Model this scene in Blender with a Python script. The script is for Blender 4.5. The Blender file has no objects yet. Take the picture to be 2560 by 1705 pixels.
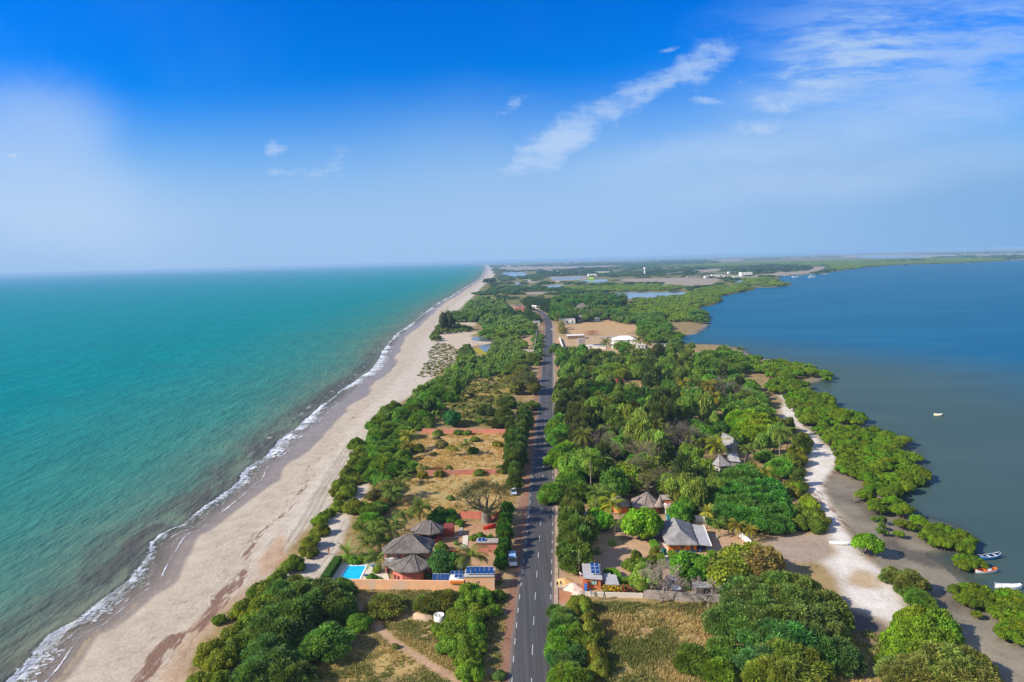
import bpy, bmesh, math, random
import numpy as np
from mathutils import Matrix, Vector
random.seed(7); rng = np.random.default_rng(7)
SC = bpy.context.scene; COL = SC.collection
R_ = math.radians
# ------------------------------------------------------------------ camera
CAM_H = 66.0; PITCH = 6.72; ROLL = -1.55; F = 1706.7
cam_d = bpy.data.cameras.new("camera"); cam = bpy.data.objects.new("camera", cam_d); COL.objects.link(cam)
cam_d.sensor_width = 36.0; cam_d.lens = 24.0; cam_d.clip_start = 0.5; cam_d.clip_end = 90000
CR = (Matrix.Rotation(R_(90 - PITCH), 3, 'X') @ Matrix.Rotation(R_(ROLL), 3, 'Z'))
cam.matrix_world = Matrix.Translation((0, 0, CAM_H)) @ CR.to_4x4()
SC.camera = cam
SC.render.resolution_x = 1024; SC.render.resolution_y = 682
SC.view_settings.view_transform = 'Standard'; SC.view_settings.look = 'None'
SC.view_settings.exposure = 0.5; SC.view_settings.gamma = 1.0
SC.cycles.max_bounces = 6; SC.cycles.diffuse_bounces = 3; SC.cycles.glossy_bounces = 2
SC.cycles.transmission_bounces = 2; SC.cycles.transparent_max_bounces = 8; SC.cycles.volume_bounces = 0
SC.cycles.sample_clamp_indirect = 6.0; SC.cycles.use_denoising = True; SC.cycles.denoiser = 'OPENIMAGEDENOISE'; SC.cycles.denoising_input_passes = 'RGB_ALBEDO_NORMAL'; SC.cycles.denoising_prefilter = 'NONE'
CRn = np.array(CR)
def ray(px, py):
    d = np.array([(px - 1280) / F, -(py - 852.5) / F, -1.0])
    return CRn @ d
def at(px, py, z=0.0):
    d = ray(px, py); t = (z - CAM_H) / d[2]
    return (float(d[0] * t), float(d[1] * t))
def at3(px, py, z=0.0):
    x, y = at(px, py, z); return Vector((x, y, z))
def PZ(ox, oy, s):
    return lambda x, y: (ox + x / s, oy + y / s)
R1 = PZ(0, 1200, 3.105); R2 = PZ(640, 1200, 3.105); R3 = PZ(1280, 1200, 3.105); R4 = PZ(1920, 1200, 3.105)
R5 = PZ(640, 850, 3.647); R6 = PZ(1280, 850, 3.647); R7 = PZ(1920, 850, 3.647); R8 = PZ(1000, 620, 3.68)
Z1 = PZ(940, 1300, 7.36); Z2 = PZ(1380, 1380, 7.36); Z3 = PZ(1540, 1220, 7.128); Z4 = PZ(1200, 640, 5.8875)
Z5 = PZ(1600, 600, 4.906); Z6 = PZ(2080, 600, 4.906); Z7 = PZ(1380, 740, 7.36); Z8 = PZ(1080, 740, 6.926)
# ------------------------------------------------------------------ sun and sky
SUN_EL = R_(33); SUN_DIR = Vector((-0.962, -0.275, 0)).normalized()      # horizontal direction towards the sun
sv = Vector((SUN_DIR.x * math.cos(SUN_EL), SUN_DIR.y * math.cos(SUN_EL), math.sin(SUN_EL)))
sl = bpy.data.lights.new("sun", 'SUN'); sl.energy = 5.0; sl.angle = R_(0.55); sl.color = (1.0, 0.93, 0.82)
so = bpy.data.objects.new("sun", sl); COL.objects.link(so); so.location = (-300, -100, 300)
so.rotation_euler = sv.to_track_quat('Z', 'Y').to_euler()
W = bpy.data.worlds.new("World"); SC.world = W; W.use_nodes = True
nt = W.node_tree; nt.nodes.clear()
def N(t, tree=None, **kw):
    n = (tree or nt).nodes.new(t)
    for k, v in kw.items(): setattr(n, k, v)
    return n
def L(a, b, tree=None): (tree or nt).links.new(a, b)
def wmath(op, a, b=None, c=None, clamp=False, tree=None):
    n = N('ShaderNodeMath', tree); n.operation = op; n.use_clamp = clamp
    for i, v in enumerate((a, b, c)):
        if v is None: continue
        if isinstance(v, (int, float)): n.inputs[i].default_value = v
        else: L(v, n.inputs[i], tree)
    return n.outputs[0]
def mixc(f, a, b, mode='MIX', tree=None):
    n = N('ShaderNodeMix', tree); n.data_type = 'RGBA'; n.blend_type = mode; n.clamp_factor = True
    for i, v in ((0, f), (6, a), (7, b)):
        if isinstance(v, (int, float)): n.inputs[i].default_value = v
        elif isinstance(v, tuple): n.inputs[i].default_value = (*v[:3], 1)
        else: L(v, n.inputs[i], tree)
    return n.outputs[2]
def maprange(v, a, b, c, d, tree=None, kind='SMOOTHSTEP'):
    n = N('ShaderNodeMapRange', tree); n.interpolation_type = kind; n.clamp = True if kind == 'LINEAR' else n.clamp
    L(v, n.inputs[0], tree)
    for i, x in enumerate((a, b, c, d)): n.inputs[i + 1].default_value = x
    return n.outputs[0]
def noise(vec, scale, detail=4, rough=0.55, dist=0.0, tree=None, dims='3D'):
    n = N('ShaderNodeTexNoise', tree); n.noise_dimensions = dims
    n.inputs['Scale'].default_value = scale; n.inputs['Detail'].default_value = detail
    n.inputs['Roughness'].default_value = rough; n.inputs['Distortion'].default_value = dist
    if vec is not None: L(vec, n.inputs['Vector'], tree)
    return n
SKY_STRENGTH = 0.075
def build_world():
    sky = N('ShaderNodeTexSky'); sky.sky_type = 'NISHITA'; sky.sun_disc = False
    sky.sun_elevation = SUN_EL; sky.sun_rotation = math.atan2(SUN_DIR.x, SUN_DIR.y)
    sky.air_density = 1.0; sky.dust_density = 0.6; sky.ozone_density = 3.0
    tc = N('ShaderNodeTexCoord'); sep = N('ShaderNodeSeparateXYZ'); L(tc.outputs['Generated'], sep.inputs[0])
    yy = wmath('MAXIMUM', sep.outputs[1], 0.08)
    U = wmath('DIVIDE', sep.outputs[0], yy); V = wmath('DIVIDE', sep.outputs[2], yy)
    cmb = N('ShaderNodeCombineXYZ'); L(U, cmb.inputs[0]); L(V, cmb.inputs[1])
    uv = cmb.outputs[0]
    # warp of the cloud coordinates
    nw = noise(uv, 5.0, 4, 0.6); vm = N('ShaderNodeVectorMath'); vm.operation = 'SUBTRACT'
    L(nw.outputs['Color'], vm.inputs[0]); vm.inputs[1].default_value = (0.5, 0.5, 0.5)
    vs = N('ShaderNodeVectorMath'); vs.operation = 'SCALE'; L(vm.outputs[0], vs.inputs[0]); vs.inputs['Scale'].default_value = 0.075
    va = N('ShaderNodeVectorMath'); va.operation = 'ADD'; L(uv, va.inputs[0]); L(vs.outputs[0], va.inputs[1])
    wuv = va.outputs[0]
    # pure sky: the Nishita sky pushed to the photograph's saturated azure
    lo = mixc(1.0, sky.outputs[0], (SKY_T[0][0], SKY_T[0][1], SKY_T[0][2]), 'MULTIPLY')
    hi = mixc(1.0, sky.outputs[0], (SKY_T[1][0], SKY_T[1][1], SKY_T[1][2]), 'MULTIPLY')
    base = mixc(maprange(V, 0.04, 0.42, 0, 1), lo, hi)
    # milky layer above the horizon
    tilt = wmath('SUBTRACT', V, wmath('MULTIPLY', wmath('ABSOLUTE', wmath('SUBTRACT', U, 0.0)), 0.0))
    nz = noise(wuv, 2.2, 5, 0.55)
    vt = wmath('ADD', tilt, wmath('MULTIPLY', wmath('SUBTRACT', nz.outputs[0], 0.5), 0.10))
    milk = maprange(wmath('SUBTRACT', vt, maprange(U, 0.05, 0.45, 0.0, 0.035)), 0.06, 0.275, 0.97, 0.0)
    hazec = mixc(maprange(U, 0.10, 0.85, 0, 1), HAZE_L, HAZE_R)
    col = mixc(milk, base, hazec)
    def patch(px, py, a, b, ang, s, inner=0.0, src=wuv):
        d = ray(px, py); u0, v0 = d[0] / d[1], d[2] / d[1]
        m = N('ShaderNodeMapping'); m.vector_type = 'TEXTURE'
        m.inputs['Location'].default_value = (u0, v0, 0); m.inputs['Rotation'].default_value = (0, 0, R_(ang))
        m.inputs['Scale'].default_value = (a / F, b / F, 1); L(src, m.inputs['Vector'])
        ln = N('ShaderNodeVectorMath'); ln.operation = 'LENGTH'; L(m.outputs[0], ln.inputs[0])
        return maprange(ln.outputs['Value'], inner, 1.0, s, 0.0)
    def total(lst):
        t = lst[0]
        for x in lst[1:]: t = wmath('ADD', t, x)
        return t
    # streaky cirrus sheet: noise stretched along its own drift
    def stretched(src, ang, sx, sy, det=7, rough=0.6, off=0.0):
        mp = N('ShaderNodeMapping'); mp.inputs['Rotation'].default_value = (0, 0, R_(ang)); mp.inputs['Scale'].default_value = (sx, sy, 1); mp.inputs['Location'].default_value = (off, off, 0)
        L(src, mp.inputs['Vector']); return noise(mp.outputs[0], 1.0, det, rough).outputs[0]
    st = stretched(wuv, -18, 3.2, 24, 9, 0.66); st2 = stretched(uv, -24, 10, 60, 8, 0.64, 3.0)
    streak = maprange(wmath('ADD', wmath('MULTIPLY', st, 0.55), wmath('MULTIPLY', st2, 0.45)), 0.38, 0.60, 0.0, 1.0)
    sheet = total([patch(2360, 90, 560, 220, 8, 0.95, 0.35), patch(2080, 170, 360, 130, 25, 0.75, 0.1), patch(2480, 300, 300, 60, 12, 0.35), patch(1930, 40, 300, 110, 12, 0.28)])
    cir = wmath('MULTIPLY', sheet, wmath('ADD', wmath('MULTIPLY', streak, 0.62), 0.12))
    band = wmath('MULTIPLY', total([patch(2050, 335, 760, 70, 7, 0.50, 0.2), patch(2200, 420, 900, 90, 6, 0.35, 0.1)]), maprange(st, 0.25, 0.6, 0.55, 1.0))
    fine = noise(wuv, 18, 10, 0.68); f2 = stretched(uv, -29, 11, 42, 8, 0.64)
    ero = wmath('ADD', wmath('MULTIPLY', fine.outputs[0], 0.5), wmath('MULTIPLY', f2, 0.5))
    def eroded(m, lo, w): return maprange(wmath('SUBTRACT', m, wmath('MULTIPLY', wmath('SUBTRACT', 0.60, ero), 3.9)), lo, lo + w, 0.0, 1.0)
    main = total([patch(1540, 270, 420, 92, 28, 1.08, 0.0), patch(1340, 385, 260, 80, 25, 0.8), patch(1750, 165, 190, 95, 32, 0.85), patch(1930, 260, 150, 95, 12, 1.0), patch(1850, 320, 200, 45, 8, 0.6)])
    small = total([patch(1300, 262, 120, 48, 20, 0.8), patch(1663, 130, 46, 18, 0, 1.0), patch(1770, 263, 110, 24, -4, 0.85), patch(1960, 172, 90, 28, 6, 0.85), patch(1860, 205, 60, 20, 6, 0.7),
                   patch(690, 368, 62, 40, -12, 1.0), patch(730, 425, 130, 44, 0, 0.75), patch(855, 395, 150, 85, 38, 0.6), patch(40, 382, 32, 20, 10, 0.9), patch(680, 228, 26, 20, 0, 0.6)])
    bank = wmath('ADD', wmath('MULTIPLY', eroded(main, 0.10, 1.10), 0.86), wmath('MULTIPLY', eroded(small, 0.12, 0.8), 0.75))
    soft = total([patch(0, 450, 400, 340, 0, 1.0, 0.1), patch(140, 260, 250, 150, -14, 0.62), patch(280, 520, 480, 230, -20, 0.6)])
    soft = wmath('MULTIPLY', maprange(wmath('ADD', soft, wmath('MULTIPLY', wmath('SUBTRACT', nz.outputs[0], 0.5), 1.1)), 0.0, 1.25, 0.0, 1.0), 0.66)
    cloud = wmath('ADD', wmath('ADD', wmath('ADD', cir, band), bank), soft, clamp=True)
    ccol = mixc(maprange(V, 0.05, 0.45, 0, 1), CL_LO, CL_HI)
    up = maprange(sep.outputs[1], 0.05, 0.25, 0.0, 1.0)
    col = mixc(wmath('MULTIPLY', cloud, up), col, ccol)
    # bright haze added to the sky behind the viewer as fill light
    col = mixc(maprange(sep.outputs[1], 0.20, -0.35, 0.0, 0.85), col, BACK_FILL)
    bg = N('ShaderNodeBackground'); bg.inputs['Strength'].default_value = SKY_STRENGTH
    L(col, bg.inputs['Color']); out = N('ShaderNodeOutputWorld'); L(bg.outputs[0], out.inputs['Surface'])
S_ = 0.707 / SKY_STRENGTH
SKY_T = [(0.04, 0.82, 1.55), (0.004, 0.70, 1.85)]
HAZE_L = tuple(c * S_ for c in (0.355, 0.55, 0.85)); HAZE_R = tuple(c * S_ for c in (0.225, 0.43, 0.745))
CL_LO = tuple(c * S_ for c in (0.52, 0.68, 0.93)); CL_HI = tuple(c * S_ for c in (0.30, 0.50, 0.88))
BACK_FILL = tuple(c * S_ for c in (0.52, 0.58, 0.68)); HAZE_D = 9e-5
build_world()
# ------------------------------------------------------------------ maths helpers
def lin(r, g, b):
    f = lambda c: (c / 255 / 12.92) if c / 255 <= 0.04045 else ((c / 255 + 0.055) / 1.055) ** 2.4
    return (f(r), f(g), f(b))
def W2(pts, z=0.0): return np.array([at(x, y, z) for x, y in pts])
def seglen(p): return np.concatenate([[0], np.cumsum(np.linalg.norm(np.diff(p, axis=0), axis=1))])
def catmull(p, n=6):
    q = np.vstack([2 * p[0] - p[1], p, 2 * p[-1] - p[-2]]); out = []
    for i in range(1, len(q) - 2):
        a, b, c, d = q[i - 1], q[i], q[i + 1], q[i + 2]
        for t in np.linspace(0, 1, n, endpoint=False):
            out.append(0.5 * ((2 * b) + (c - a) * t + (2 * a - 5 * b + 4 * c - d) * t * t + (3 * b - a - 3 * c + d) * t ** 3))
    out.append(p[-1]); return np.array(out)
def line_dist(P, pl):
    """distance to a polyline and the arc length of the nearest point"""
    best = np.full(len(P), 1e18); al = np.zeros(len(P)); s = seglen(pl)
    for i in range(len(pl) - 1):
        a = pl[i]; d = pl[i + 1] - a; l2 = max(d @ d, 1e-9)
        t = np.clip(((P - a) @ d) / l2, 0, 1); q = P - a - t[:, None] * d
        dd = (q * q).sum(1); m = dd < best; best[m] = dd[m]; al[m] = s[i] + t[m] * math.sqrt(l2)
    return np.sqrt(best), al
def inside(P, poly):
    x, y = P[:, 0], P[:, 1]; r = np.zeros(len(P), bool); n = len(poly)
    for i in range(n):
        x1, y1 = poly[i]; x2, y2 = poly[(i + 1) % n]
        if y1 == y2: continue
        c = ((y1 > y) != (y2 > y)); r ^= c & (x < (x2 - x1) * (y - y1) / (y2 - y1) + x1)
    return r
def sdf(P, poly):
    """signed distance, positive inside"""
    poly = np.asarray(poly); d, _ = line_dist(P, np.vstack([poly, poly[:1]]))
    return np.where(inside(P, poly), d, -d)
def vnoise(P, scale, seed=0):
    x = P[:, 0] / scale + seed * 17.3; y = P[:, 1] / scale - seed * 9.1
    xi = np.floor(x).astype(np.int64); yi = np.floor(y).astype(np.int64); fx = x - xi; fy = y - yi
    fx = fx * fx * (3 - 2 * fx); fy = fy * fy * (3 - 2 * fy)
    def h(a, b):
        n = (a * 374761393 + b * 668265263 + seed * 1442695) & 0x7fffffff
        n = ((n ^ (n >> 13)) * 1274126177) & 0x7fffffff
        return ((n ^ (n >> 16)) & 0xffff) / 65535.0
    return (h(xi, yi) * (1 - fx) + h(xi + 1, yi) * fx) * (1 - fy) + (h(xi, yi + 1) * (1 - fx) + h(xi + 1, yi + 1) * fx) * fy
def fbm(P, scale, seed=0, oct=3):
    t = 0; a = 0.5; s = 0
    for o in range(oct): t = t + a * vnoise(P, scale / 2 ** o, seed + o); s += a; a *= 0.5
    return t / s
def sstep(x, a, b):
    t = np.clip((x - a) / (b - a), 0, 1); return t * t * (3 - 2 * t)
# ------------------------------------------------------------------ mesh helpers
def tag(o, label=None, cat=None, group=None, kind=None):
    if label: o['label'] = label
    if cat: o['category'] = cat
    if group: o['group'] = group
    if kind: o['kind'] = kind
    return o
def mesh_np(name, V, Fq, mats, cols=None, floats=None, smooth=False, midx=None):
    """V (n,3); Fq (m,4) or (m,3) int array; point attributes"""
    me = bpy.data.meshes.new(name); k = Fq.shape[1]
    me.vertices.add(len(V)); me.vertices.foreach_set('co', np.asarray(V, np.float32).ravel())
    me.loops.add(Fq.size); me.loops.foreach_set('vertex_index', Fq.astype(np.int32).ravel())
    me.polygons.add(len(Fq)); me.polygons.foreach_set('loop_start', np.arange(0, Fq.size, k, dtype=np.int32))
    if midx is not None: me.polygons.foreach_set('material_index', np.asarray(midx, np.int32))
    if smooth: me.polygons.foreach_set('use_smooth', np.ones(len(Fq), bool))
    for m in (mats if isinstance(mats, (list, tuple)) else [mats]): me.materials.append(m)
    if cols is not None:
        for nm, c in cols.items():
            at_ = me.attributes.new(nm, 'FLOAT_COLOR', 'POINT')
            c4 = np.ones((len(V), 4), np.float32); c4[:, :3] = c; at_.data.foreach_set('color', c4.ravel())
    if floats is not None:
        for nm, c in floats.items():
            at_ = me.attributes.new(nm, 'FLOAT', 'POINT'); at_.data.foreach_set('value', np.asarray(c, np.float32))
    me.update(); me.validate()
    return me
def link(name, me, parent=None):
    o = bpy.data.objects.new(name, me); COL.objects.link(o)
    if parent: o.parent = parent
    return o
def empty(name, loc, rz=0.0):
    o = bpy.data.objects.new(name, None); COL.objects.link(o); o.location = loc; o.rotation_euler = (0, 0, rz)
    o.empty_display_size = 0.3; return o
# ------------------------------------------------------------------ materials
def new_mat(name):
    m = bpy.data.materials.new(name); m.use_nodes = True; t = m.node_tree; t.nodes.clear()
    out = N('ShaderNodeOutputMaterial', t); return m, t, out
def attr(name, t, kind='GEOMETRY'):
    a = N('ShaderNodeAttribute', t); a.attribute_name = name; a.attribute_type = kind; return a
def surf(name, col, rough=0.8, var=0.18, scale=1.5, spec=0.3, bump=0.0, bscale=8.0, stain=None, metal=0.0, coords='Object'):
    """a painted / plastered / stone surface with mottling, stains and a little relief"""
    m, t, out = new_mat(name); p = N('ShaderNodeBsdfPrincipled', t)
    tc = N('ShaderNodeTexCoord', t); v = tc.outputs[coords]
    n = noise(v, scale, 6, 0.6, tree=t); n2 = noise(v, scale * 7, 4, 0.6, tree=t)
    f = wmath('ADD', wmath('MULTIPLY', n.outputs[0], 0.65, tree=t), wmath('MULTIPLY', n2.outputs[0], 0.35, tree=t), tree=t)
    lo = tuple(c * (1 - var) for c in col); hi = tuple(min(1, c * (1 + var)) for c in col)
    c = mixc(maprange(f, 0.3, 0.7, 0, 1, t), lo, hi, tree=t)
    if stain:
        ns = noise(v, scale * 0.6, 7, 0.68, 0.4, tree=t)
        c = mixc(maprange(ns.outputs[0], 0.52, 0.66, 0, stain[1], t), c, stain[0], tree=t)
    L(c, p.inputs['Base Color'], t); p.inputs['Roughness'].default_value = rough
    p.inputs['Specular IOR Level'].default_value = spec; p.inputs['Metallic'].default_value = metal
    if bump:
        b = N('ShaderNodeBump', t); b.inputs['Strength'].default_value = bump; b.inputs['Distance'].default_value = 0.05
        nb = noise(v, bscale, 5, 0.6, tree=t); L(nb.outputs[0], b.inputs['Height'], t); L(b.outputs[0], p.inputs['Normal'], t)
    L(p.outputs[0], out.inputs[0], t); return m
def ground_mat():
    m, t, out = new_mat('ground_cover'); p = N('ShaderNodeBsdfPrincipled', t)
    g = N('ShaderNodeNewGeometry', t); pos = g.outputs['Position']
    c0 = attr('gcol', t).outputs['Color']; scrub = attr('scrub', t).outputs['Fac']; wet = attr('wet', t).outputs['Fac']
    weed = attr('weed', t).outputs['Fac']; dry = attr('dry', t).outputs['Fac']
    nA = noise(pos, 0.035, 5, 0.6, tree=t).outputs[0]; nB = noise(pos, 0.22, 6, 0.65, tree=t).outputs[0]
    nC = noise(pos, 1.3, 5, 0.7, tree=t).outputs[0]; nD = noise(pos, 0.5, 7, 0.72, 0.6, tree=t).outputs[0]
    # natural mottling of the soil
    c = mixc(maprange(nB, 0.25, 0.75, 0, 1, t), c0, mixc(1.0, c0, (0.70, 0.66, 0.62), 'MULTIPLY', t), tree=t)
    c = mixc(maprange(nC, 0.3, 0.75, 0, 0.5, t), c, mixc(1.0, c0, (1.22, 1.2, 1.18), 'MULTIPLY', t), tree=t)
    # low scrub and grass growing in patches
    gr = mixc(maprange(nC, 0.3, 0.7, 0, 1, t), (0.075, 0.095, 0.018), (0.165, 0.155, 0.040), tree=t)
    gr = mixc(maprange(nA, 0.4, 0.62, 0, 0.6, t), gr, (0.26, 0.20, 0.065), tree=t)
    th = wmath('SUBTRACT', 0.83, wmath('MULTIPLY', scrub, 0.52, tree=t), tree=t)
    sm = wmath('ADD', wmath('MULTIPLY', nB, 0.5, tree=t), wmath('MULTIPLY', nD, 0.5, tree=t), tree=t)
    f = wmath('MULTIPLY', wmath('SUBTRACT', sm, th, tree=t), 9.0, clamp=True, tree=t)
    f = wmath('MULTIPLY', f, wmath('GREATER_THAN', scrub, 0.03, tree=t), tree=t)
    c = mixc(f, c, gr, tree=t)
    # washed up seaweed
    mp = N('ShaderNodeMapping', t); mp.inputs['Rotation'].default_value = (0, 0, R_(-3)); mp.inputs['Scale'].default_value = (0.85, 0.17, 1)
    L(pos, mp.inputs['Vector'], t); nw = noise(mp.outputs[0], 1.0, 8, 0.72, 0.8, tree=t).outputs[0]
    fw = wmath('MULTIPLY', wmath('SUBTRACT', nw, wmath('SUBTRACT', 0.78, wmath('MULTIPLY', weed, 0.40, tree=t), tree=t), tree=t), 11, clamp=True, tree=t)
    fw = wmath('MULTIPLY', fw, maprange(weed, 0.02, 0.2, 0, 0.9, t), tree=t)
    c = mixc(fw, c, mixc(nC, (0.10, 0.045, 0.035), (0.24, 0.13, 0.08), tree=t), tree=t)
    # fine dark drift lines left by the tides
    mp2 = N('ShaderNodeMapping', t); mp2.inputs['Scale'].default_value = (0.35, 0.055, 1); L(pos, mp2.inputs['Vector'], t)
    nl = noise(mp2.outputs[0], 1.0, 6, 0.6, 1.2, tree=t).outputs[0]
    ln = wmath('SUBTRACT', 1.0, wmath('MULTIPLY', wmath('ABSOLUTE', wmath('SUBTRACT', nl, 0.5, tree=t), tree=t), 70, tree=t), clamp=True, tree=t)
    ln = wmath('MULTIPLY', wmath('MULTIPLY', ln, dry, tree=t), maprange(nD, 0.42, 0.58, 0, 0.85, t), tree=t)
    c = mixc(ln, c, (0.16, 0.12, 0.10), tree=t)
    # wet sand: darker by its water film and glossy
    c = mixc(wet, c, mixc(1.0, c, (0.60, 0.56, 0.52), 'MULTIPLY', t), tree=t)
    L(c, p.inputs['Base Color'], t)
    L(maprange(wet, 0, 1, 0.95, 0.36, t, 'LINEAR'), p.inputs['Roughness'], t)
    L(maprange(wet, 0, 1, 0.15, 0.30, t, 'LINEAR'), p.inputs['Specular IOR Level'], t)
    b = N('ShaderNodeBump', t); b.inputs['Strength'].default_value = 0.5; b.inputs['Distance'].default_value = 0.35
    L(wmath('MULTIPLY', wmath('ADD', nC, f, tree=t), wmath('SUBTRACT', 1.0, wet, tree=t), tree=t), b.inputs['Height'], t); L(b.outputs[0], p.inputs['Normal'], t)
    L(p.outputs[0], out.inputs[0], t); return m
def sea_mat():
    m, t, out = new_mat('sea_water'); p = N('ShaderNodeBsdfPrincipled', t)
    g = N('ShaderNodeNewGeometry', t); pos = g.outputs['Position']
    sd0 = attr('sd', t).outputs['Fac']; al = attr('along', t).outputs['Fac']
    nA = noise(pos, 0.012, 5, 0.6, tree=t).outputs[0]; nB = noise(pos, 0.09, 5, 0.62, 0.4, tree=t).outputs[0]
    sd = wmath('ADD', sd0, wmath('MULTIPLY', wmath('SUBTRACT', nA, 0.5, tree=t), wmath('MULTIPLY', sd0, 0.9, tree=t), tree=t), tree=t)
    # suspended sand near the beach, turquoise further out
    ramp = N('ShaderNodeValToRGB', t); cr = ramp.color_ramp
    L(maprange(wmath('LOGARITHM', wmath('MAXIMUM', sd, 1.0, tree=t), 10.0, tree=t), 0.6, 3.6, 0, 1, t, 'LINEAR'), ramp.inputs[0], t)
    for i, (ps, c) in enumerate(SEA_RAMP):
        e = cr.elements[i] if i < 2 else cr.elements.new(ps)
        e.position = ps; e.color = (*c, 1)
    c = ramp.outputs[0]
    c = mixc(maprange(nB, 0.35, 0.72, 0, 0.42, t), c, mixc(1.0, c, (1.7, 1.32, 1.15), 'MULTIPLY', t), tree=t)
    nS2 = noise(pos, 0.018, 6, 0.68, 1.2, tree=t).outputs[0]
    c = mixc(maprange(nS2, 0.40, 0.62, 0, 0.55, t), c, mixc(1.0, c, (0.75, 0.82, 0.85), 'MULTIPLY', t), tree=t)
    nS = noise(pos, 0.05, 6, 0.7, 1.0, tree=t).outputs[0]
    # dark weed suspended in the wash
    cw = N('ShaderNodeCombineXYZ', t); L(wmath('MULTIPLY', al, 0.035, tree=t), cw.inputs[0], t); L(wmath('MULTIPLY', sd0, 0.11, tree=t), cw.inputs[1], t)
    nW = noise(cw.outputs[0], 1.0, 6, 0.65, 0.8, tree=t).outputs[0]
    wz = wmath('MULTIPLY', maprange(sd0, 5, 9, 0, 1, t), maprange(sd0, 12, 27, 1, 0, t), tree=t)
    wz = wmath('MULTIPLY', wz, maprange(nW, 0.36, 0.58, 0.0, 0.85, t), tree=t)
    wz = wmath('MULTIPLY', wz, maprange(al, 250, 700, 1.0, 0.15, t), tree=t)
    c = mixc(wz, c, (0.075, 0.068, 0.060), tree=t)
    # foam: breaking crest, swash lace and the thin edge
    def bandc(n_scale_a, n_scale_s, amp, off):
        cc = N('ShaderNodeCombineXYZ', t); L(wmath('MULTIPLY', al, n_scale_a, tree=t), cc.inputs[0], t); L(wmath('MULTIPLY', sd0, n_scale_s, tree=t), cc.inputs[1], t)
        cc.inputs[2].default_value = off
        return cc.outputs[0]
    w1 = noise(bandc(0.028, 0.0, 0, 3.1), 1.0, 4, 0.6, tree=t).outputs[0]
    w2 = noise(bandc(0.016, 0.0, 0, 8.7), 1.0, 3, 0.6, tree=t).outputs[0]
    w3 = noise(bandc(0.075, 0.0, 0, 5.9), 1.0, 4, 0.6, tree=t).outputs[0]
    lace = noise(bandc(0.35, 0.9, 0, 1.0), 1.0, 8, 0.75, 0.5, tree=t).outputs[0]
    iso = noise(bandc(0.75, 0.75, 0, 2.0), 1.0, 7, 0.68, 0.6, tree=t).outputs[0]
    def crest(center, wid, gain):
        off = wmath('SUBTRACT', sd0, center, tree=t)
        k = wmath('SUBTRACT', 1.0, wmath('DIVIDE', wmath('ABSOLUTE', off, tree=t), wid, tree=t), clamp=True, tree=t)
        return wmath('MULTIPLY', k, gain, clamp=True, tree=t)
    def trail(center, front, back, lo=0.48, hi=0.62, amp=1.5):
        """sharp seaward edge, ragged foam trailing towards the beach"""
        off = wmath('SUBTRACT', center, sd0, tree=t)
        kf = wmath('ADD', 1.0, wmath('DIVIDE', off, front, tree=t), clamp=True, tree=t); kb = wmath('SUBTRACT', 1.0, wmath('DIVIDE', off, back, tree=t), clamp=True, tree=t)
        k = wmath('MINIMUM', kf, kb, tree=t)
        v = wmath('ADD', wmath('MULTIPLY', k, 0.75, tree=t), wmath('MULTIPLY', wmath('SUBTRACT', iso, 0.5, tree=t), amp, tree=t), tree=t)
        return wmath('MULTIPLY', maprange(v, lo, hi, 0, 1, t), maprange(k, 0.0, 0.12, 0, 1, t), tree=t)
    cen1 = wmath('ADD', 4.5, wmath('MULTIPLY', w1, 6.5, tree=t), tree=t)
    big = maprange(w2, 0.38, 0.66, 0, 1, t)
    gate = maprange(w3, 0.38, 0.54, 0.30, 1.0, t)
    wid1 = wmath('ADD', 0.5, wmath('MULTIPLY', wmath('MULTIPLY', big, maprange(al, 110, 230, 8.0, 17.0, t), tree=t), maprange(al, 420, 700, 1.0, 0.8, t), tree=t), tree=t)
    f1 = wmath('MULTIPLY', wmath('MULTIPLY', trail(cen1, 1.3, wid1, 0.44, 0.62, 2.3), gate, tree=t), maprange(al, 70, 190, 0.75, 1.0, t), tree=t)
    cen5 = wmath('ADD', wmath('ADD', cen1, 3.5, tree=t), wmath('MULTIPLY', w2, 5.0, tree=t), tree=t)
    f6 = wmath('MULTIPLY', trail(cen5, 0.8, 3.0, 0.44, 0.62, 2.2), wmath('MULTIPLY', maprange(w3, 0.52, 0.64, 0.0, 0.6, t), maprange(al, 110, 200, 0.0, 1.0, t), tree=t), tree=t)
    f1 = wmath('MAXIMUM', f1, f6, tree=t)
    cen2 = wmath('ADD', 0.5, wmath('MULTIPLY', w2, 1.6, tree=t), tree=t)
    f2 = wmath('MULTIPLY', trail(cen2, 0.4, 0.55, 0.40, 0.62, 1.1), maprange(w3, 0.38, 0.62, 0.1, 0.9, t), tree=t)
    sheet = wmath('MULTIPLY', maprange(sd0, 0.5, 2.0, 0, 1, t), wmath('SUBTRACT', 1.0, maprange(wmath('SUBTRACT', sd0, cen1, tree=t), -1.5, 0.5, 0, 1, t), tree=t), tree=t)
    f3 = wmath('MULTIPLY', sheet, maprange(lace, 0.50, 0.66, 0, 0.85, t), tree=t)
    f3 = wmath('MULTIPLY', f3, maprange(w1, 0.35, 0.6, 0.1, 1.0, t), tree=t)
    cen4 = wmath('ADD', 2.2, wmath('MULTIPLY', w3, 4.0, tree=t), tree=t)
    f4 = wmath('MULTIPLY', trail(cen4, 0.35, 0.9, 0.42, 0.6, 1.4), maprange(w1, 0.40, 0.58, 0, 0.9, t), tree=t)
    f4 = wmath('MULTIPLY', f4, maprange(lace, 0.45, 0.6, 0, 1, t), tree=t)
    cap = noise(pos, 0.16, 7, 0.7, tree=t).outputs[0]
    f5 = wmath('MULTIPLY', maprange(cap, 0.72, 0.78, 0, 0.5, t), maprange(sd0, 25, 60, 0, 1, t), tree=t)
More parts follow.
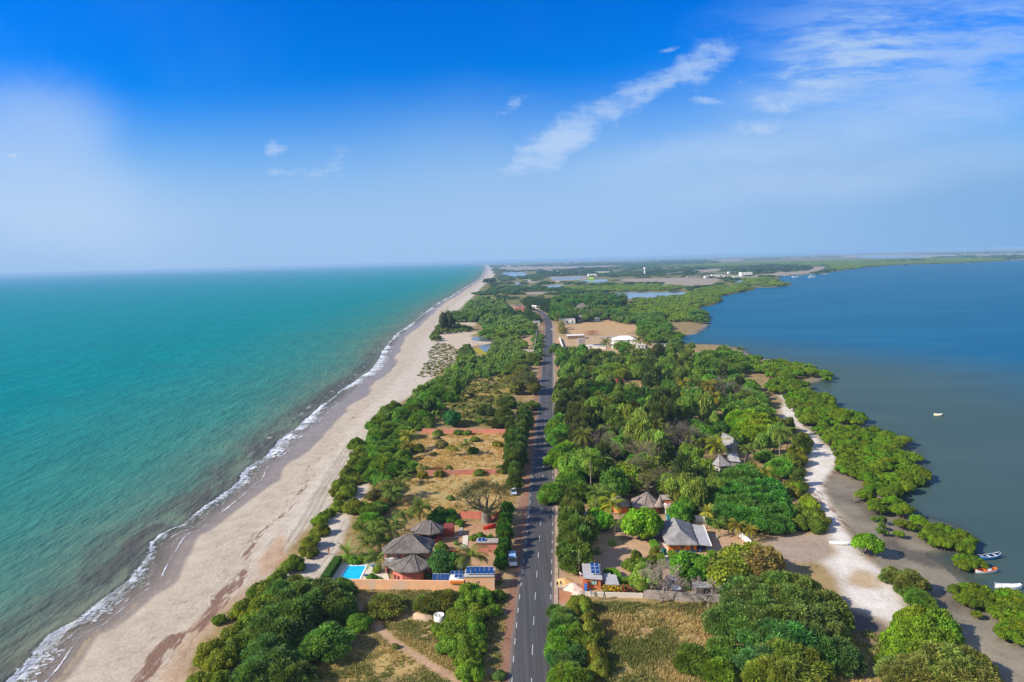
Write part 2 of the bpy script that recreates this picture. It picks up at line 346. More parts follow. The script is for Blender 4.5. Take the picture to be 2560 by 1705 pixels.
    foam = wmath('MAXIMUM', wmath('MAXIMUM', f1, f2, tree=t), wmath('MAXIMUM', wmath('MAXIMUM', f3, f4, tree=t), f5, tree=t), tree=t)
    foam = wmath('MULTIPLY', foam, maprange(sd0, 0.0, 0.4, 0, 1, t), tree=t)
    c2 = mixc(foam, c, (0.80, 0.82, 0.84), tree=t)
    L(c2, p.inputs['Base Color'], t)
    L(maprange(foam, 0, 0.5, 0.16, 0.8, t), p.inputs['Roughness'], t)
    p.inputs['IOR'].default_value = 1.33; p.inputs['Specular IOR Level'].default_value = 0.09
    # wind ripples and swell
    mp = N('ShaderNodeMapping', t); mp.inputs['Rotation'].default_value = (0, 0, R_(25)); mp.inputs['Scale'].default_value = (0.55, 0.17, 1)
    L(pos, mp.inputs['Vector'], t); r1 = noise(mp.outputs[0], 1.0, 6, 0.6, 0.3, tree=t).outputs[0]
    mp2 = N('ShaderNodeMapping', t); mp2.inputs['Rotation'].default_value = (0, 0, R_(-12)); mp2.inputs['Scale'].default_value = (0.11, 0.035, 1)
    L(pos, mp2.inputs['Vector'], t); r2 = noise(mp2.outputs[0], 1.0, 4, 0.55, tree=t).outputs[0]
    hh = wmath('ADD', wmath('MULTIPLY', r1, 0.55, tree=t), wmath('MULTIPLY', r2, 1.3, tree=t), tree=t)
    hh = wmath('ADD', hh, wmath('MULTIPLY', crest(wmath('ADD', cen1, 1.2, tree=t), 2.2, 1.0), 0.25, tree=t), tree=t)
    b = N('ShaderNodeBump', t); b.inputs['Strength'].default_value = 1.0; b.inputs['Distance'].default_value = 1.3
    L(hh, b.inputs['Height'], t); L(b.outputs[0], p.inputs['Normal'], t)
    lw = N('ShaderNodeLayerWeight', t); lw.inputs['Blend'].default_value = 0.35; L(b.outputs[0], lw.inputs['Normal'], t)
    gl = N('ShaderNodeBsdfGlossy', t); gl.inputs['Roughness'].default_value = 0.18; gl.inputs['Color'].default_value = (0.55, 0.9, 1.0, 1); L(b.outputs[0], gl.inputs['Normal'], t)
    p.inputs['Specular IOR Level'].default_value = 0.0
    wmx = N('ShaderNodeMixShader', t); L(wmath('MULTIPLY', maprange(lw.outputs['Fresnel'], 0.0, 1.0, 0.01, 0.07, t, 'LINEAR'), wmath('SUBTRACT', 1.0, foam, tree=t), tree=t), wmx.inputs[0], t); L(p.outputs[0], wmx.inputs[1], t); L(gl.outputs[0], wmx.inputs[2], t)
    tr = N('ShaderNodeBsdfTransparent', t); mx = N('ShaderNodeMixShader', t)
    a = wmath('MAXIMUM', maprange(sd0, 0.0, 10.0, 0.06, 1.0, t), foam, tree=t)
    L(a, mx.inputs[0], t); L(tr.outputs[0], mx.inputs[1], t); L(wmx.outputs[0], mx.inputs[2], t)
    L(mx.outputs[0], out.inputs[0], t); return m
SEA_RAMP = [(0.0, (0.15, 0.14, 0.10)), (0.22, (0.10, 0.160, 0.115)), (0.38, (0.034, 0.175, 0.145)), (0.55, (0.0, 0.180, 0.188)), (0.76, (0.0, 0.188, 0.225)), (1.0, (0.0, 0.185, 0.27))]
def lagoon_mat():
    m, t, out = new_mat('lagoon_water'); p = N('ShaderNodeBsdfPrincipled', t)
    g = N('ShaderNodeNewGeometry', t); pos = g.outputs['Position']; sd = attr('sd', t).outputs['Fac']; near = attr('near', t).outputs['Fac']
    mp = N('ShaderNodeMapping', t); mp.inputs['Rotation'].default_value = (0, 0, R_(8)); mp.inputs['Scale'].default_value = (0.006, 0.018, 1)
    L(pos, mp.inputs['Vector'], t); nA = noise(mp.outputs[0], 1.0, 5, 0.6, 0.6, tree=t).outputs[0]
    c = mixc(near, (0.0, 0.088, 0.178), (0.048, 0.080, 0.066), tree=t)
    c = mixc(maprange(nA, 0.42, 0.62, 0, 0.45, t), c, mixc(near, (0.006, 0.125, 0.225), (0.066, 0.10, 0.083), tree=t), tree=t)
    L(c, p.inputs['Base Color'], t); p.inputs['Roughness'].default_value = 0.10
    p.inputs['IOR'].default_value = 1.33; p.inputs['Specular IOR Level'].default_value = 0.14
    mp2 = N('ShaderNodeMapping', t); mp2.inputs['Rotation'].default_value = (0, 0, R_(-15)); mp2.inputs['Scale'].default_value = (0.5, 0.9, 1)
    L(pos, mp2.inputs['Vector'], t); r1 = noise(mp2.outputs[0], 1.0, 5, 0.6, tree=t).outputs[0]
    b = N('ShaderNodeBump', t); b.inputs['Strength'].default_value = 1.0; b.inputs['Distance'].default_value = 0.12
    L(r1, b.inputs['Height'], t); L(b.outputs[0], p.inputs['Normal'], t)
    lw = N('ShaderNodeLayerWeight', t); lw.inputs['Blend'].default_value = 0.35; L(b.outputs[0], lw.inputs['Normal'], t)
    gl = N('ShaderNodeBsdfGlossy', t); gl.inputs['Roughness'].default_value = 0.10; gl.inputs['Color'].default_value = (0.7, 0.92, 1.0, 1); L(b.outputs[0], gl.inputs['Normal'], t)
    p.inputs['Specular IOR Level'].default_value = 0.0
    wmx = N('ShaderNodeMixShader', t); L(maprange(lw.outputs['Fresnel'], 0.0, 1.0, 0.02, 0.20, t, 'LINEAR'), wmx.inputs[0], t); L(p.outputs[0], wmx.inputs[1], t); L(gl.outputs[0], wmx.inputs[2], t)
    tr = N('ShaderNodeBsdfTransparent', t); mx = N('ShaderNodeMixShader', t)
    L(maprange(sd, 0.0, 6.0, 0.30, 1.0, t), mx.inputs[0], t); L(tr.outputs[0], mx.inputs[1], t); L(wmx.outputs[0], mx.inputs[2], t)
    L(mx.outputs[0], out.inputs[0], t); return m
# ------------------------------------------------------------------ outlines of land and water
WZ = -1.0
SHORE = catmull(W2([(-40, 1850), (60, 1775), (161, 1677), (225, 1590), (280, 1560), (361, 1490), (412, 1458), (428, 1422), (451, 1380), (477, 1338), (515, 1322),
    (557, 1287), (628, 1229), (650, 1208), (665, 1201), (681, 1165), (711, 1146), (736, 1119), (766, 1083), (791, 1067), (832, 1025), (873, 993),
    (900, 968), (936, 940), (965, 915), (983, 877), (999, 850), (1018, 830), (1052, 805), (1079, 780), (1109, 756), (1141, 738), (1163, 723), (1190, 705), (1207, 691),
    (1212, 676), (1213, 667), (1209, 662.5)], WZ), 5)
SEA_POLY = np.vstack([SHORE, [(-3500, 40000), (-60000, 40000), (-60000, -400), (-150, -400)]])
VEG_EDGE = W2([(430, 1790), (470, 1690), (500, 1600), (540, 1540), (620, 1490), (690, 1410), (780, 1310), (840, 1235), (868, 1160), (885, 1085), (905, 1050),
    (960, 1005), (1020, 965), (1055, 938), (1070, 905), (1078, 850), (1100, 812), (1114, 797), (1136, 772), (1163, 750), (1187, 727), (1219, 699), (1234, 688), (1229, 673), (1222, 665), (1214, 662)])
LAG = W2([(2900, 1650), (2700, 1560), (2560, 1520), (2480, 1480), (2425, 1450), (2400, 1420), (2350, 1390), (2400, 1375), (2430, 1345), (2380, 1312), (2320, 1295), (2265, 1270),
    (2240, 1235), (2275, 1215), (2312, 1170), (2292, 1128), (2262, 1090), (2200, 1075), (2155, 1058), (2160, 1040), (2095, 1020), (2080, 1000), (2030, 985), (2030, 962),
    (2078, 945), (2072, 930), (2010, 918), (1960, 905), (1925, 898), (1892, 898), (1872, 888), (1850, 872), (1800, 862), (1720, 860), (1688, 866), (1660, 858), (1648, 847), (1680, 840),
    (1735, 836), (1762, 820), (1771, 799), (1761, 787.5), (1743, 777), (1751, 769), (1779, 763), (1802, 752), (1792, 745), (1814, 737.6), (1879, 726), (1889, 718), (1916, 719), (1957, 716),
    (1979, 711.7), (1961, 706), (1930, 700), (1955, 695), (1926, 690), (1993, 687.6), (2056, 683.6), (2080, 679.5), (2159, 669), (2235, 663), (2304, 660.5), (2375, 659), (2518, 652), (2569, 648)], WZ)
LAG_POLY = np.vstack([LAG, [(LAG[-1][0] + 9000, LAG[-1][1] + 300), (9000, -400), (260, -400)]])
ROAD_C = catmull(np.vstack([[(0.8, 40)], W2([(1328, 1705), (1351, 1300), (1363, 1050), (1369.5, 900), (1371.5, 850), (1372.5, 815), (1370, 801), (1364, 791), (1353, 781.5), (1340, 774.5), (1322, 769.5), (1302, 766), (1288, 761.5)])]), 6)
NUMB = 640
tan_c = np.linspace(-1.12, 1.12, NUMB); NROW = 560
dist_r = np.concatenate([[8, 25, 45], np.geomspace(60, 13000, NROW), [18000, 26000]])
GX = (dist_r[:, None] * tan_c[None, :]); GY = np.repeat(dist_r[:, None], NUMB, 1)
GP = np.stack([GX.ravel(), GY.ravel()], 1)
# ------------------------------------------------------------------ ground, beach, mudflat
far = GP[:, 1] > 1500
sea_d, sea_al = line_dist(GP, SHORE); in_sea = inside(GP, SEA_POLY); SD_SEA = np.where(in_sea, sea_d, -sea_d)
SD_LAG = sdf(GP, LAG_POLY) + 2.5 * (GP[:, 1] < 420)
road_d, _ = line_dist(GP, ROAD_C)
wob = (fbm(GP, 9, 3) - 0.5) * 5 + (fbm(GP, 2.2, 5) - 0.5) * 1.6
wobf = wob + (fbm(GP, 140, 8) - 0.5) * 90 * sstep(GP[:, 1], 700, 2500)
base = np.array([0.32, 0.225, 0.10])
gcol = np.repeat(base[None], len(GP), 0); scrub = np.full(len(GP), 0.62); wet = np.zeros(len(GP)); weed = np.zeros(len(GP)); dry = np.zeros(len(GP))
def zone(pts, col=None, sc=None, soft=1.5, w=None, wb=1.0, world=False):
    poly = np.array(pts) if world else W2(pts)
    lo, hi = poly.min(0) - 60 - soft, poly.max(0) + 60 + soft
    m = (GP[:, 0] > lo[0]) & (GP[:, 0] < hi[0]) & (GP[:, 1] > lo[1]) & (GP[:, 1] < hi[1]); ix = np.where(m)[0]
    d = sdf(GP[ix], poly) + (wobf[ix] if poly[:, 1].mean() > 900 else wob[ix]) * wb
    k = sstep(d, -soft, soft)
    if col is not None: gcol[ix] = gcol[ix] * (1 - k[:, None]) + np.array(col)[None] * k[:, None]
    if sc is not None: scrub[ix] = scrub[ix] * (1 - k) + sc * k
    if w is not None: wet[ix] = wet[ix] * (1 - k) + w * k
    return ix, k
# far delta: greener, then mangrove swamp and bare salt flats
kf = sstep(GP[:, 1], 500, 1000)[:, None]
gcol[:] = gcol * (1 - kf) + np.array([0.16, 0.15, 0.07])[None] * kf
scrub[:] = np.maximum(scrub, sstep(GP[:, 1], 500, 1200) * 0.95)
RED = (0.27, 0.145, 0.09); TAN = (0.42, 0.275, 0.155); GOLD = (0.42, 0.31, 0.12); SAND = (0.46, 0.39, 0.295); PALE = (0.66, 0.61, 0.54); FLAT = (0.32, 0.265, 0.20)
zone([R3(520, 1040), R3(900, 940), R3(1500, 930), R3(1660, 1120), R3(1500, 1300), R3(1250, 1330), R3(1250, 1568), R3(650, 1568), R3(640, 1200)], (0.38, 0.28, 0.11), 0.62)
zone([R3(800, 1090), R3(950, 1050), R3(1190, 1080), R3(1150, 1170), R3(830, 1180)], (0.40, 0.27, 0.13), 0.15)
zone([R3(1350, 1200), R3(1640, 1180), R3(1650, 1240), R3(1380, 1260)], (0.32, 0.19, 0.10), 0.15)
zone([R2(380, 1400), R2(1200, 1280), R2(1300, 1380), R2(1500, 1560), R2(400, 1568)], (0.44, 0.31, 0.12), 0.45)
zone([R2(880, 1020), R2(1400, 990), R2(1400, 1250), R2(1020, 1220)], (0.45, 0.31, 0.14), 0.36)
zone([(1010, 1095), (1270, 1085), (1283, 1270), (1100, 1285), (1000, 1300), (930, 1260), (940, 1200), (1000, 1170)], GOLD, 0.26)
zone([(1060, 1085), (1275, 1080), (1275, 1165), (1060, 1170)], (0.45, 0.31, 0.125), 0.36)
zone([(1170, 965), (1330, 960), (1330, 1070), (1130, 1075)], (0.30, 0.21, 0.09), 0.66)
zone([Z1(1000, 330), Z1(1250, 130), Z1(1550, 60), Z1(2340, 20), Z1(2300, 420), Z1(2150, 900), Z1(1500, 1000), Z1(1050, 620)], (0.43, 0.26, 0.145), 0.10, 0.6, wb=0.3)
zone([(1393, 1285), (1460, 1275), (1880, 1310), (1885, 1335), (1850, 1420), (1830, 1495), (1560, 1495), (1470, 1470), (1400, 1450)], (0.47, 0.305, 0.19), 0.06, 1.0, wb=0.5)
zone([R6(880, 395), R6(1230, 400), R6(1250, 440), R6(1100, 480), R6(960, 450)], (0.43, 0.27, 0.13), 0.10)
zone([Z7(210, 520), Z7(860, 470), Z7(1050, 435), Z7(1250, 440), Z7(1680, 560), Z7(1580, 640), Z7(1200, 725), Z7(210, 725)], (0.47, 0.31, 0.15), 0.12, 2, wb=1)
zone([Z7(40, 560), Z7(190, 720), Z7(230, 740), Z7(1560, 700), Z7(1800, 860), Z7(2050, 940), Z7(1600, 1000), Z7(1000, 1060), Z7(330, 1080), Z7(100, 900)], (0.46, 0.315, 0.18), 0.16, 2)
zone([Z7(0, 480), Z7(100, 480), Z7(120, 900), Z7(20, 900)], (0.44, 0.27, 0.15), 0.12, 1.5)
zone([Z7(1780, 740), Z7(1950, 720), Z7(2330, 930), Z7(2080, 950), Z7(1800, 840)], (0.50, 0.42, 0.33), 0.0, 1.5)
zone([Z8(1500, 640), Z8(1800, 640), Z8(1750, 950), Z8(1560, 950), Z8(1580, 760)], (0.42, 0.28, 0.14), 0.3, 1)
zone([Z8(40, 640), Z8(420, 610), Z8(760, 620), Z8(1040, 780), Z8(700, 880), Z8(520, 1130), Z8(380, 1260), Z8(200, 1330), Z8(0, 1330)], (0.53, 0.43, 0.32), 0.44, 3)
zone([Z8(330, 420), Z8(760, 420), Z8(760, 520), Z8(420, 490)], (0.50, 0.40, 0.26), 0.2, 2)
zone([Z8(660, 780), Z8(1060, 770), Z8(1060, 840), Z8(700, 840)], (0.5, 0.40, 0.30), 0.05, 1.5)
zone([Z8(690, 900), Z8(830, 910), Z8(1010, 1000), Z8(900, 1030), Z8(720, 960)], (0.34, 0.30, 0.02), 0.0, 1.0, wb=0.4)
zone([Z8(680, 660), Z8(980, 640), Z8(1000, 720), Z8(700, 720)], (0.27, 0.22, 0.06), 0.2, 1.5)
zone([Z8(1230, 170), Z8(1480, 160), Z8(1480, 240), Z8(1250, 250)], (0.45, 0.33, 0.2), 0.2, 2)
# far salt flats and clearings seen between the woods
for pts in ([Z4(240, 160), Z4(1400, 150), Z4(2130, 140), Z4(2130, 158), Z4(1200, 200), Z4(500, 215), Z4(260, 195)], [Z4(1880, 340), Z4(2400, 330), Z5(500, 465), Z5(1000, 470), Z5(900, 540), Z5(700, 580), Z5(250, 575), Z5(260, 530), Z4(2200, 380)],
            [Z4(980, 300), Z4(1620, 290), Z4(1560, 350), Z4(1090, 370)], [Z4(870, 430), Z4(1250, 415), Z4(1320, 465), Z4(900, 460)], [Z4(1350, 600), Z4(1420, 560), Z4(1520, 535), Z4(1560, 600)],
            [Z5(620, 370), Z5(1000, 348), Z5(1130, 365), Z5(700, 400)], [Z5(300, 412), Z5(560, 385), Z5(560, 405), Z5(320, 420)], [Z5(1080, 470), Z5(1400, 435), Z5(1700, 400), Z5(2100, 370), Z5(2100, 330), Z5(2355, 325), Z5(2355, 365), Z5(2050, 410), Z5(1600, 440), Z5(1300, 480)],
            [Z5(870, 245), Z5(1290, 235), Z5(1280, 250), Z5(880, 265)], [Z5(1640, 370), Z5(1790, 370), Z5(1760, 400), Z5(1650, 410)], [Z6(100, 190), Z6(900, 178), Z6(1480, 180), Z6(2400, 165), Z6(2400, 180), Z6(1400, 200), Z6(1000, 235), Z6(200, 235)],
            [Z6(230, 280), Z6(500, 250), Z6(1000, 265), Z6(1850, 222), Z6(1850, 232), Z6(1000, 275), Z6(300, 292)], [Z4(400, 390), Z4(830, 370), Z4(830, 400), Z4(480, 415)], [Z4(600, 540), Z4(900, 520), Z4(1200, 515), Z4(1290, 540), Z4(900, 560), Z4(620, 570)], [Z5(-10, 800), Z5(120, 795), Z5(270, 780), Z5(220, 810), Z5(0, 825)],
            [Z7(1500, 140), Z7(2040, 140), Z7(1800, 190), Z7(1560, 180)]):
    zone(pts, FLAT, 0.03, 6, wb=0.25)
# bright green mangrove swamp beyond the bend
for pts in ([Z5(-100, 840), Z5(0, 840), Z5(500, 690), Z5(900, 570), Z5(1430, 575), Z5(1900, 540), Z5(1880, 560), Z5(1400, 600), Z5(1000, 690), Z5(990, 745), Z5(700, 830), Z5(750, 900), Z5(840, 975), Z5(500, 1000), Z5(-100, 1000)],
            [Z4(1250, 470), Z4(2400, 430), Z5(700, 580), Z5(300, 625), Z4(2400, 525), Z4(1500, 520)], [Z5(0, 330), Z5(700, 300), Z5(1300, 250), Z5(2355, 210), Z6(2100, 230), Z6(2100, 260), Z6(0, 390), Z5(2300, 320), Z5(700, 330)]):
    zone(pts, (0.12, 0.14, 0.03), 1.0, 6, wb=0.3)
# verges
vr = sstep(road_d + wob * 0.5, 6.6, 5.0) * (GP[:, 1] < 1300)
side = np.where(GP[:, 0] < np.interp(GP[:, 1], ROAD_C[:60, 1], ROAD_C[:60, 0]), 1.0, 0.0)
vc = np.where(side[:, None] > 0.5, np.array([RED]), np.array([(0.40, 0.27, 0.17)]))
gcol[:] = gcol * (1 - vr[:, None]) + vc * vr[:, None]; scrub[:] *= 1 - vr * 0.95
v2 = sstep(road_d, 13, 7) * (GP[:, 1] < 1300) * 0.55; gcol[:] = gcol * (1 - v2[:, None] * (1 - vr[:, None])) + np.array([(0.36, 0.25, 0.13)]) * (v2 * (1 - vr))[:, None]
scrub[:] *= 1 - 0.35 * v2
# orange sand yard by the gatehouse
zone([Z2(80, 700), Z2(620, 690), Z2(620, 800), Z2(420, 900), Z2(90, 930)], (0.46, 0.21, 0.105), 0.0, 0.6, wb=0.2)
zone([Z2(0, 350), Z2(80, 400), Z2(120, 560), Z2(60, 640), Z2(0, 640)], (0.62, 0.40, 0.17), 0.0, 0.5, wb=0.2)
# footpath over the front plot
pth, _ = line_dist(GP, catmull(W2([R2(760, 950), R2(880, 1040), R2(960, 1150), R2(1080, 1260), R2(1250, 1370), R2(1400, 1460), R2(1570, 1560), R2(1700, 1640)]), 5))
kp = sstep(pth + wob * 0.12, 0.85, 0.35); gcol[:] = gcol * (1 - kp[:, None]) + np.array([(0.47, 0.30, 0.185)]) * kp[:, None]; scrub[:] *= 1 - kp
# beach on the sea side
BEACH_POLY = np.vstack([SHORE, VEG_EDGE[::-1]])
k_beach = np.clip(sstep(sdf(GP, BEACH_POLY) + wob * 0.7 * (GP[:, 1] < 900) + 8.0 * sstep(GP[:, 1], 150, 260), -1.0, 1.0) + sstep(SD_SEA, -1, 1), 0, 1)
cor = W2([(640, 1500), (700, 1440), (790, 1345), (845, 1270), (880, 1240), (905, 1235), (880, 1290), (850, 1370), (810, 1440), (745, 1470), (690, 1480)])
k_cor = sstep(sdf(GP, cor) + wob * 0.3, -0.8, 0.8); k_beach = np.maximum(k_beach, k_cor)
pk = sstep(sdf(GP, W2([R5(860, 1380), R5(940, 1240), R5(1050, 1290), R5(1000, 1420)])) + wob * 0.3, -0.8, 0.8); k_beach = np.maximum(k_beach, pk)
pk = sstep(sdf(GP, W2([R5(870, 960), R5(900, 910), R5(980, 920), R5(960, 970)])) + wob * 0.3, -0.8, 0.8); k_beach = np.maximum(k_beach, pk)
ld = -SD_SEA
bw = np.interp(GP[:, 1], [100, 140, 200, 300, 400, 700], [26, 24, 22, 22, 24, 30])
bc = np.array([SAND])[:, :] * (1 - 0.0) + 0 * GP[:, :1]
kin = sstep(ld / bw, 0.55, 0.95)[:, None]; bc = bc * (1 - kin) + np.array([(0.545, 0.475, 0.38)]) * kin
gcol[:] = gcol * (1 - k_beach[:, None]) + bc * k_beach[:, None]; scrub[:] *= 1 - k_beach
wetw = 0.8 + 3.0 * vnoise(np.stack([sea_al, sea_al * 0], 1), 34, 4) + 2.2 * vnoise(np.stack([sea_al, sea_al * 0], 1), 9, 6)
wetw = wetw * np.interp(GP[:, 1], [100, 180, 260, 330, 600], [0.8, 0.9, 2.0, 2.2, 1.3])
wet[:] = np.maximum(wet, k_beach * sstep(ld - wetw, 0.9, -0.6)); wet[SD_SEA > 0] = 1
dry[:] = k_beach * sstep(ld, 5, 9) * (1 - k_cor * 0.7)
wl = 0.66 * bw + (fbm(np.stack([sea_al, sea_al * 0], 1), 30, 12) - 0.5) * 10
weed[:] = k_beach * (1 - k_cor) * np.clip(1.15 - np.abs(ld - wl) / (2.2 + 3 * fbm(np.stack([sea_al, sea_al * 0], 1), 18, 21)), 0, 1) * np.interp(GP[:, 1], [100, 128, 150, 185, 260, 600, 900], [1.0, 1.0, 0.85, 0.7, 0.6, 0.55, 0.8])
orange = sstep(sdf(GP, W2([R2(100, 500), R2(180, 330), R2(260, 450), R2(230, 620), R2(60, 720), R2(20, 620)])) + wob * 0.8, -1, 1.2)
gcol[:] = gcol * (1 - 0.6 * orange[:, None]) + np.array([(0.44, 0.24, 0.11)]) * 0.6 * orange[:, None]
vd_, _ = line_dist(GP, VEG_EDGE); kv = k_beach * sstep(vd_ + wob * 1.1, 5.5, 1.0) * sstep(GP[:, 1], 160, 125) * 0.75
gcol[:] = gcol * (1 - kv[:, None]) + np.array([(0.40, 0.25, 0.135)]) * kv[:, None]; weed[:] = np.maximum(weed, kv * 0.75)
# wheel tracks along the top of the beach
tl = catmull(W2([(600, 1600), (700, 1470), (760, 1400), (850, 1280)][1:] ), 6)
for tr_ in ([R2(240, 560), R2(330, 420), R2(430, 250), R2(520, 90), R2(600, -40), R5(640, 1280), R5(760, 1120), R5(860, 980), R5(1000, 900), R5(1200, 690), R5(1380, 480)], [R2(300, 470), R2(400, 320), R2(480, 180), R2(560, 30), R5(540, 1460), R5(700, 1240), R5(800, 1060), R5(850, 960)], [R2(400, 790), R2(520, 640), R2(600, 530), R2(700, 380), R2(740, 310)]):
    tdx, _ = line_dist(GP, catmull(W2(tr_), 5))
    for o_ in (0.0, 1.5):
        kt = sstep(np.abs(tdx - o_), 0.55, 0.1) * 0.45 * k_beach * (GP[:, 1] < 330); gcol[:] *= (1 - kt[:, None] * np.array([[0.45, 0.47, 0.5]]))
# white lagoon shore, mud and the grey turf behind it
WHITE = W2([(1945, 925), (1960, 1040), (1985, 1062), (2010, 1075), (2022, 1110), (2025, 1150), (2005, 1200), (2030, 1230), (2062, 1290), R4(480, 380), R4(470, 480), R4(520, 560), R4(420, 640), R4(560, 760), R4(600, 900), R4(650, 980), R4(850, 1080), R4(960, 1160), R4(1010, 1180),
    R4(1140, 1010), R4(1000, 850), R4(880, 700), R4(760, 580), R4(640, 430), R4(560, 330), R4(470, 160), (2060, 1215), R7(500, 1330), R7(560, 1240), R7(640, 1180), R7(630, 1040), R7(470, 920), R7(330, 790), (1990, 1040), (1975, 990)])
k_white = sstep(sdf(GP, WHITE) + wob * 0.75, -2.0, 2.0)
MUD = np.vstack([W2([(1990, 1045), (2040, 1090), (2085, 1130), (2065, 1200), R4(420, 60), R4(470, 170), R4(560, 330), R4(640, 430), R4(760, 580), R4(880, 700), R4(1000, 850), R4(1140, 1000), R4(1300, 1150), R4(1450, 1350), R4(1650, 1568), R4(1800, 1750)]), LAG[0:23]])
k_mud = np.maximum(sstep(sdf(GP, MUD), -1.2, 1.2), sstep(SD_LAG, -6, -1) * (GP[:, 1] < 800)) * (1 - k_white)
zone([R4(60, 400), R4(460, 420), R4(500, 560), R4(420, 650), R4(100, 640), R4(-60, 560)], (0.36, 0.275, 0.21), 0.08, 1.2, wb=0.6)
zone([R4(130, 660), R4(500, 700), R4(620, 840), R4(560, 920), R4(280, 760)], (0.34, 0.24, 0.11), 0.45, 1.2, wb=0.6)
zone([R4(560, 980), R4(880, 1080), R4(1000, 1150), R4(960, 1210), R4(620, 1190)], (0.14, 0.115, 0.105), 0.1, 1.5, wb=1)
zone([R4(640, 1200), R4(1000, 1170), R4(960, 1560), R4(350, 1560), R4(600, 1480)], (0.35, 0.235, 0.14), 0.42, 1.2)
gcol[:] = gcol * (1 - k_white[:, None]) + np.array([PALE]) * k_white[:, None]; scrub[:] *= 1 - k_white
zone([R4(640, 700), R4(800, 720), R4(860, 860), R4(640, 800)], (0.45, 0.34, 0.2), 0.42, 1.5, wb=1.2)
mudc = np.array([(0.275, 0.24, 0.175)]) * (1 + 0.5 * (fbm(GP, 11, 31)[:, None] - 0.5)) * (1 - 0.45 * sstep(fbm(GP, 7, 33), 0.54, 0.70) * sstep(SD_LAG, -26, -4))[:, None]
gcol[:] = gcol * (1 - k_mud[:, None]) + mudc * k_mud[:, None]; scrub[:] *= 1 - k_mud; wet[:] = np.maximum(wet, k_mud * (0.22 + 0.35 * fbm(GP, 16, 40)) * sstep(SD_LAG, -30, -2))
# dark wrack along the edge of mud and white sand
ed, _ = line_dist(GP, catmull(W2([R7(640, 1180), R7(560, 1260), R7(490, 1380), R7(470, 1480), R4(470, 170), R4(560, 320), R4(700, 440), R4(800, 600)]), 5))
weed[:] = np.maximum(weed, sstep(ed, 3.2, 0.3) * 0.80 * (GP[:, 1] < 400))
# heights: the land lies at 0, the water a metre lower
hb = np.clip(-SD_SEA / 20.0, -1.3, 1.0); hs = np.where(SD_SEA > 0, WZ - 0.05 - 0.03 * np.minimum(SD_SEA, 25), WZ + np.clip(ld / 20, 0, 1) * 1.0)
hl = np.where(SD_LAG > 0, WZ - 0.03 - 0.02 * np.minimum(SD_LAG, 40), WZ + np.clip(-SD_LAG / 16, 0, 1))
GZ = np.minimum(np.minimum(hs, hl), 0.0)
GZ = GZ + (fbm(GP, 5, 50) - 0.5) * 0.22 * (GP[:, 1] < 700) * sstep(road_d, 5, 9) * (1 - np.clip(wet, 0, 1)) * (1 - k_beach * 0.6)
MG = ground_mat()
idx = np.arange(len(GP)).reshape(len(dist_r), NUMB)
quads = np.stack([idx[:-1, :-1], idx[:-1, 1:], idx[1:, 1:], idx[1:, :-1]], -1).reshape(-1, 4)
def qmean(a): return a[quads].mean(1)
q_sea = SD_SEA[quads].min(1); q_lag = SD_LAG[quads].min(1)
keep = (q_sea < 30) & (q_lag < 45)
qb = qmean(k_beach) > 0.5; qw = qmean(k_white) > 0.5; qm = (qmean(k_mud) > 0.5) & ~qw
def sub_ground(name, mask):
    f = quads[mask & keep]; u, inv = np.unique(f, return_inverse=True); f = inv.reshape(f.shape)
    me = mesh_np(name, np.column_stack([GP[u], GZ[u]]), f, MG, {'gcol': gcol[u]}, {'scrub': scrub[u], 'wet': np.clip(wet[u], 0, 1), 'weed': weed[u], 'dry': dry[u]}, smooth=True)
    return tag(link(name, me), kind='structure')
sub_ground('beach', qb); sub_ground('sandbank', qw & ~qb); sub_ground('mudflat', qm & ~qb); sub_ground('ground', ~qb & ~qw & ~qm)
# ------------------------------------------------------------------ water
m_sea = SD_SEA[quads].max(1) > -3; f = quads[m_sea]; u, inv = np.unique(f, return_inverse=True)
sea = link('sea', mesh_np('sea', np.column_stack([GP[u], np.full(len(u), WZ)]), inv.reshape(f.shape), sea_mat(), None, {'sd': SD_SEA[u], 'along': sea_al[u]}, smooth=True)); tag(sea, kind='structure')
m_l = SD_LAG[quads].max(1) > -3; f = quads[m_l]; u, inv = np.unique(f, return_inverse=True)
lag = link('lagoon', mesh_np('lagoon', np.column_stack([GP[u], np.full(len(u), WZ)]), inv.reshape(f.shape), lagoon_mat(), None, {'sd': SD_LAG[u], 'near': sstep(SD_LAG[u] + (GP[u][:, 1] - 420) * 0.55, 170, -40)}, smooth=True)); tag(lag, kind='structure')
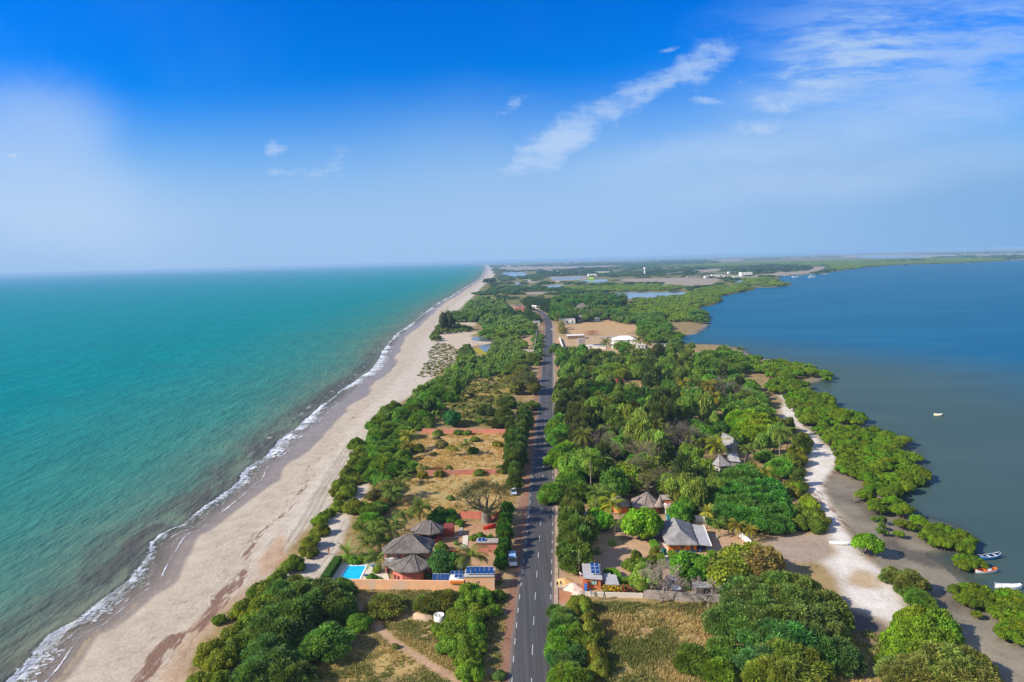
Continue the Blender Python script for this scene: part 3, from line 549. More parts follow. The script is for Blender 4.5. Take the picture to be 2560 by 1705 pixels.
# road
def road_mat():
    m, t, out = new_mat('asphalt'); p = N('ShaderNodeBsdfPrincipled', t); g = N('ShaderNodeNewGeometry', t); pos = g.outputs['Position']
    off = attr('off', t).outputs['Fac']
    n1 = noise(pos, 0.25, 5, 0.6, tree=t).outputs[0]; n2 = noise(pos, 3.0, 5, 0.7, tree=t).outputs[0]
    mp = N('ShaderNodeMapping', t); mp.inputs['Scale'].default_value = (1.6, 0.03, 1); L(pos, mp.inputs['Vector'], t); n3 = noise(mp.outputs[0], 1.0, 3, 0.5, tree=t).outputs[0]
    c = mixc(maprange(n3, 0.35, 0.65, 0, 1, t), (0.056, 0.053, 0.052), (0.082, 0.077, 0.074), tree=t)
    c = mixc(maprange(n2, 0.4, 0.8, 0, 0.4, t), c, (0.10, 0.095, 0.09), tree=t)
    a = wmath('ABSOLUTE', off, tree=t); e = maprange(wmath('ADD', a, wmath('MULTIPLY', wmath('SUBTRACT', n1, 0.5, tree=t), 0.7, tree=t), tree=t), 2.95, 3.55, 0, 0.75, t)
    c = mixc(e, c, (0.22, 0.16, 0.12), tree=t)
    L(c, p.inputs['Base Color'], t); p.inputs['Roughness'].default_value = 0.75; p.inputs['Specular IOR Level'].default_value = 0.3
    L(p.outputs[0], out.inputs[0], t); return m
def ribbon(name, line, offs, z, mat, kind='structure', s0=None, s1=None):
    d = np.gradient(line, axis=0); d /= np.linalg.norm(d, axis=1)[:, None]; nrm = np.stack([d[:, 1], -d[:, 0]], 1)
    V = np.concatenate([np.column_stack([line + nrm * o, np.full(len(line), z)]) for o in offs]); n = len(line); k = len(offs)
    q = np.array([[i + j * n, i + (j + 1) * n, i + 1 + (j + 1) * n, i + 1 + j * n] for j in range(k - 1) for i in range(n - 1)])
    me = mesh_np(name, V, q, mat, None, {'off': np.repeat(np.array(offs, float), n)})
    o = link(name, me); tag(o, kind=kind); return o
def resample(line, step):
    s = seglen(line); t = np.arange(0, s[-1], step); return np.column_stack([np.interp(t, s, line[:, 0]), np.interp(t, s, line[:, 1])])
RL = resample(ROAD_C, 2.0)
ribbon('road', RL, [-3.75, -3.0, -1.5, 0, 1.5, 3.0, 3.75], 0.13, road_mat())
M_shoulder = surf('pale_gravel', (0.38, 0.275, 0.185), 0.95, 0.3, 0.6, bump=0.4, bscale=6, coords='Object')
ribbon('pavement', RL, [3.7, 4.1, 4.55], 0.118, M_shoulder)
M_line = surf('road_paint', (0.50, 0.49, 0.46), 0.6, 0.15, 2.0)
def dashes(name, off, length, gap, width):
    s = seglen(ROAD_C); V = []; Q = []
    d = np.gradient(ROAD_C, axis=0); d /= np.linalg.norm(d, axis=1)[:, None]
    for a in np.arange(2, min(s[-1], 1000), length + gap):
        for b in (a, a + length):
            p = np.array([np.interp(b, s, ROAD_C[:, 0]), np.interp(b, s, ROAD_C[:, 1])]); dx = np.interp(b, s, d[:, 0]); dy = np.interp(b, s, d[:, 1]); nr = np.array([dy, -dx])
            for w in (-width / 2, width / 2): V.append((*(p + nr * (off + w)), 0.137))
        n = len(V); Q.append((n - 4, n - 3, n - 1, n - 2))
    tag(link(name, mesh_np(name, np.array(V), np.array(Q), M_line)), kind='structure')
dashes('road_edge_marking', -3.05, 1.9, 3.4, 0.14); dashes('road_edge_marking', 3.10, 1.9, 3.4, 0.14); dashes('road_centre_marking', 0.05, 3.0, 6.4, 0.12)
# ponds
def pond_mat():
    m, t, out = new_mat('pond_water'); p = N('ShaderNodeBsdfPrincipled', t); g = N('ShaderNodeNewGeometry', t)
    n = noise(g.outputs['Position'], 0.02, 4, 0.6, tree=t).outputs[0]
    L(mixc(maprange(n, 0.35, 0.65, 0, 1, t), (0.10, 0.13, 0.16), (0.17, 0.17, 0.17), tree=t), p.inputs['Base Color'], t); p.inputs['Roughness'].default_value = 0.12; p.inputs['IOR'].default_value = 1.33
    L(p.outputs[0], out.inputs[0], t); return m
M_pond = pond_mat()
def pond(pts, amp=0.8):
    w = W2(pts); c = catmull(np.vstack([w, w[:1]]), 5)[:-1]; c = c + (np.stack([fbm(c, 6, 61), fbm(c, 6, 62)], 1) - 0.5) * amp
    me = bpy.data.meshes.new('pond'); me.from_pydata([(x, y, 0.16) for x, y in c], [], [list(range(len(c)))]); me.materials.append(M_pond); me.update()
    tag(link('pond', me), kind='structure')
pond([Z8(670, 760), Z8(720, 715), Z8(900, 700), Z8(1000, 740), Z8(1060, 790), Z8(860, 785)]); pond([Z8(800, 870), Z8(1020, 830), Z8(990, 920), Z8(1030, 995), Z8(900, 960)])
for pts in ([Z4(300, 250), Z4(420, 232), Z4(640, 240), Z4(690, 290), Z4(560, 320), Z4(420, 310)], [Z4(1040, 325), Z4(1500, 308), Z4(1440, 340), Z4(1100, 350)], [Z4(1440, 372), Z4(1640, 350), Z4(1860, 345), Z4(1840, 378), Z4(1600, 388)], [Z4(960, 440), Z4(1160, 425), Z4(1200, 455), Z4(1040, 468)], [Z4(490, 405), Z4(590, 405), Z4(620, 435), Z4(530, 445)],
            [Z4(1560, 560), Z4(1800, 535), Z4(2355, 530), Z5(240, 640), Z5(550, 640), Z5(520, 690), Z5(120, 715), Z5(0, 735), Z4(2000, 605), Z4(1560, 600)], [Z5(1150, 490), Z5(1280, 490), Z5(1290, 525), Z5(1180, 535)], [Z5(10, 800), Z5(200, 790), Z5(180, 806), Z5(20, 816)], [Z6(300, 195), Z6(1100, 190), Z6(1000, 215), Z6(400, 222)], [Z7(1560, 150), Z7(1950, 148), Z7(1780, 180)], [Z8(900, 130), Z8(1050, 140), Z8(1000, 165), Z8(930, 160)]):
    pond(pts, 3)
# ------------------------------------------------------------------ foliage materials
def leaf_mat(name, trans=0.42, rough=0.6, hue=0.02, mul=(2.4, 2.12, 1.08)):
    m, t, out = new_mat(name); oi = N('ShaderNodeObjectInfo', t); a = attr('leafcol', t).outputs['Color']
    c = mixc(1.0, mixc(1.0, a, oi.outputs['Color'], 'MULTIPLY', t), mul, 'MULTIPLY', t)
    hs = N('ShaderNodeHueSaturation', t); L(c, hs.inputs['Color'], t)
    L(maprange(oi.outputs['Random'], 0, 1, 0.5 - hue, 0.5 + hue, t, 'LINEAR'), hs.inputs['Hue'], t)
    L(maprange(oi.outputs['Random'], 0, 1, 0.85, 1.15, t, 'LINEAR'), hs.inputs['Value'], t)
    d = N('ShaderNodeBsdfPrincipled', t); L(hs.outputs[0], d.inputs['Base Color'], t); d.inputs['Roughness'].default_value = rough; d.inputs['Specular IOR Level'].default_value = 0.25
    tl = N('ShaderNodeBsdfTranslucent', t); L(mixc(1.0, hs.outputs[0], (1.25, 1.2, 0.6), 'MULTIPLY', t), tl.inputs['Color'], t)
    mx = N('ShaderNodeMixShader', t); mx.inputs[0].default_value = trans; L(d.outputs[0], mx.inputs[1], t); L(tl.outputs[0], mx.inputs[2], t)
    L(mx.outputs[0], out.inputs[0], t); return m
M_leaf = leaf_mat('foliage_leaves'); M_twig = leaf_mat('dry_twigs', 0.02, 0.9, 0.0, (1, 1, 1))
M_bark = surf('grey_brown_bark', (0.16, 0.12, 0.09), 0.9, 0.3, 3.0, bump=0.6, bscale=9); M_bark2 = surf('pale_grey_bark', (0.20, 0.17, 0.15), 0.9, 0.25, 2.0, bump=0.6, bscale=6)
M_palm = surf('ringed_palm_trunk', (0.24, 0.19, 0.14), 0.9, 0.25, 4.0, bump=0.5, bscale=14); M_root = surf('mangrove_root', (0.13, 0.085, 0.065), 0.85, 0.25, 4.0)
class MB:
    """collects faces of several shapes and links them as one mesh object"""
    def __init__(s): s.v = []; s.f = []; s.m = []; s.c = []
    def add(s, V, Fs, mi=0, col=(1, 1, 1)):
        n = len(s.v); s.v += [tuple(map(float, p)) for p in V]; s.f += [tuple(i + n for i in f) for f in Fs]; s.m += [mi] * len(Fs); s.c += [col] * len(V)
    def box(s, c, d, rz=0.0, mi=0, M=None):
        x, y, z = d[0] / 2, d[1] / 2, d[2] / 2; R = Matrix.Rotation(rz, 3, 'Z') if M is None else M
        V = [Vector(c) + R @ Vector((a * x, b * y, e * z)) for a, b, e in ((-1, -1, -1), (1, -1, -1), (1, 1, -1), (-1, 1, -1), (-1, -1, 1), (1, -1, 1), (1, 1, 1), (-1, 1, 1))]
        s.add(V, [(0, 3, 2, 1), (4, 5, 6, 7), (0, 1, 5, 4), (1, 2, 6, 5), (2, 3, 7, 6), (3, 0, 4, 7)], mi)
    def prism(s, poly, z0, z1, mi=0, top=True, bottom=True):
        n = len(poly); V = [(p[0], p[1], z0) for p in poly] + [(p[0], p[1], z1) for p in poly]
        Fs = [(i, (i + 1) % n, n + (i + 1) % n, n + i) for i in range(n)]
        if top: Fs.append(tuple(range(n, 2 * n)))
        if bottom: Fs.append(tuple(reversed(range(n))))
        s.add(V, Fs, mi)
    def tube(s, pts, rads, k=6, mi=0, cap=True, col=(1, 1, 1)):
        pts = [Vector(p) for p in pts]; V = []; Fs = []
        for i, p in enumerate(pts):
            d = (pts[min(i + 1, len(pts) - 1)] - pts[max(i - 1, 0)]); d = d.normalized() if d.length > 1e-6 else Vector((0, 0, 1))
            a = d.orthogonal().normalized() if abs(d.z) < 0.95 else Vector((1, 0, 0)); a = (a - d * a.dot(d)).normalized(); b = d.cross(a)
            for j in range(k):
                th = 2 * math.pi * j / k; V.append(p + (a * math.cos(th) + b * math.sin(th)) * rads[i])
        for i in range(len(pts) - 1):
            for j in range(k): Fs.append((i * k + j, i * k + (j + 1) % k, (i + 1) * k + (j + 1) % k, (i + 1) * k + j))
        if cap: Fs.append(tuple(reversed(range(k)))); Fs.append(tuple(range((len(pts) - 1) * k, len(pts) * k)))
        s.add(V, Fs, mi, col)
    def lathe(s, prof, k=16, c=(0, 0, 0), mi=0, capt=False, capb=False, ph=0.0):
        V = [(c[0] + r * math.cos(2 * math.pi * j / k + ph), c[1] + r * math.sin(2 * math.pi * j / k + ph), c[2] + z) for r, z in prof for j in range(k)]
        Fs = [(i * k + j, i * k + (j + 1) % k, (i + 1) * k + (j + 1) % k, (i + 1) * k + j) for i in range(len(prof) - 1) for j in range(k)]
        if capt: Fs.append(tuple(range((len(prof) - 1) * k, len(prof) * k)))
        if capb: Fs.append(tuple(reversed(range(k))))
        s.add(V, Fs, mi)
    def mesh(s, name, mats, smooth=False, col=False):
        me = bpy.data.meshes.new(name); me.from_pydata(s.v, [], s.f)
        for m in (mats if isinstance(mats, (list, tuple)) else [mats]): me.materials.append(m)
        me.polygons.foreach_set('material_index', s.m)
        if smooth: me.polygons.foreach_set('use_smooth', [True] * len(s.f))
        if col:
            a = me.attributes.new('leafcol', 'FLOAT_COLOR', 'POINT'); c4 = np.ones((len(s.v), 4), np.float32); c4[:, :3] = np.array(s.c); a.data.foreach_set('color', c4.ravel())
        me.update(); return me
    def build(s, name, mats, parent=None, smooth=False, col=False): return link(name, s.mesh(name, mats, smooth, col), parent)
# ------------------------------------------------------------------ crowns (unit radius 1, unit height 1, base at z = 0)
def unit(v): return v / np.maximum(np.linalg.norm(v, axis=-1, keepdims=True), 1e-9)
def ico(n=1):
    bm = bmesh.new(); bmesh.ops.create_icosphere(bm, subdivisions=n, radius=1.0)
    V = np.array([v.co[:] for v in bm.verts]); Fs = np.array([[v.index for v in f.verts] for f in bm.faces]); bm.free(); return V, Fs
ICO_V, ICO_F = ico(2)
CROWN = {  # lobes, lobe radius, vertical centre range, leaf length, leaf width, droop, alignment with the outward direction
    'thorn': dict(nl=30, lr=(0.20, 0.36), prof='dome', ll=0.175, lw=0.027, droop=0.35, out=0.75, asp=0.75, core=0.70),
    'shrub': dict(nl=22, lr=(0.22, 0.38), prof='dome', ll=0.075, lw=0.048, droop=0.0, out=0.25, asp=0.9, core=0.78),
    'mangrove': dict(nl=18, lr=(0.22, 0.38), prof='domehi', ll=0.085, lw=0.058, droop=0.0, out=0.2, asp=0.85, core=0.78),
    'broadleaf': dict(nl=30, lr=(0.24, 0.38), prof='ball', ll=0.095, lw=0.065, droop=0.15, out=0.2, asp=0.95, core=0.76),
    'casuarina': dict(nl=34, lr=(0.22, 0.40), prof='cone', ll=0.28, lw=0.035, droop=0.25, out=0.8, asp=0.42, core=0.50),
    'weeping': dict(nl=26, lr=(0.24, 0.36), prof='tall', ll=0.20, lw=0.045, droop=0.7, out=0.4, asp=0.55, core=0.60)}
def crown_arrays(kind, seed, nleaf):
    r = np.random.default_rng(seed * 31 + hash(kind) % 1 + len(kind) * 7); C = CROWN[kind]; nl = C['nl']; cs = []; rs = []
    for i in range(nl):
        a = r.uniform(0, 2 * math.pi); q = math.sqrt(r.uniform(0, 1)); lr = r.uniform(*C['lr'])
        if C['prof'] == 'dome': rad = q * (1 - lr * 0.8); z = (1 - 0.80 * rad ** 2) * r.uniform(0.72, 1) - lr * C['asp'] * 0.9; z = max(z, 0.12)
        elif C['prof'] == 'domehi': rad = q * (1 - lr * 0.8); z = 0.30 + (0.7 * (1 - 0.6 * rad ** 2)) * r.uniform(0.6, 1) - lr * 0.5
        elif C['prof'] == 'ball':
            d = unit(r.normal(size=3)); rad = np.hypot(d[0], d[1]) * (1 - lr) ; z = 0.58 + d[2] * (0.42 - lr * 0.5); a = math.atan2(d[1], d[0])
        elif C['prof'] == 'cone': z = 0.12 + 0.80 * r.uniform(0, 1) ** 0.9; mxr = 0.95 * (1 - z) ** 0.38 + 0.15; rad = mxr * math.sqrt(r.uniform(0.1, 1)) * 0.75; lr *= 0.72 + 0.35 * (1 - z)
        else: z = 0.32 + 0.58 * r.uniform(0, 1); mxr = math.sin(math.pi * min(1, (z - 0.1) / 0.95)) * 0.8 + 0.15; rad = mxr * q * 0.85
        cs.append((rad * math.cos(a), rad * math.sin(a), z)); rs.append(lr)
    cs = np.array(cs); rs = np.array(rs); asp = C['asp']
    w = rs ** 2; li = r.choice(nl, size=int(nleaf * 2.2), p=w / w.sum()); d = unit(r.normal(size=(len(li), 3)))
    low = d[:, 2] < -0.25; d[low, 2] *= -0.4; d = unit(d)
    u_ = r.random(len(li)); sh = np.where(u_ < 0.60, r.uniform(0.86, 1.08, len(li)), np.where(u_ < 0.80, r.uniform(1.04, 1.28, len(li)), r.uniform(0.6, 0.9, len(li))))
    S = np.array([1, 1, asp]); p = cs[li] + d * S * (rs[li] * sh)[:, None]
    ok = p[:, 2] > 0.01
    for j in range(nl):      # leaves deep inside another lobe are never seen
        q = (p - cs[j]) / S; ok &= (np.linalg.norm(q, axis=1) > rs[j] * 0.78) | (li == j)
    p = p[ok][:nleaf]; d = d[ok][:nleaf]; li = li[ok][:nleaf]; n = len(p)
    rnd = unit(r.normal(size=(n, 3))); hor = unit(d * np.array([1, 1, 0.2]))
    t = unit(d * C['out'] + rnd * (1.05 - C['out']) * 0.9 + hor * 0.25 * (C['droop'] > 0) + np.array([0, 0, -1]) * C['droop'] * r.uniform(0.4, 1.2, (n, 1)))
    side = unit(np.cross(t, unit(d * 0.7 + rnd * 0.7))); ll = C['ll'] * r.uniform(0.65, 1.35, (n, 1)); lw = C['lw'] * r.uniform(0.7, 1.3, (n, 1)); asz = np.array([1, 1, 1.0 / max(0.6, asp + 0.25)])
    V = np.stack([p - t * ll * 0.5, p + side * lw + t * ll * 0.05, p + t * ll * 0.55, p - side * lw + t * ll * 0.05], 1)
    tint_l = r.uniform(0.66, 1.26, nl); tl = tint_l[li] * r.uniform(0.58, 1.42, n); ye = r.uniform(0.88, 1.16, nl)[li] * r.uniform(0.93, 1.08, n)
    col = np.stack([tl * ye, tl, tl * (0.9 + 0 * ye)], 1)
    V = V.reshape(-1, 3); Fq = np.arange(len(V)).reshape(-1, 4); cc = np.repeat(col, 4, 0)
    # dense inner core, shade inside the crown painted into its darker tint
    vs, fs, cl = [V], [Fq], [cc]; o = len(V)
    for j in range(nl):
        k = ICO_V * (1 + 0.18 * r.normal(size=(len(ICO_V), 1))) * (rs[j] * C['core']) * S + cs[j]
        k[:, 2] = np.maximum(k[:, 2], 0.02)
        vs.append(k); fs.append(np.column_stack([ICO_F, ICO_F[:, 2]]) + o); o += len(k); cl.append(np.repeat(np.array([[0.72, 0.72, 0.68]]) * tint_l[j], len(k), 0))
    return np.concatenate(vs), np.concatenate(fs), np.concatenate(cl)
def crown_mesh(kind, seed, nleaf):
    V, Fq, c = crown_arrays(kind, seed, nleaf)
    me = bpy.data.meshes.new('crown'); nleaf_f = (Fq[:, 2] != Fq[:, 3])
    tri = Fq[~nleaf_f][:, :3]; quad = Fq[nleaf_f]
    me.vertices.add(len(V)); me.vertices.foreach_set('co', V.astype(np.float32).ravel())
    me.loops.add(quad.size + tri.size); me.loops.foreach_set('vertex_index', np.concatenate([quad.ravel(), tri.ravel()]).astype(np.int32))
    me.polygons.add(len(quad) + len(tri)); me.polygons.foreach_set('loop_start', np.concatenate([np.arange(len(quad)) * 4, quad.size + np.arange(len(tri)) * 3]).astype(np.int32))
    a = me.attributes.new('leafcol', 'FLOAT_COLOR', 'POINT'); c4 = np.ones((len(V), 4), np.float32); c4[:, :3] = c; a.data.foreach_set('color', c4.ravel())
    me.materials.append(M_leaf); me.update(); return me
def trunk_mesh(kind, seed):
    r = random.Random(seed * 13 + 5); b = MB()
    if kind == 'mangrove':
        for i in range(9):
            a = i * 0.7 + r.random(); q = r.uniform(0.35, 0.75)
            b.tube([(q * math.cos(a), q * math.sin(a), -0.12), (q * 0.7 * math.cos(a), q * 0.7 * math.sin(a), 0.16), (q * 0.3 * math.cos(a), q * 0.3 * math.sin(a), 0.45)], [0.018, 0.022, 0.02], 4)
        b.tube([(0, 0, 0), (0.02, 0, 0.6)], [0.05, 0.03], 5); return b.mesh('roots', M_root)
    tall = kind in ('casuarina', 'weeping', 'broadleaf'); fat = {'thorn': 0.055, 'shrub': 0.04, 'broadleaf': 0.075, 'casuarina': 0.085, 'weeping': 0.08}[kind]
    top = 0.92 if kind == 'casuarina' else 0.6; lean = (r.uniform(-0.1, 0.1), r.uniform(-0.1, 0.1))
    b.tube([(0, 0, -0.05), (lean[0] * 0.4, lean[1] * 0.4, top * 0.4), (lean[0], lean[1], top)], [fat * 1.25, fat * 0.85, fat * 0.3], 7)
    for i in range(6 if tall else 7):
        a = i * 1.05 + r.random() * 0.6; z = top * r.uniform(0.25, 0.8) if tall else r.uniform(0.05, 0.25); q = r.uniform(0.4, 0.8) * (1 - z * 0.6 if kind == 'casuarina' else 1)
        b.tube([(0, 0, z), (q * 0.5 * math.cos(a), q * 0.5 * math.sin(a), z + 0.16), (q * math.cos(a), q * math.sin(a), z + (0.25 if tall else 0.42))], [fat * 0.55, fat * 0.4, fat * 0.15], 5)
    return b.mesh('trunk', M_bark)
KINDS = ['thorn', 'shrub', 'mangrove', 'broadleaf', 'casuarina', 'weeping']
NV = 5
NEAR = {'thorn': 9000, 'shrub': 5200, 'mangrove': 3600, 'broadleaf': 6400, 'casuarina': 4200, 'weeping': 4200}
PROTO = {k: [crown_mesh(k, i, NEAR[k]) for i in range(NV)] for k in KINDS}
PROTO_L = {k: [crown_mesh(k, i + 50, NEAR[k] // 4) for i in range(3)] for k in KINDS}
TRUNK = {k: [trunk_mesh(k, i) for i in range(3)] for k in KINDS}
def palm_mesh(seed, n=20, L0=1.0, droop=1.0, stiff=False):
    r = random.Random(seed); b = MB()
    for i in range(n):
        a = 2 * math.pi * i / n * 2.4 + r.uniform(-0.3, 0.3); el = r.uniform(-0.15, 1.15) if not stiff else r.uniform(-0.5, 1.3); ln = L0 * r.uniform(0.8, 1.1); p = Vector((0, 0, 0)); pts = []; NS = 9
        for k in range(NS + 1):
            pts.append(p.copy()); e = el - droop * 1.6 * (k / NS) ** 1.5
            p = p + Vector((math.cos(a) * math.cos(e), math.sin(a) * math.cos(e), math.sin(e))) * ln / NS
        c = r.uniform(0.8, 1.2); dead = (el < 0.0 and r.random() < 0.4); col = (c * 1.6, c * 1.25, c * 0.9) if dead else (c * r.uniform(0.95, 1.25), c, c * 0.9)
        for k in range(NS):
            q0, q1 = pts[k], pts[k + 1]; d = (q1 - q0).normalized(); s = d.cross(Vector((0, 0, 1))); s = s.normalized() if s.length > 0.05 else Vector((-math.sin(a), math.cos(a), 0))
            up = s.cross(d); w = 0.30 * ln * math.sin(math.pi * (0.12 + 0.80 * k / NS)) * (0.8 if stiff else 1.0)
            for sg in (-1, 1):
                for h in (0.0, 0.33, 0.66):
                    m = q0.lerp(q1, h); m2 = q0.lerp(q1, h + 0.30); tip = m2 + (s * sg * 0.8 + d * 0.55 - Vector((0, 0, 1)) * (0.45 if not stiff else 0.1) + up * 0.1) * w
                    b.add([m, m2, tip], [(0, 1, 2)], 0, col)
            b.add([q0 - s * 0.008, q0 + s * 0.008, q1 + s * 0.006, q1 - s * 0.006], [(0, 1, 2, 3)], 0, (1.9, 1.6, 1.0))
    return b.mesh('crown', M_leaf, col=True)
PALM = [palm_mesh(i, 22) for i in range(5)]; FAN = [palm_mesh(40 + i, 34, 0.8, 0.35, True) for i in range(2)]
def palm_trunk(seed, lean):
    r = random.Random(seed); b = MB(); pts = [(lean * t * t, lean * 0.4 * t * t, t) for t in np.linspace(0, 1, 8)]
    b.tube(pts, [0.032 if i == 0 else 0.022 - 0.008 * i / 8 for i in range(8)], 7); return b.mesh('trunk', M_palm, True)
PTR = [palm_trunk(i, l) for i, l in enumerate((0.05, 0.14, -0.10, 0.02))]
# bare trees: limbs that fork again and again
def bare_tree(seed, h, spread, r0, depth=6, leaves=0, twig=(0.8, 0.72, 0.68), fat=False):
    r = random.Random(seed); tb = MB(); bb = MB(); tips = []
    def grow(p, d, ln, rad, lev):
        pts = [p.copy()]; rads = [rad]; n = 3
        for k in range(n):
            d = (d + Vector((r.uniform(-1, 1), r.uniform(-1, 1), r.uniform(-0.5, 0.8))) * 0.22).normalized(); p = p + d * ln / n; pts.append(p.copy()); rads.append(rad * (1 - 0.4 * (k + 1) / n))
        bb.tube(pts, rads, 5 if lev < 2 else 3, col=twig if lev > 1 else (0.75, 0.7, 0.66), cap=False)
        if lev >= depth: tips.append(p.copy()); return
        for k in range(r.choice((2, 3, 3)) if lev < depth - 1 else 3):
            a = r.uniform(0, 6.28); el = r.uniform(-0.1, 0.55); nd = (d * 0.75 + Vector((math.cos(a), math.sin(a), el)) * r.uniform(0.6, 0.95)); nd.z = max(nd.z, -0.25); grow(p, nd.normalized(), ln * r.uniform(0.62, 0.82), max(rads[-1] * 0.62, 0.018), lev + 1)
    th = h * (0.42 if fat else 0.25)
    if fat: tb.lathe([(r0 * 1.25, -0.2), (r0 * 1.08, 0.5), (r0, th * 0.5), (r0 * 0.92, th * 0.8), (r0 * 0.7, th), (r0 * 0.3, th * 1.12)], 16, capt=True)
    else: tb.tube([(0, 0, -0.2), (0.1, 0, th * 0.5), (0, 0.1, th)], [r0 * 1.3, r0, r0 * 0.8], 8)
    nb = 8 if fat else 5
    for i in range(nb):
        a = i * 6.283 / nb + r.uniform(-0.3, 0.3); grow(Vector((math.cos(a) * r0 * 0.5, math.sin(a) * r0 * 0.5, th * r.uniform(0.75, 0.95))), Vector((math.cos(a), math.sin(a), r.uniform(0.2, 0.9))).normalized(), spread * 0.36, r0 * (0.34 if fat else 0.5), 0)
    tm = tb.mesh('trunk', M_bark2, True); bmh = bb.mesh('branches', M_twig, col=True); lm = None
    if leaves:
        lb = MB()
        for i in range(leaves):
            p = r.choice(tips) + Vector((r.gauss(0, 0.35), r.gauss(0, 0.35), r.gauss(0, 0.25))); a = r.uniform(0, 6.28); u = Vector((math.cos(a), math.sin(a), r.uniform(-0.4, 0.4))) * 0.20; w = u.cross(Vector((r.uniform(-1, 1), r.uniform(-1, 1), 1)).normalized()) * 0.7
            c = r.uniform(0.7, 1.3); lb.add([p - u, p - w, p + u, p + w], [(0, 1, 2, 3)], 0, (c, c, c * 0.9))
        lm = lb.mesh('crown', M_leaf, col=True)
    return tm, bmh, lm
# ------------------------------------------------------------------ landmarks used to say which plant is meant
COLR = {'thorn': (0.055, 0.140, 0.018), 'shrub': (0.085, 0.130, 0.016), 'mangrove': (0.062, 0.115, 0.006), 'broadleaf': (0.050, 0.150, 0.018), 'casuarina': (0.072, 0.082, 0.034), 'weeping': (0.120, 0.175, 0.045)}
NOUN = {'thorn': 'thorn tree', 'shrub': 'rounded shrub', 'mangrove': 'mangrove', 'broadleaf': 'broadleaf tree', 'casuarina': 'casuarina', 'weeping': 'weeping tree'}
NAME = {'thorn': 'thorn_tree', 'shrub': 'shrub', 'mangrove': 'mangrove_tree', 'broadleaf': 'broadleaf_tree', 'casuarina': 'casuarina_tree', 'weeping': 'weeping_tree', 'palm': 'palm_tree', 'fan': 'fan_palm'}
CAT = {'shrub': 'shrub', 'mangrove': 'mangrove'}
TREES = []      # dict(kind, x, y, r, h, tone, label)
OCC = []
def ground_z(x, y):
    P = np.array([[x, y]]); s, _ = line_dist(P, SHORE); s = s[0] if not inside(P, SEA_POLY)[0] else -s[0]; l = -sdf(P, LAG_POLY)[0]
    return float(min(0.0, WZ + np.clip(s / 20, -0.2, 1), WZ + np.clip(l / 16, -0.1, 1)))
def plant(kind, px, py, r, h=None, tone=None, label=None, zc=None, force=True, name=None):
    hh = h if h else {'thorn': 1.25, 'shrub': 1.15, 'mangrove': 1.15, 'broadleaf': 1.8, 'casuarina': 4.0, 'weeping': 2.6, 'palm': 2.4, 'fan': 2.0}[kind] * r
    x, y = at(px, py, (hh * 0.55 - (0.8 if kind == 'mangrove' else 0)) if zc is None else zc)
    OCC.append((x, y, r)); TREES.append(dict(kind=kind, x=x, y=y, r=r, h=hh, tone=tone, label=label, name=name)); return TREES[-1]
NO_GO = []
def fill(pts, mix, spacing, rr, zc=2.5, tries=4000, over=0.62, tone=None, seed=1, name=None, hf=1.0):
    poly = W2(pts, zc); r = random.Random(seed); lo = poly.min(0); hi = poly.max(0); area = 0.5 * abs(np.dot(poly[:, 0], np.roll(poly[:, 1], -1)) - np.dot(poly[:, 1], np.roll(poly[:, 0], -1)))
    n = int(min(tries, area / (spacing * spacing) * 9)); cand = np.column_stack([rng.uniform(lo[0], hi[0], n * 2), rng.uniform(lo[1], hi[1], n * 2)]); cand = cand[inside(cand, poly)]
    if not len(cand): return
    rd, _ = line_dist(cand, ROAD_C); ok = rd > 5.2; bad = np.zeros(len(cand), bool)
    for q in NO_GO: bad |= sdf(cand, q) > -1.2
    cand = cand[ok & ~bad]
    kinds = [k for k, w in mix]; ws = [w for k, w in mix]; occ = np.array(OCC) if OCC else np.zeros((0, 3))
    for c in cand:
        k = r.choices(kinds, ws)[0]; q = r.uniform(*rr) * {'casuarina': 0.72, 'palm': 0.8, 'weeping': 0.85, 'shrub': 0.85}.get(k, 1.0)
        if len(occ) and ((np.hypot(occ[:, 0] - c[0], occ[:, 1] - c[1]) < (occ[:, 2] + q) * over).any()): continue
        hh = {'thorn': 1.25, 'shrub': 1.15, 'mangrove': 1.15, 'broadleaf': 1.7, 'casuarina': 3.0, 'weeping': 2.5, 'palm': 2.4, 'fan': 2.2}[k] * q * r.uniform(0.8, 1.2) * hf * (0.75 if c[1] > 450 else 1.0)
        occ = np.vstack([occ, [(c[0], c[1], q)]]); OCC.append((c[0], c[1], q)); TREES.append(dict(kind=k, x=c[0], y=c[1], r=q, h=hh, tone=tone, label=None, name=name))
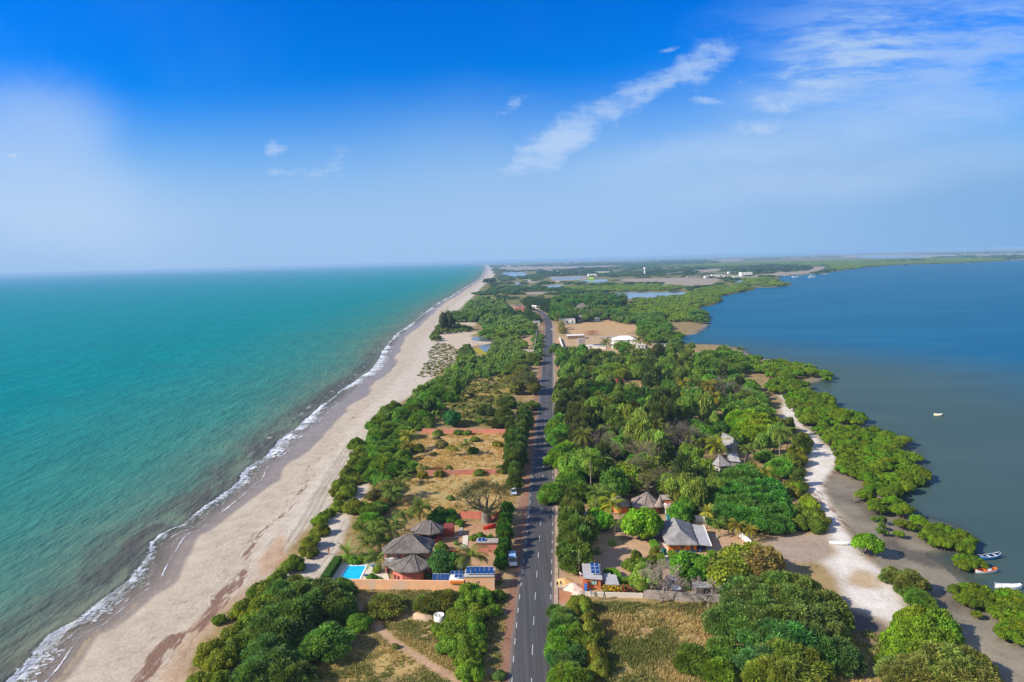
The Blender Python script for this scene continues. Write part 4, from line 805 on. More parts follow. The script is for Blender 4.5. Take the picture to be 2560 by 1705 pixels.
# ------------------------------------------------------------------ building kit
def thatch_mat(name, dark, light, patch=(0.30, 0.22, 0.15), amt=0.35):
    m, t, out = new_mat(name); p = N('ShaderNodeBsdfPrincipled', t); tc = N('ShaderNodeTexCoord', t); v = tc.outputs['Object']
    s = attr('slope', t).outputs['Color']     # (position round the roof, position up the slope)
    mp = N('ShaderNodeMapping', t); mp.inputs['Scale'].default_value = (7.0, 0.9, 1); L(s, mp.inputs['Vector'], t)
    n1 = noise(mp.outputs[0], 1.0, 6, 0.65, tree=t).outputs[0]; n2 = noise(v, 0.45, 6, 0.65, 0.5, tree=t).outputs[0]; n3 = noise(v, 5.0, 5, 0.7, tree=t).outputs[0]
    c = mixc(maprange(n1, 0.3, 0.7, 0, 1, t), dark, light, tree=t)
    c = mixc(maprange(n2, 0.42, 0.68, 0, 0.65, t), c, tuple(min(1, x * 1.5) for x in light), tree=t)
    c = mixc(maprange(n3, 0.55, 0.75, 0, 0.6, t), c, dark, tree=t)
    n4 = noise(v, 0.28, 4, 0.6, 1.0, tree=t).outputs[0]; c = mixc(maprange(n4, 0.62, 0.70, 0, amt, t), c, patch, tree=t)
    L(c, p.inputs['Base Color'], t); p.inputs['Roughness'].default_value = 0.95; p.inputs['Specular IOR Level'].default_value = 0.1
    b = N('ShaderNodeBump', t); b.inputs['Strength'].default_value = 0.9; b.inputs['Distance'].default_value = 0.12
    L(wmath('ADD', n1, n3, tree=t), b.inputs['Height'], t); L(b.outputs[0], p.inputs['Normal'], t); L(p.outputs[0], out.inputs[0], t); return m
M_th_dark = thatch_mat('weathered_dark_thatch', (0.095, 0.080, 0.070), (0.19, 0.165, 0.145)); M_th_grey = thatch_mat('grey_thatch', (0.17, 0.16, 0.155), (0.27, 0.25, 0.24), amt=0.0); M_th_brown = thatch_mat('brown_thatch', (0.17, 0.13, 0.11), (0.30, 0.24, 0.20), (0.42, 0.27, 0.19), 0.5)
M_ridge = surf('pale_ridge_straw', (0.22, 0.195, 0.175), 0.95, 0.3, 3.0)
M_terra = surf('terracotta_plaster', (0.58, 0.18, 0.125), 0.85, 0.14, 0.8, stain=((0.40, 0.17, 0.12), 0.5)); M_salmon = surf('salmon_plaster', (0.56, 0.22, 0.17), 0.85, 0.12, 0.8)
M_peach = surf('peach_wall_plaster', (0.84, 0.47, 0.26), 0.9, 0.10, 0.5, stain=((0.66, 0.50, 0.40), 0.8)); M_darkred = surf('dark_red_plaster', (0.22, 0.045, 0.04), 0.85, 0.15, 1.0)
M_orange = surf('orange_plaster', (0.72, 0.19, 0.025), 0.8, 0.10, 0.8); M_brick = surf('orange_red_plaster', (0.56, 0.155, 0.065), 0.85, 0.12, 0.9, stain=((0.44, 0.16, 0.09), 0.4)); M_pinkw = surf('pink_garden_wall', (0.58, 0.22, 0.155), 0.9, 0.18, 0.5, stain=((0.48, 0.27, 0.22), 0.7))
M_white = surf('white_plaster', (0.78, 0.77, 0.74), 0.8, 0.07, 0.6, stain=((0.62, 0.58, 0.52), 0.4)); M_cream = surf('cream_plaster', (0.66, 0.58, 0.48), 0.85, 0.08, 0.6); M_bluew = surf('blue_paint', (0.03, 0.13, 0.42), 0.6, 0.15, 1.0); M_navy = surf('dark_blue_plaster', (0.02, 0.045, 0.14), 0.7, 0.2, 1.0); M_teal = surf('teal_paint', (0.02, 0.22, 0.26), 0.6, 0.2, 1.5)
M_conc = surf('weathered_concrete', (0.36, 0.31, 0.27), 0.92, 0.2, 0.7, stain=((0.22, 0.19, 0.17), 0.7), bump=0.3); M_grey = surf('cement_screed', (0.40, 0.38, 0.37), 0.9, 0.12, 0.8, stain=((0.30, 0.28, 0.26), 0.6)); M_pave = surf('pale_paving', (0.62, 0.54, 0.44), 0.85, 0.12, 1.2); M_sheet = surf('grey_sheet_metal', (0.34, 0.34, 0.36), 0.5, 0.15, 1.0, spec=0.5)
M_wood = surf('weathered_wood', (0.24, 0.17, 0.11), 0.85, 0.25, 2.0); M_glass = surf('dark_glass', (0.02, 0.03, 0.04), 0.08, 0.1, 1.0, spec=0.7); M_shut = surf('turquoise_shutter', (0.28, 0.52, 0.44), 0.6, 0.1, 2.0); M_green = surf('pale_green_paint', (0.42, 0.60, 0.50), 0.7, 0.1, 1.0); M_dkgreen = surf('dark_green_cloth', (0.01, 0.12, 0.09), 0.8, 0.2, 1.0)
M_cell = surf('solar_cell', (0.012, 0.05, 0.17), 0.25, 0.2, 1.0, spec=0.6); M_alu = surf('aluminium', (0.66, 0.68, 0.70), 0.4, 0.05, 2.0, spec=0.6); M_tyre = surf('tyre_rubber', (0.02, 0.02, 0.02), 0.85, 0.2, 3.0); M_black = surf('black_plastic', (0.03, 0.03, 0.03), 0.6, 0.2, 3.0)
M_pool = None
class Thing:
    def __init__(s, name, label, cat, x, y, z=0.0, group=None): s.o = empty(name, (x, y, z)); s.p = Vector((x, y, z)); tag(s.o, label, cat, group)
    def part(s, name, mb, mats, smooth=False, parent=None, label=None, col=False):
        mb.v = [tuple(Vector(v) - s.p) for v in mb.v]; o = mb.build(name, mats, parent or s.o, smooth, col)
        if label: o['label'] = label
        return o
    def box(s, name, c, d, mat, rz=0.0, parent=None, label=None): b = MB(); b.box(c, d, rz); return s.part(name, b, mat, parent=parent, label=label)
def closest_on(pts, p):
    if len(pts) == 1: return np.array(pts[0])
    a = np.array(pts[0]); b = np.array(pts[1]); d = (b - a)[:2]; t = np.clip(((np.array(p) - a[:2]) @ d) / max(d @ d, 1e-9), 0, 1); return a + (b - a) * t
def thatch_part(T, name, eave, z, ridge, mat, seed=0, sag=0.12, thick=0.28, rings=9, caps=True, step=0.55):
    e = np.array(eave, float); pts = []
    for i in range(len(e)):
        a, b = e[i], e[(i + 1) % len(e)]; n = max(2, int(np.linalg.norm(b - a) / step))
        pts += [a + (b - a) * k / n for k in range(n)]
    pts = np.array(pts); n = len(pts); r = np.random.default_rng(seed); V = []; sl = []; per = seglen(np.vstack([pts, pts[:1]]))
    cen = pts.mean(0); jit = r.normal(size=n) * 0.05
    for k in range(rings + 1):
        t = k / rings
        for i in range(n):
            q = closest_on(ridge, pts[i]); xy = pts[i] * (1 - t) + q[:2] * t; zz = z + (q[2] - z) * (t - sag * math.sin(math.pi * t) * 0.5)
            ln = math.hypot(*(q[:2] - pts[i])) + 0.1
            nz = r.normal() * 0.035 * (1 - t * 0.8); V.append((xy[0] + (jit[i] if k == 0 else 0), xy[1], zz + nz + (jit[i] if k == 0 else 0))); sl.append((per[i], t * math.hypot(ln, q[2] - z), 0))
    off = len(V)
    for i in range(n): V.append((pts[i][0], pts[i][1], z - thick + jit[i])); sl.append((per[i], -thick, 0))
    off2 = len(V)
    for i in range(n): q = pts[i] + (cen - pts[i]) * 0.6; V.append((q[0], q[1], z - thick + 0.35)); sl.append((per[i], -1, 0))
    Q = [(k * n + i, k * n + (i + 1) % n, (k + 1) * n + (i + 1) % n, (k + 1) * n + i) for k in range(rings) for i in range(n)]
    Q += [(off + i, off + (i + 1) % n, (i + 1) % n, i) for i in range(n)] + [(off2 + i, off2 + (i + 1) % n, off + (i + 1) % n, off + i) for i in range(n)]
    V = np.array(V) - np.array(T.p)
    me = mesh_np(name, V, np.array(Q), mat, {'slope': np.array(sl)}); o = link(name, me, T.o)
    if caps:
        b = MB()
        for c in e:
            q = closest_on(ridge, c); P0 = Vector((c[0], c[1], z)); P1 = Vector(q); m = [P0.lerp(P1, t) + Vector((0, 0, 0.05 - (P1.z - z) * sag * math.sin(math.pi * t) * 0.5)) for t in np.linspace(0.03, 1, 6)]; b.tube(m, [0.08] * 6, 5)
        if len(ridge) > 1: b.tube([Vector(ridge[0]), Vector(ridge[1])], [0.17, 0.17], 6)
        T.part('ridge_cap', b, M_ridge, parent=None).parent = o
        bpy.data.objects[o.name]  # ridge caps are sub-parts of the roof
    return o
def window(T, wall, c, n, w, h, pane=M_glass, frame=M_white, ft=0.08):
    """window on a wall facing n (unit xy), centre c"""
    rz = math.atan2(n[1], n[0]) + math.pi / 2; c = Vector(c); nn = Vector((n[0], n[1], 0)); b = MB(); R = Matrix.Rotation(rz, 3, 'Z')
    for dx, dz, sx, sz in ((-w / 2, 0, ft, h + ft), (w / 2, 0, ft, h + ft), (0, h / 2, w - ft, ft), (0, -h / 2, w - ft, ft), (0, 0, ft * 0.6, h - ft)):
        b.box(c + nn * 0.04 + R @ Vector((dx, 0, dz)), (sx, 0.10, sz), M=R)
    f = T.part('window', b, frame, parent=wall); f2 = MB(); f2.box(c + nn * 0.02, (w - ft, 0.05, h - ft), M=R); T.part('pane', f2, pane, parent=wall); return f
def wallrun(name, label, pts, h, th, mat, cap=None, group=None, posts=0, z=0.0):
    T = Thing(name, label, 'wall', pts[0][0], pts[0][1], z, group); b = MB(); c = MB()
    for (x0, y0), (x1, y1) in zip(pts[:-1], pts[1:]):
        ln = math.hypot(x1 - x0, y1 - y0); rz = math.atan2(y1 - y0, x1 - x0)
        b.box(((x0 + x1) / 2, (y0 + y1) / 2, z + h / 2 - 0.15), (ln, th, h + 0.3), rz)
        if posts:
            for k in range(int(ln / posts) + 1):
                f = k * posts / ln; c.box((x0 + (x1 - x0) * f, y0 + (y1 - y0) * f, z + h / 2), (th * 1.7, th * 1.7, h + 0.12), rz)
        if cap: c.box(((x0 + x1) / 2, (y0 + y1) / 2, z + h + 0.04), (ln + 0.05, th + 0.12, 0.10), rz)
    T.part('panel' if posts else 'plastered_face', b, mat)
    if c.v: T.part('coping' if cap else 'post', c, mat if not cap else cap)
    return T
def solar(label, corners, group, nx, ny, skip=(), legs=True, ztop=None):
    """corners: near-left, near-right, far-right, far-left in 3D"""
    c = [Vector(p) for p in corners]; T = Thing('solar_panel_array', label, 'solar panels', *((c[0] + c[2]) / 2).xy, min(p.z for p in c) - 0.3, group)
    nrm = (c[1] - c[0]).cross(c[3] - c[0]).normalized(); rails = MB()
    for j in range(ny):
        for i in range(nx):
            if (i, j) in skip: continue
            def P(u, v, o): return c[0].lerp(c[1], u).lerp(c[3].lerp(c[2], u), v) + nrm * o
            u0, u1, v0, v1 = i / nx, (i + 1) / nx, j / ny, (j + 1) / ny; gx = 0.012; b = MB()
            V = [P(u, v, o) for o in (0, 0.05) for u, v in ((u0 + gx, v0 + gx), (u1 - gx, v0 + gx), (u1 - gx, v1 - gx), (u0 + gx, v1 - gx))]
            b.add(V, [(3, 2, 1, 0), (4, 5, 6, 7), (0, 1, 5, 4), (1, 2, 6, 5), (2, 3, 7, 6), (3, 0, 4, 7)]); fr = T.part('panel', b, M_alu)
            e = 0.035 / 1; q = MB(); hx = (u1 - u0) * 0.06; hy = (v1 - v0) * 0.045; q.add([P(u, v, 0.056) for u, v in ((u0 + hx, v0 + hy), (u1 - hx, v0 + hy), (u1 - hx, v1 - hy), (u0 + hx, v1 - hy))], [(0, 1, 2, 3)]); T.part('cell_face', q, M_cell, parent=fr)
    if legs:
        for u in (0.12, 0.5, 0.88):
            for v in (0.1, 0.9):
                p = c[0].lerp(c[1], u).lerp(c[3].lerp(c[2], u), v); rails = MB(); rails.tube([p, (p.x, p.y, min(q.z for q in c) - 0.42)], [0.035, 0.035], 4); T.part('leg', rails, M_alu)
    return T
def dish(label, x, y, z, az, r=0.5):
    T = Thing('satellite_dish', label, 'satellite dish', x, y, z); b = MB(); R = Matrix.Rotation(az, 3, 'Z') @ Matrix.Rotation(R_(55), 3, 'X'); k = 14; V = [Vector((0, 0, 0))]; Fs = []
    for q in range(1, 5):
        for j in range(k): a = 2 * math.pi * j / k; rr = r * q / 4; V.append(Vector((rr * math.cos(a), rr * math.sin(a), 0.35 * rr * rr / r)))
    for j in range(k): Fs.append((0, 1 + j, 1 + (j + 1) % k))
    for q in range(3):
        for j in range(k): Fs.append((1 + q * k + j, 1 + (q + 1) * k + j, 1 + (q + 1) * k + (j + 1) % k, 1 + q * k + (j + 1) % k))
    b.add([Vector((x, y, z + 0.35)) + R @ v for v in V], Fs); T.part('reflector', b, M_white, True); m = MB(); m.tube([(x, y, z - 0.3), (x, y, z + 0.35)], [0.04, 0.04], 5); m.tube([Vector((x, y, z + 0.35)), Vector((x, y, z + 0.35)) + R @ Vector((0, -r * 0.4, r * 0.9))], [0.02, 0.02], 4); T.part('mast', m, M_alu)
def hedge(label, line, w, h, col=(0.075, 0.155, 0.015), group=None):
    ln = resample(np.array(line, float), 0.35); r = np.random.default_rng(int(abs(ln[0][0] * 10))); V = []; cs = []
    d = np.gradient(ln, axis=0); d /= np.linalg.norm(d, axis=1)[:, None]; nr = np.stack([d[:, 1], -d[:, 0]], 1)
    T = Thing('hedge', label, 'hedge', ln[0][0], ln[0][1], 0, group); b = MB(); hw = w / 2 * 0.93; prof = [(-hw, 0), (-hw, h * 0.93), (hw, h * 0.93), (hw, 0)]; n = len(ln)
    Vb = [(*(ln[i] + nr[i] * o), z) for i in range(n) for o, z in prof]; Fs = [(i * 4 + j, i * 4 + j + 1, i * 4 + 5 + j, i * 4 + 4 + j) for i in range(n - 1) for j in range(3)] + [(0, 1, 2, 3), ((n - 1) * 4 + 3, (n - 1) * 4 + 2, (n - 1) * 4 + 1, (n - 1) * 4)]
    b.add(Vb, Fs, 0, (0.7, 0.7, 0.7))
    for i in range(int(n * 70 * (w + 2 * h) / 3)):
        k = r.integers(0, n - 1); f = r.random(); p = ln[k] * (1 - f) + ln[k + 1] * f; s = r.random() * (w + 2 * h)
        if s < h: o, z, nn = -w / 2, s, (-1, 0)
        elif s < h + w: o, z, nn = s - h - w / 2, h, (0, 1)
        else: o, z, nn = w / 2, s - h - w, (1, 0)
        q = Vector((*(p + nr[k] * o), z + 0.0)) + Vector(r.normal(size=3) * 0.03); u = Vector(unit(r.normal(size=3))) * 0.09; v = u.orthogonal().normalized() * 0.07; c = r.uniform(0.72, 1.25)
        b.add([q - u, q - v, q + u, q + v], [(0, 1, 2, 3)], 0, (c, c, c))
    o = T.part('clipped_foliage', b, M_leaf, col=True); o.color = (*col, 1); return T
def flowers(label, x, y, w, d, h, col, n=260, green=(0.05, 0.10, 0.02), seed=3):
    T = Thing('bougainvillea', label, 'shrub', x, y, 0); r = np.random.default_rng(seed); g = MB(); f = MB()
    for i in range(n * 3):
        p = Vector((x + r.normal() * w * 0.4, y + r.normal() * d * 0.4, h * (0.15 + 0.85 * r.random()) )); u = Vector(unit(r.normal(size=3))) * 0.16; v = u.orthogonal().normalized() * 0.11; c = r.uniform(0.7, 1.3)
        (f if i % 3 == 0 and p.z > h * 0.4 else g).add([p - u, p - v, p + u, p + v], [(0, 1, 2, 3)], 0, (c, c, c))
    a = T.part('leaves', g, M_leaf, col=True); a.color = (*green, 1); b = T.part('blossoms', f, M_leaf, col=True); b.color = (*col, 1); return T
def mound(name, label, cat, x, y, rx, ry, h, mat, rz=0.0, seed=0):
    b = MB(); r = random.Random(seed); k = 22; rings = 9; V = []; Fs = []
    for i in range(rings + 1):
        t = i / rings; q = 1 - t
        for j in range(k): a = 2 * math.pi * j / k; w = 1 + 0.16 * math.sin(2 * a + seed) + 0.10 * math.sin(5 * a + seed * 2) + r.uniform(-0.05, 0.05); V.append((rx * q * w * math.cos(a), ry * q * w * math.sin(a), -0.08 + h * (1 - q ** 1.3) * (1 + r.uniform(-0.04, 0.04))))
    for i in range(rings):
        for j in range(k): Fs.append((i * k + j, i * k + (j + 1) % k, (i + 1) * k + (j + 1) % k, (i + 1) * k + j))
    b.add(V, Fs); o = b.build(name, mat, None, True); o.location = (x, y, 0); o.rotation_euler.z = rz; return tag(o, label, cat)
# ------------------------------------------------------------------ pool villa on the beach side
V_ = Thing('pool_villa', 'pink two storey villa with two dark thatched roofs beside the blue swimming pool', 'house', -23.5, 139.4)
b = MB(); b.prism([(-25.0, 139.5), (-18.95, 139.5), (-18.8, 145.0), (-27.6, 145.0), (-27.6, 141.6), (-25.0, 141.6)], -0.2, 4.95); wl = V_.part('wall', b, M_salmon)
b = MB(); k = 8; cx, cy, rr = -22.5, 138.8, 4.25
oct_ = [(cx + rr * math.cos(R_(22.5 + 45 * i)), cy + rr * 0.86 * math.sin(R_(22.5 + 45 * i))) for i in range(8)]; b.prism([p for p in oct_], -0.2, 2.75); wl2 = V_.part('wall', b, M_terra, label='terracotta rounded ground floor wall under the lower roof')
thatch_part(V_, 'roof', [(-28.5, 138.7), (-18.5, 138.4), (-18.0, 144.2), (-19.2, 146.0), (-27.6, 146.0), (-29.3, 141.2)], 5.05, [(-24.0, 141.7, 7.85), (-22.9, 141.7, 7.9)], M_th_dark, 1)
ang = [(cx + 5.05 * math.cos(R_(22.5 + 45 * i)), cy + 4.85 * math.sin(R_(22.5 + 45 * i))) for i in range(8)]
thatch_part(V_, 'roof', ang, 2.75, [(-22.2, 138.9, 4.75)], M_th_dark, 2)
window(V_, wl2, (-25.75, 136.1, 1.0), (-0.7, -0.7), 0.55, 0.9, M_glass, M_darkred); window(V_, wl2, (-19.35, 136.3, 1.1), (0.75, -0.65), 0.9, 1.9, M_glass, M_darkred)
V_.box('balcony', (-26.8, 140.5, 2.55), (3.4, 2.1, 0.18), M_white); b = MB()
for x in np.arange(-28.4, -25.1, 0.17): b.box((x, 139.55, 3.05), (0.06, 0.06, 0.75))
for y in np.arange(139.7, 141.4, 0.17): b.box((-28.42, y, 3.05), (0.06, 0.06, 0.75))
b.box((-26.75, 139.55, 3.46), (3.45, 0.12, 0.09)); b.box((-28.42, 140.5, 3.46), (0.12, 1.95, 0.09)); V_.part('balustrade', b, M_white)
for x, y in ((-28.3, 139.7), (-28.35, 141.3)):
    b = MB(); b.tube([(x, y, -0.1), (x, y, 4.9)], [0.13, 0.13], 8); V_.part('column', b, M_salmon)
b = MB(); b.box((-26.6, 141.55, 4.0), (2.0, 0.06, 1.2)); V_.part('shutter', b, M_green); V_.box('table', (-27.2, 140.6, 3.0), (0.9, 0.7, 0.08), M_white)
thatch_part(V_, 'canopy', [(-29.0, 138.7), (-26.4, 138.3), (-26.2, 139.5), (-29.0, 139.7)], 2.35, [(-27.2, 139.4, 2.75), (-28.6, 139.4, 2.7)], M_th_dark, 5, caps=False)
NO_GO.append(np.array([(-29.5, 133), (-17, 133), (-17, 147), (-29.5, 147)]))
# terrace and pool
tp = [at(*R2(*p)) for p in ((625, 640), (925, 632), (905, 700), (1010, 690), (1040, 790), (840, 800), (585, 790))]
b = MB(); b.prism(tp, -0.1, 0.14, bottom=False); ter = b.build('terrace', M_pave); tag(ter, kind='structure'); NO_GO.append(np.array(tp))
def water_pool():
    m, t, out = new_mat('pool_water'); p = N('ShaderNodeBsdfPrincipled', t); g = N('ShaderNodeNewGeometry', t); vo = N('ShaderNodeTexVoronoi', t); vo.feature = 'SMOOTH_F1'; vo.inputs['Scale'].default_value = 1.6; L(g.outputs['Position'], vo.inputs['Vector'], t)
    L(mixc(maprange(vo.outputs['Distance'], 0.1, 0.6, 0, 1, t), (0.01, 0.40, 0.62), (0.02, 0.50, 0.72), tree=t), p.inputs['Base Color'], t); p.inputs['Roughness'].default_value = 0.12; p.inputs['IOR'].default_value = 1.33; p.inputs['Specular IOR Level'].default_value = 0.3
    L(p.outputs[0], out.inputs[0], t); return m
pc = [(-37.6, 143.9), (-33.3, 143.6), (-33.35, 136.9), (-37.9, 137.2)]; PT = Thing('swimming_pool', 'bright blue rectangular swimming pool with white rim on pale terrace', 'pool', -35.5, 140.4)
b = MB(); b.add([(x, y, 0.19) for x, y in pc], [(3, 2, 1, 0)][::1]); b.f = [tuple(reversed(f)) for f in b.f] if False else b.f; PT.part('water', b, water_pool())
b = MB()
for i in range(4):
    (x0, y0), (x1, y1) = pc[i], pc[(i + 1) % 4]; ln = math.hypot(x1 - x0, y1 - y0); b.box(((x0 + x1) / 2, (y0 + y1) / 2, 0.14 + 0.003 * i), (ln + 0.35, 0.35, 0.20), math.atan2(y1 - y0, x1 - x0))
PT.part('rim', b, M_white)
def lounger(label, x, y, rz, mat):
    T = Thing('sun_lounger', label, 'sun lounger', x, y, 0.14); R = Matrix.Rotation(rz, 3, 'Z'); o = Vector((x, y, 0.14)); T.o.rotation_euler = (0, 0, 0)
    b = MB(); b.box(o + R @ Vector((0, 0.35, 0.32)), (0.62, 1.25, 0.09), M=R); T.part('seat', b, mat); b = MB(); b.box(o + R @ Vector((0, -0.55, 0.50)), (0.62, 0.75, 0.08), M=R @ Matrix.Rotation(R_(-32), 3, 'X')); T.part('backrest', b, mat)
    for sx in (-0.25, 0.25):
        for sy in (-0.2, 0.85): q = MB(); q.tube([o + R @ Vector((sx, sy, 0)), o + R @ Vector((sx, sy, 0.3))], [0.03, 0.03], 5); T.part('leg', q, M_white)
lounger('white sun lounger on the terrace just behind the blue pool', -34.4, 146.0, 1.3, M_white); lounger('blue cushioned sun lounger on the terrace right of the pool', -31.4, 143.2, 1.9, M_bluew); lounger('navy sun lounger on terrace nearest the peach boundary wall', -32.0, 138.4, 1.5, M_navy)
# peach boundary wall with the raised plant room and its solar panels
wallrun('boundary_wall', 'long peach plastered boundary wall in front of the pool villa', [(-34.9, 133.4), (-11.0, 131.2)], 2.05, 0.28, M_peach)
B_ = Thing('plant_room', 'peach flat roofed block at the road end of the boundary wall', 'building', -8.0, 132.5)
b = MB(); b.prism([(-10.9, 131.15), (-4.85, 130.9), (-4.85, 134.2), (-10.9, 134.4)], -0.2, 2.95); pw = B_.part('wall', b, M_peach); B_.box('roof_slab', (-7.87, 132.65, 3.0), (6.2, 3.5, 0.14), M_grey, -0.04); b = MB(); b.box((-8.2, 131.0, 1.9), (0.4, 0.08, 0.4)); B_.part('vent', b, M_conc)
B2 = Thing('pump_house', 'low peach block with orange front between the two taller solar arrays', 'building', -12.2, 131.6); b = MB(); b.prism([(-13.9, 131.25), (-11.05, 131.05), (-11.05, 133.3), (-13.9, 133.4)], -0.2, 2.25); B2.part('wall', b, M_peach); B2.box('front_panel', (-12.4, 131.0, 1.9), (2.7, 0.22, 0.5), M_orange, -0.07); B2.box('roof_slab', (-12.45, 132.3, 2.32), (3.05, 2.3, 0.12), M_white, -0.05)
solar('six tilted solar panels in a row on the tallest peach block', [(-10.6, 131.5, 3.35), (-5.0, 131.2, 3.35), (-5.0, 132.9, 4.15), (-10.6, 133.2, 4.15)], 'solar arrays of the pool villa', 6, 1)
solar('five solar panels with one gap on the low orange fronted block', [(-13.8, 131.3, 2.75), (-11.2, 131.15, 2.75), (-11.2, 132.9, 3.4), (-13.8, 133.0, 3.4)], 'solar arrays of the pool villa', 3, 2, skip=((0, 0),))
solar('four solar panels standing low behind the peach boundary wall', [(-17.6, 132.5, 1.6), (-14.1, 132.2, 1.6), (-14.1, 133.7, 2.5), (-17.6, 134.0, 2.5)], 'solar arrays of the pool villa', 4, 1); NO_GO.append(np.array([(-18, 130), (-4, 130), (-4, 135.5), (-18, 135.5)]))
b = MB(); b.tube([(-16.3, 131.9, -0.2), (-16.3, 131.9, 3.6)], [0.08, 0.06], 6); tag(b.build('wooden_pole', M_wood), 'thin dark pole standing against the peach boundary wall', 'pole')
# thatched pavilion
P_ = Thing('thatched_pavilion', 'low dark red pavilion with oval thatched roof behind the pool villa', 'house', -21.5, 157.5)
pe = [(-25.7, 157.8), (-24.3, 155.3), (-20.5, 154.2), (-18.2, 155.2), (-17.3, 157.6), (-18.6, 160.4), (-21.5, 161.2), (-24.6, 160.4)]
thatch_part(P_, 'roof', pe, 2.55, [(-22.6, 158.0, 4.3), (-20.6, 158.0, 4.35)], M_th_dark, 7)
ctr = np.mean(pe, 0); inn = [tuple(ctr + (np.array(p) - ctr) * 0.80) for p in pe]; b = MB(); b.prism(inn, -0.2, 0.95); P_.part('wall', b, M_darkred)
for i, p in enumerate(inn): b = MB(); b.box((p[0], p[1], 1.7), (0.22, 0.22, 1.55)); P_.part('column', b, M_white if i in (0, 1) else M_darkred)
b = MB(); b.prism([tuple(ctr + (np.array(p) - ctr) * 0.45) for p in pe], 0.9, 2.5); P_.part('inner_wall', b, M_navy)
b = MB(); b.box((-16.6, 159.6, 1.15), (2.4, 3.0, 2.7)); P_.part('annex', b, M_darkred); NO_GO.append(np.array([(-26.5, 153), (-15, 153), (-15, 162), (-26.5, 162)]))
# shed with two solar panels, upturned boat, garden walls and paths
S_h = Thing('garden_shed', 'low pink shed with pale slab roof beside the casuarina screen', 'shed', -6.5, 149.8); b = MB(); b.prism([(-9.2, 148.9), (-4.6, 148.6), (-4.6, 150.6), (-9.2, 150.9)], -0.2, 2.45); S_h.part('wall', b, M_pinkw); S_h.box('roof_slab', (-6.9, 149.75, 2.55), (5.1, 2.5, 0.16), M_conc, -0.06)
solar('two grey blue solar panels on the pink shed roof', [(-9.0, 149.0, 2.72), (-7.3, 148.9, 2.72), (-7.3, 150.3, 3.0), (-9.0, 150.4, 3.0)], None, 2, 1)
def hull(T, ln, wd, dp, mo, mi, x, y, z, rz, flip=False, rise=0.28, trans=0.0, thw=3, mth=None):
    n = 15; k = 9; R = Matrix.Rotation(rz, 3, 'Z'); o = Vector((x, y, z))
    def sect(t, s, inner):
        w = wd / 2 * (max(0.02, math.sin(math.pi * (0.04 + 0.92 * t)) ** 0.62) if not trans or t < 0.5 else max(0.55 * 1, math.sin(math.pi * t) ** 0.6)); sh = rise * (2 * t - 1) ** 2 * dp + dp
        a = math.pi * (s - 0.5); ww = w * math.sin(a); zz = sh - (sh - 0.0) * max(0, math.cos(a)) ** 0.7 + rise * 0.8 * (2 * t - 1) ** 4 * dp
        if inner: ww *= 0.88; zz = zz + 0.06 if zz < sh - 0.02 else zz
        p = Vector(((t - 0.5) * ln, ww, zz)); p.z = (dp * 1.2 - p.z) if flip else p.z
        return o + R @ p
    bo = MB(); bi = MB()
    for inner, bb in ((False, bo), (True, bi)):
        V = [sect(i / n, j / k, inner) for i in range(n + 1) for j in range(k + 1)]; bb.add(V, [(i * (k + 1) + j, i * (k + 1) + j + 1, (i + 1) * (k + 1) + j + 1, (i + 1) * (k + 1) + j) for i in range(n) for j in range(k)])
    rim = MB()
    for s in (0, 1): rim.tube([sect(i / n, s, False) for i in range(n + 1)], [0.05] * (n + 1), 5)
    h = T.part('hull', bo, mo, True); T.part('inside', bi, mi, True, parent=h); T.part('gunwale', rim, mth or mo, parent=h)
    for q in range(thw):
        t = 0.22 + 0.56 * q / max(1, thw - 1); a = sect(t, 0.02, True); c = sect(t, 0.98, True); m = (a + c) / 2; bth = MB(); bth.box(m - Vector((0, 0, 0.12)), (0.32, (a - c).length, 0.05), rz); T.part('thwart', bth, mth or mi)
M_red = surf('bright_red_paint', (0.62, 0.035, 0.02), 0.5, 0.12, 1.0); M_bw = surf('boat_white', (0.75, 0.76, 0.77), 0.5, 0.1, 1.0); M_bb = surf('boat_blue', (0.02, 0.22, 0.55), 0.5, 0.15, 1.0); M_bdb = surf('boat_dark_blue', (0.01, 0.05, 0.16), 0.6, 0.2, 1.0); M_bo = surf('boat_orange', (0.72, 0.17, 0.02), 0.5, 0.12, 1.0); M_by = surf('boat_cream', (0.72, 0.62, 0.42), 0.5, 0.1, 1.0)
T = Thing('upturned_boat', 'bright red upturned boat lying on the soil below the baobab', 'boat', -6.8, 163.4); hull(T, 3.6, 1.3, 0.75, M_red, M_red, -6.8, 163.4, 0.0, 0.6, flip=True, rise=0.15, thw=0)
g1 = [(-39.2, 261.6), (-2.6, 256.6)]; wallrun('garden_wall', 'upper pink garden wall crossing the dry plot, farther from the villa', [(-36, 261.2), (-2.6, 256.6)], 1.7, 0.25, M_pinkw, group='pink walls of the left hand plots')
wallrun('garden_wall', 'lower pink garden wall crossing the dry plot above the baobab', [(-30.5, 207.4), (-21, 206.9), (-4.6, 207.0)], 1.6, 0.25, M_pinkw, group='pink walls of the left hand plots')
wallrun('garden_wall', 'terracotta wall behind the baobab with the red boat', [(-14.5, 170.6), (-9.5, 169.6), (-3.0, 169.4)], 1.9, 0.22, M_terra)
for nm, lb, pts, w_, mt in (('path', '', [Z1(1650, 290), Z1(1640, 400), Z1(1620, 540)], 1.3, M_pave), ('path', '', [Z1(1580, 130), Z1(1560, 200), Z1(1545, 280)], 0.7, M_grey), ('path', '', [Z1(1230, 330), Z1(1400, 325), Z1(1545, 315)], 0.5, M_pave)):
    c = W2(pts); ribbon(nm, resample(catmull(c, 8), 0.5), [-w_ / 2, w_ / 2], 0.13, mt)
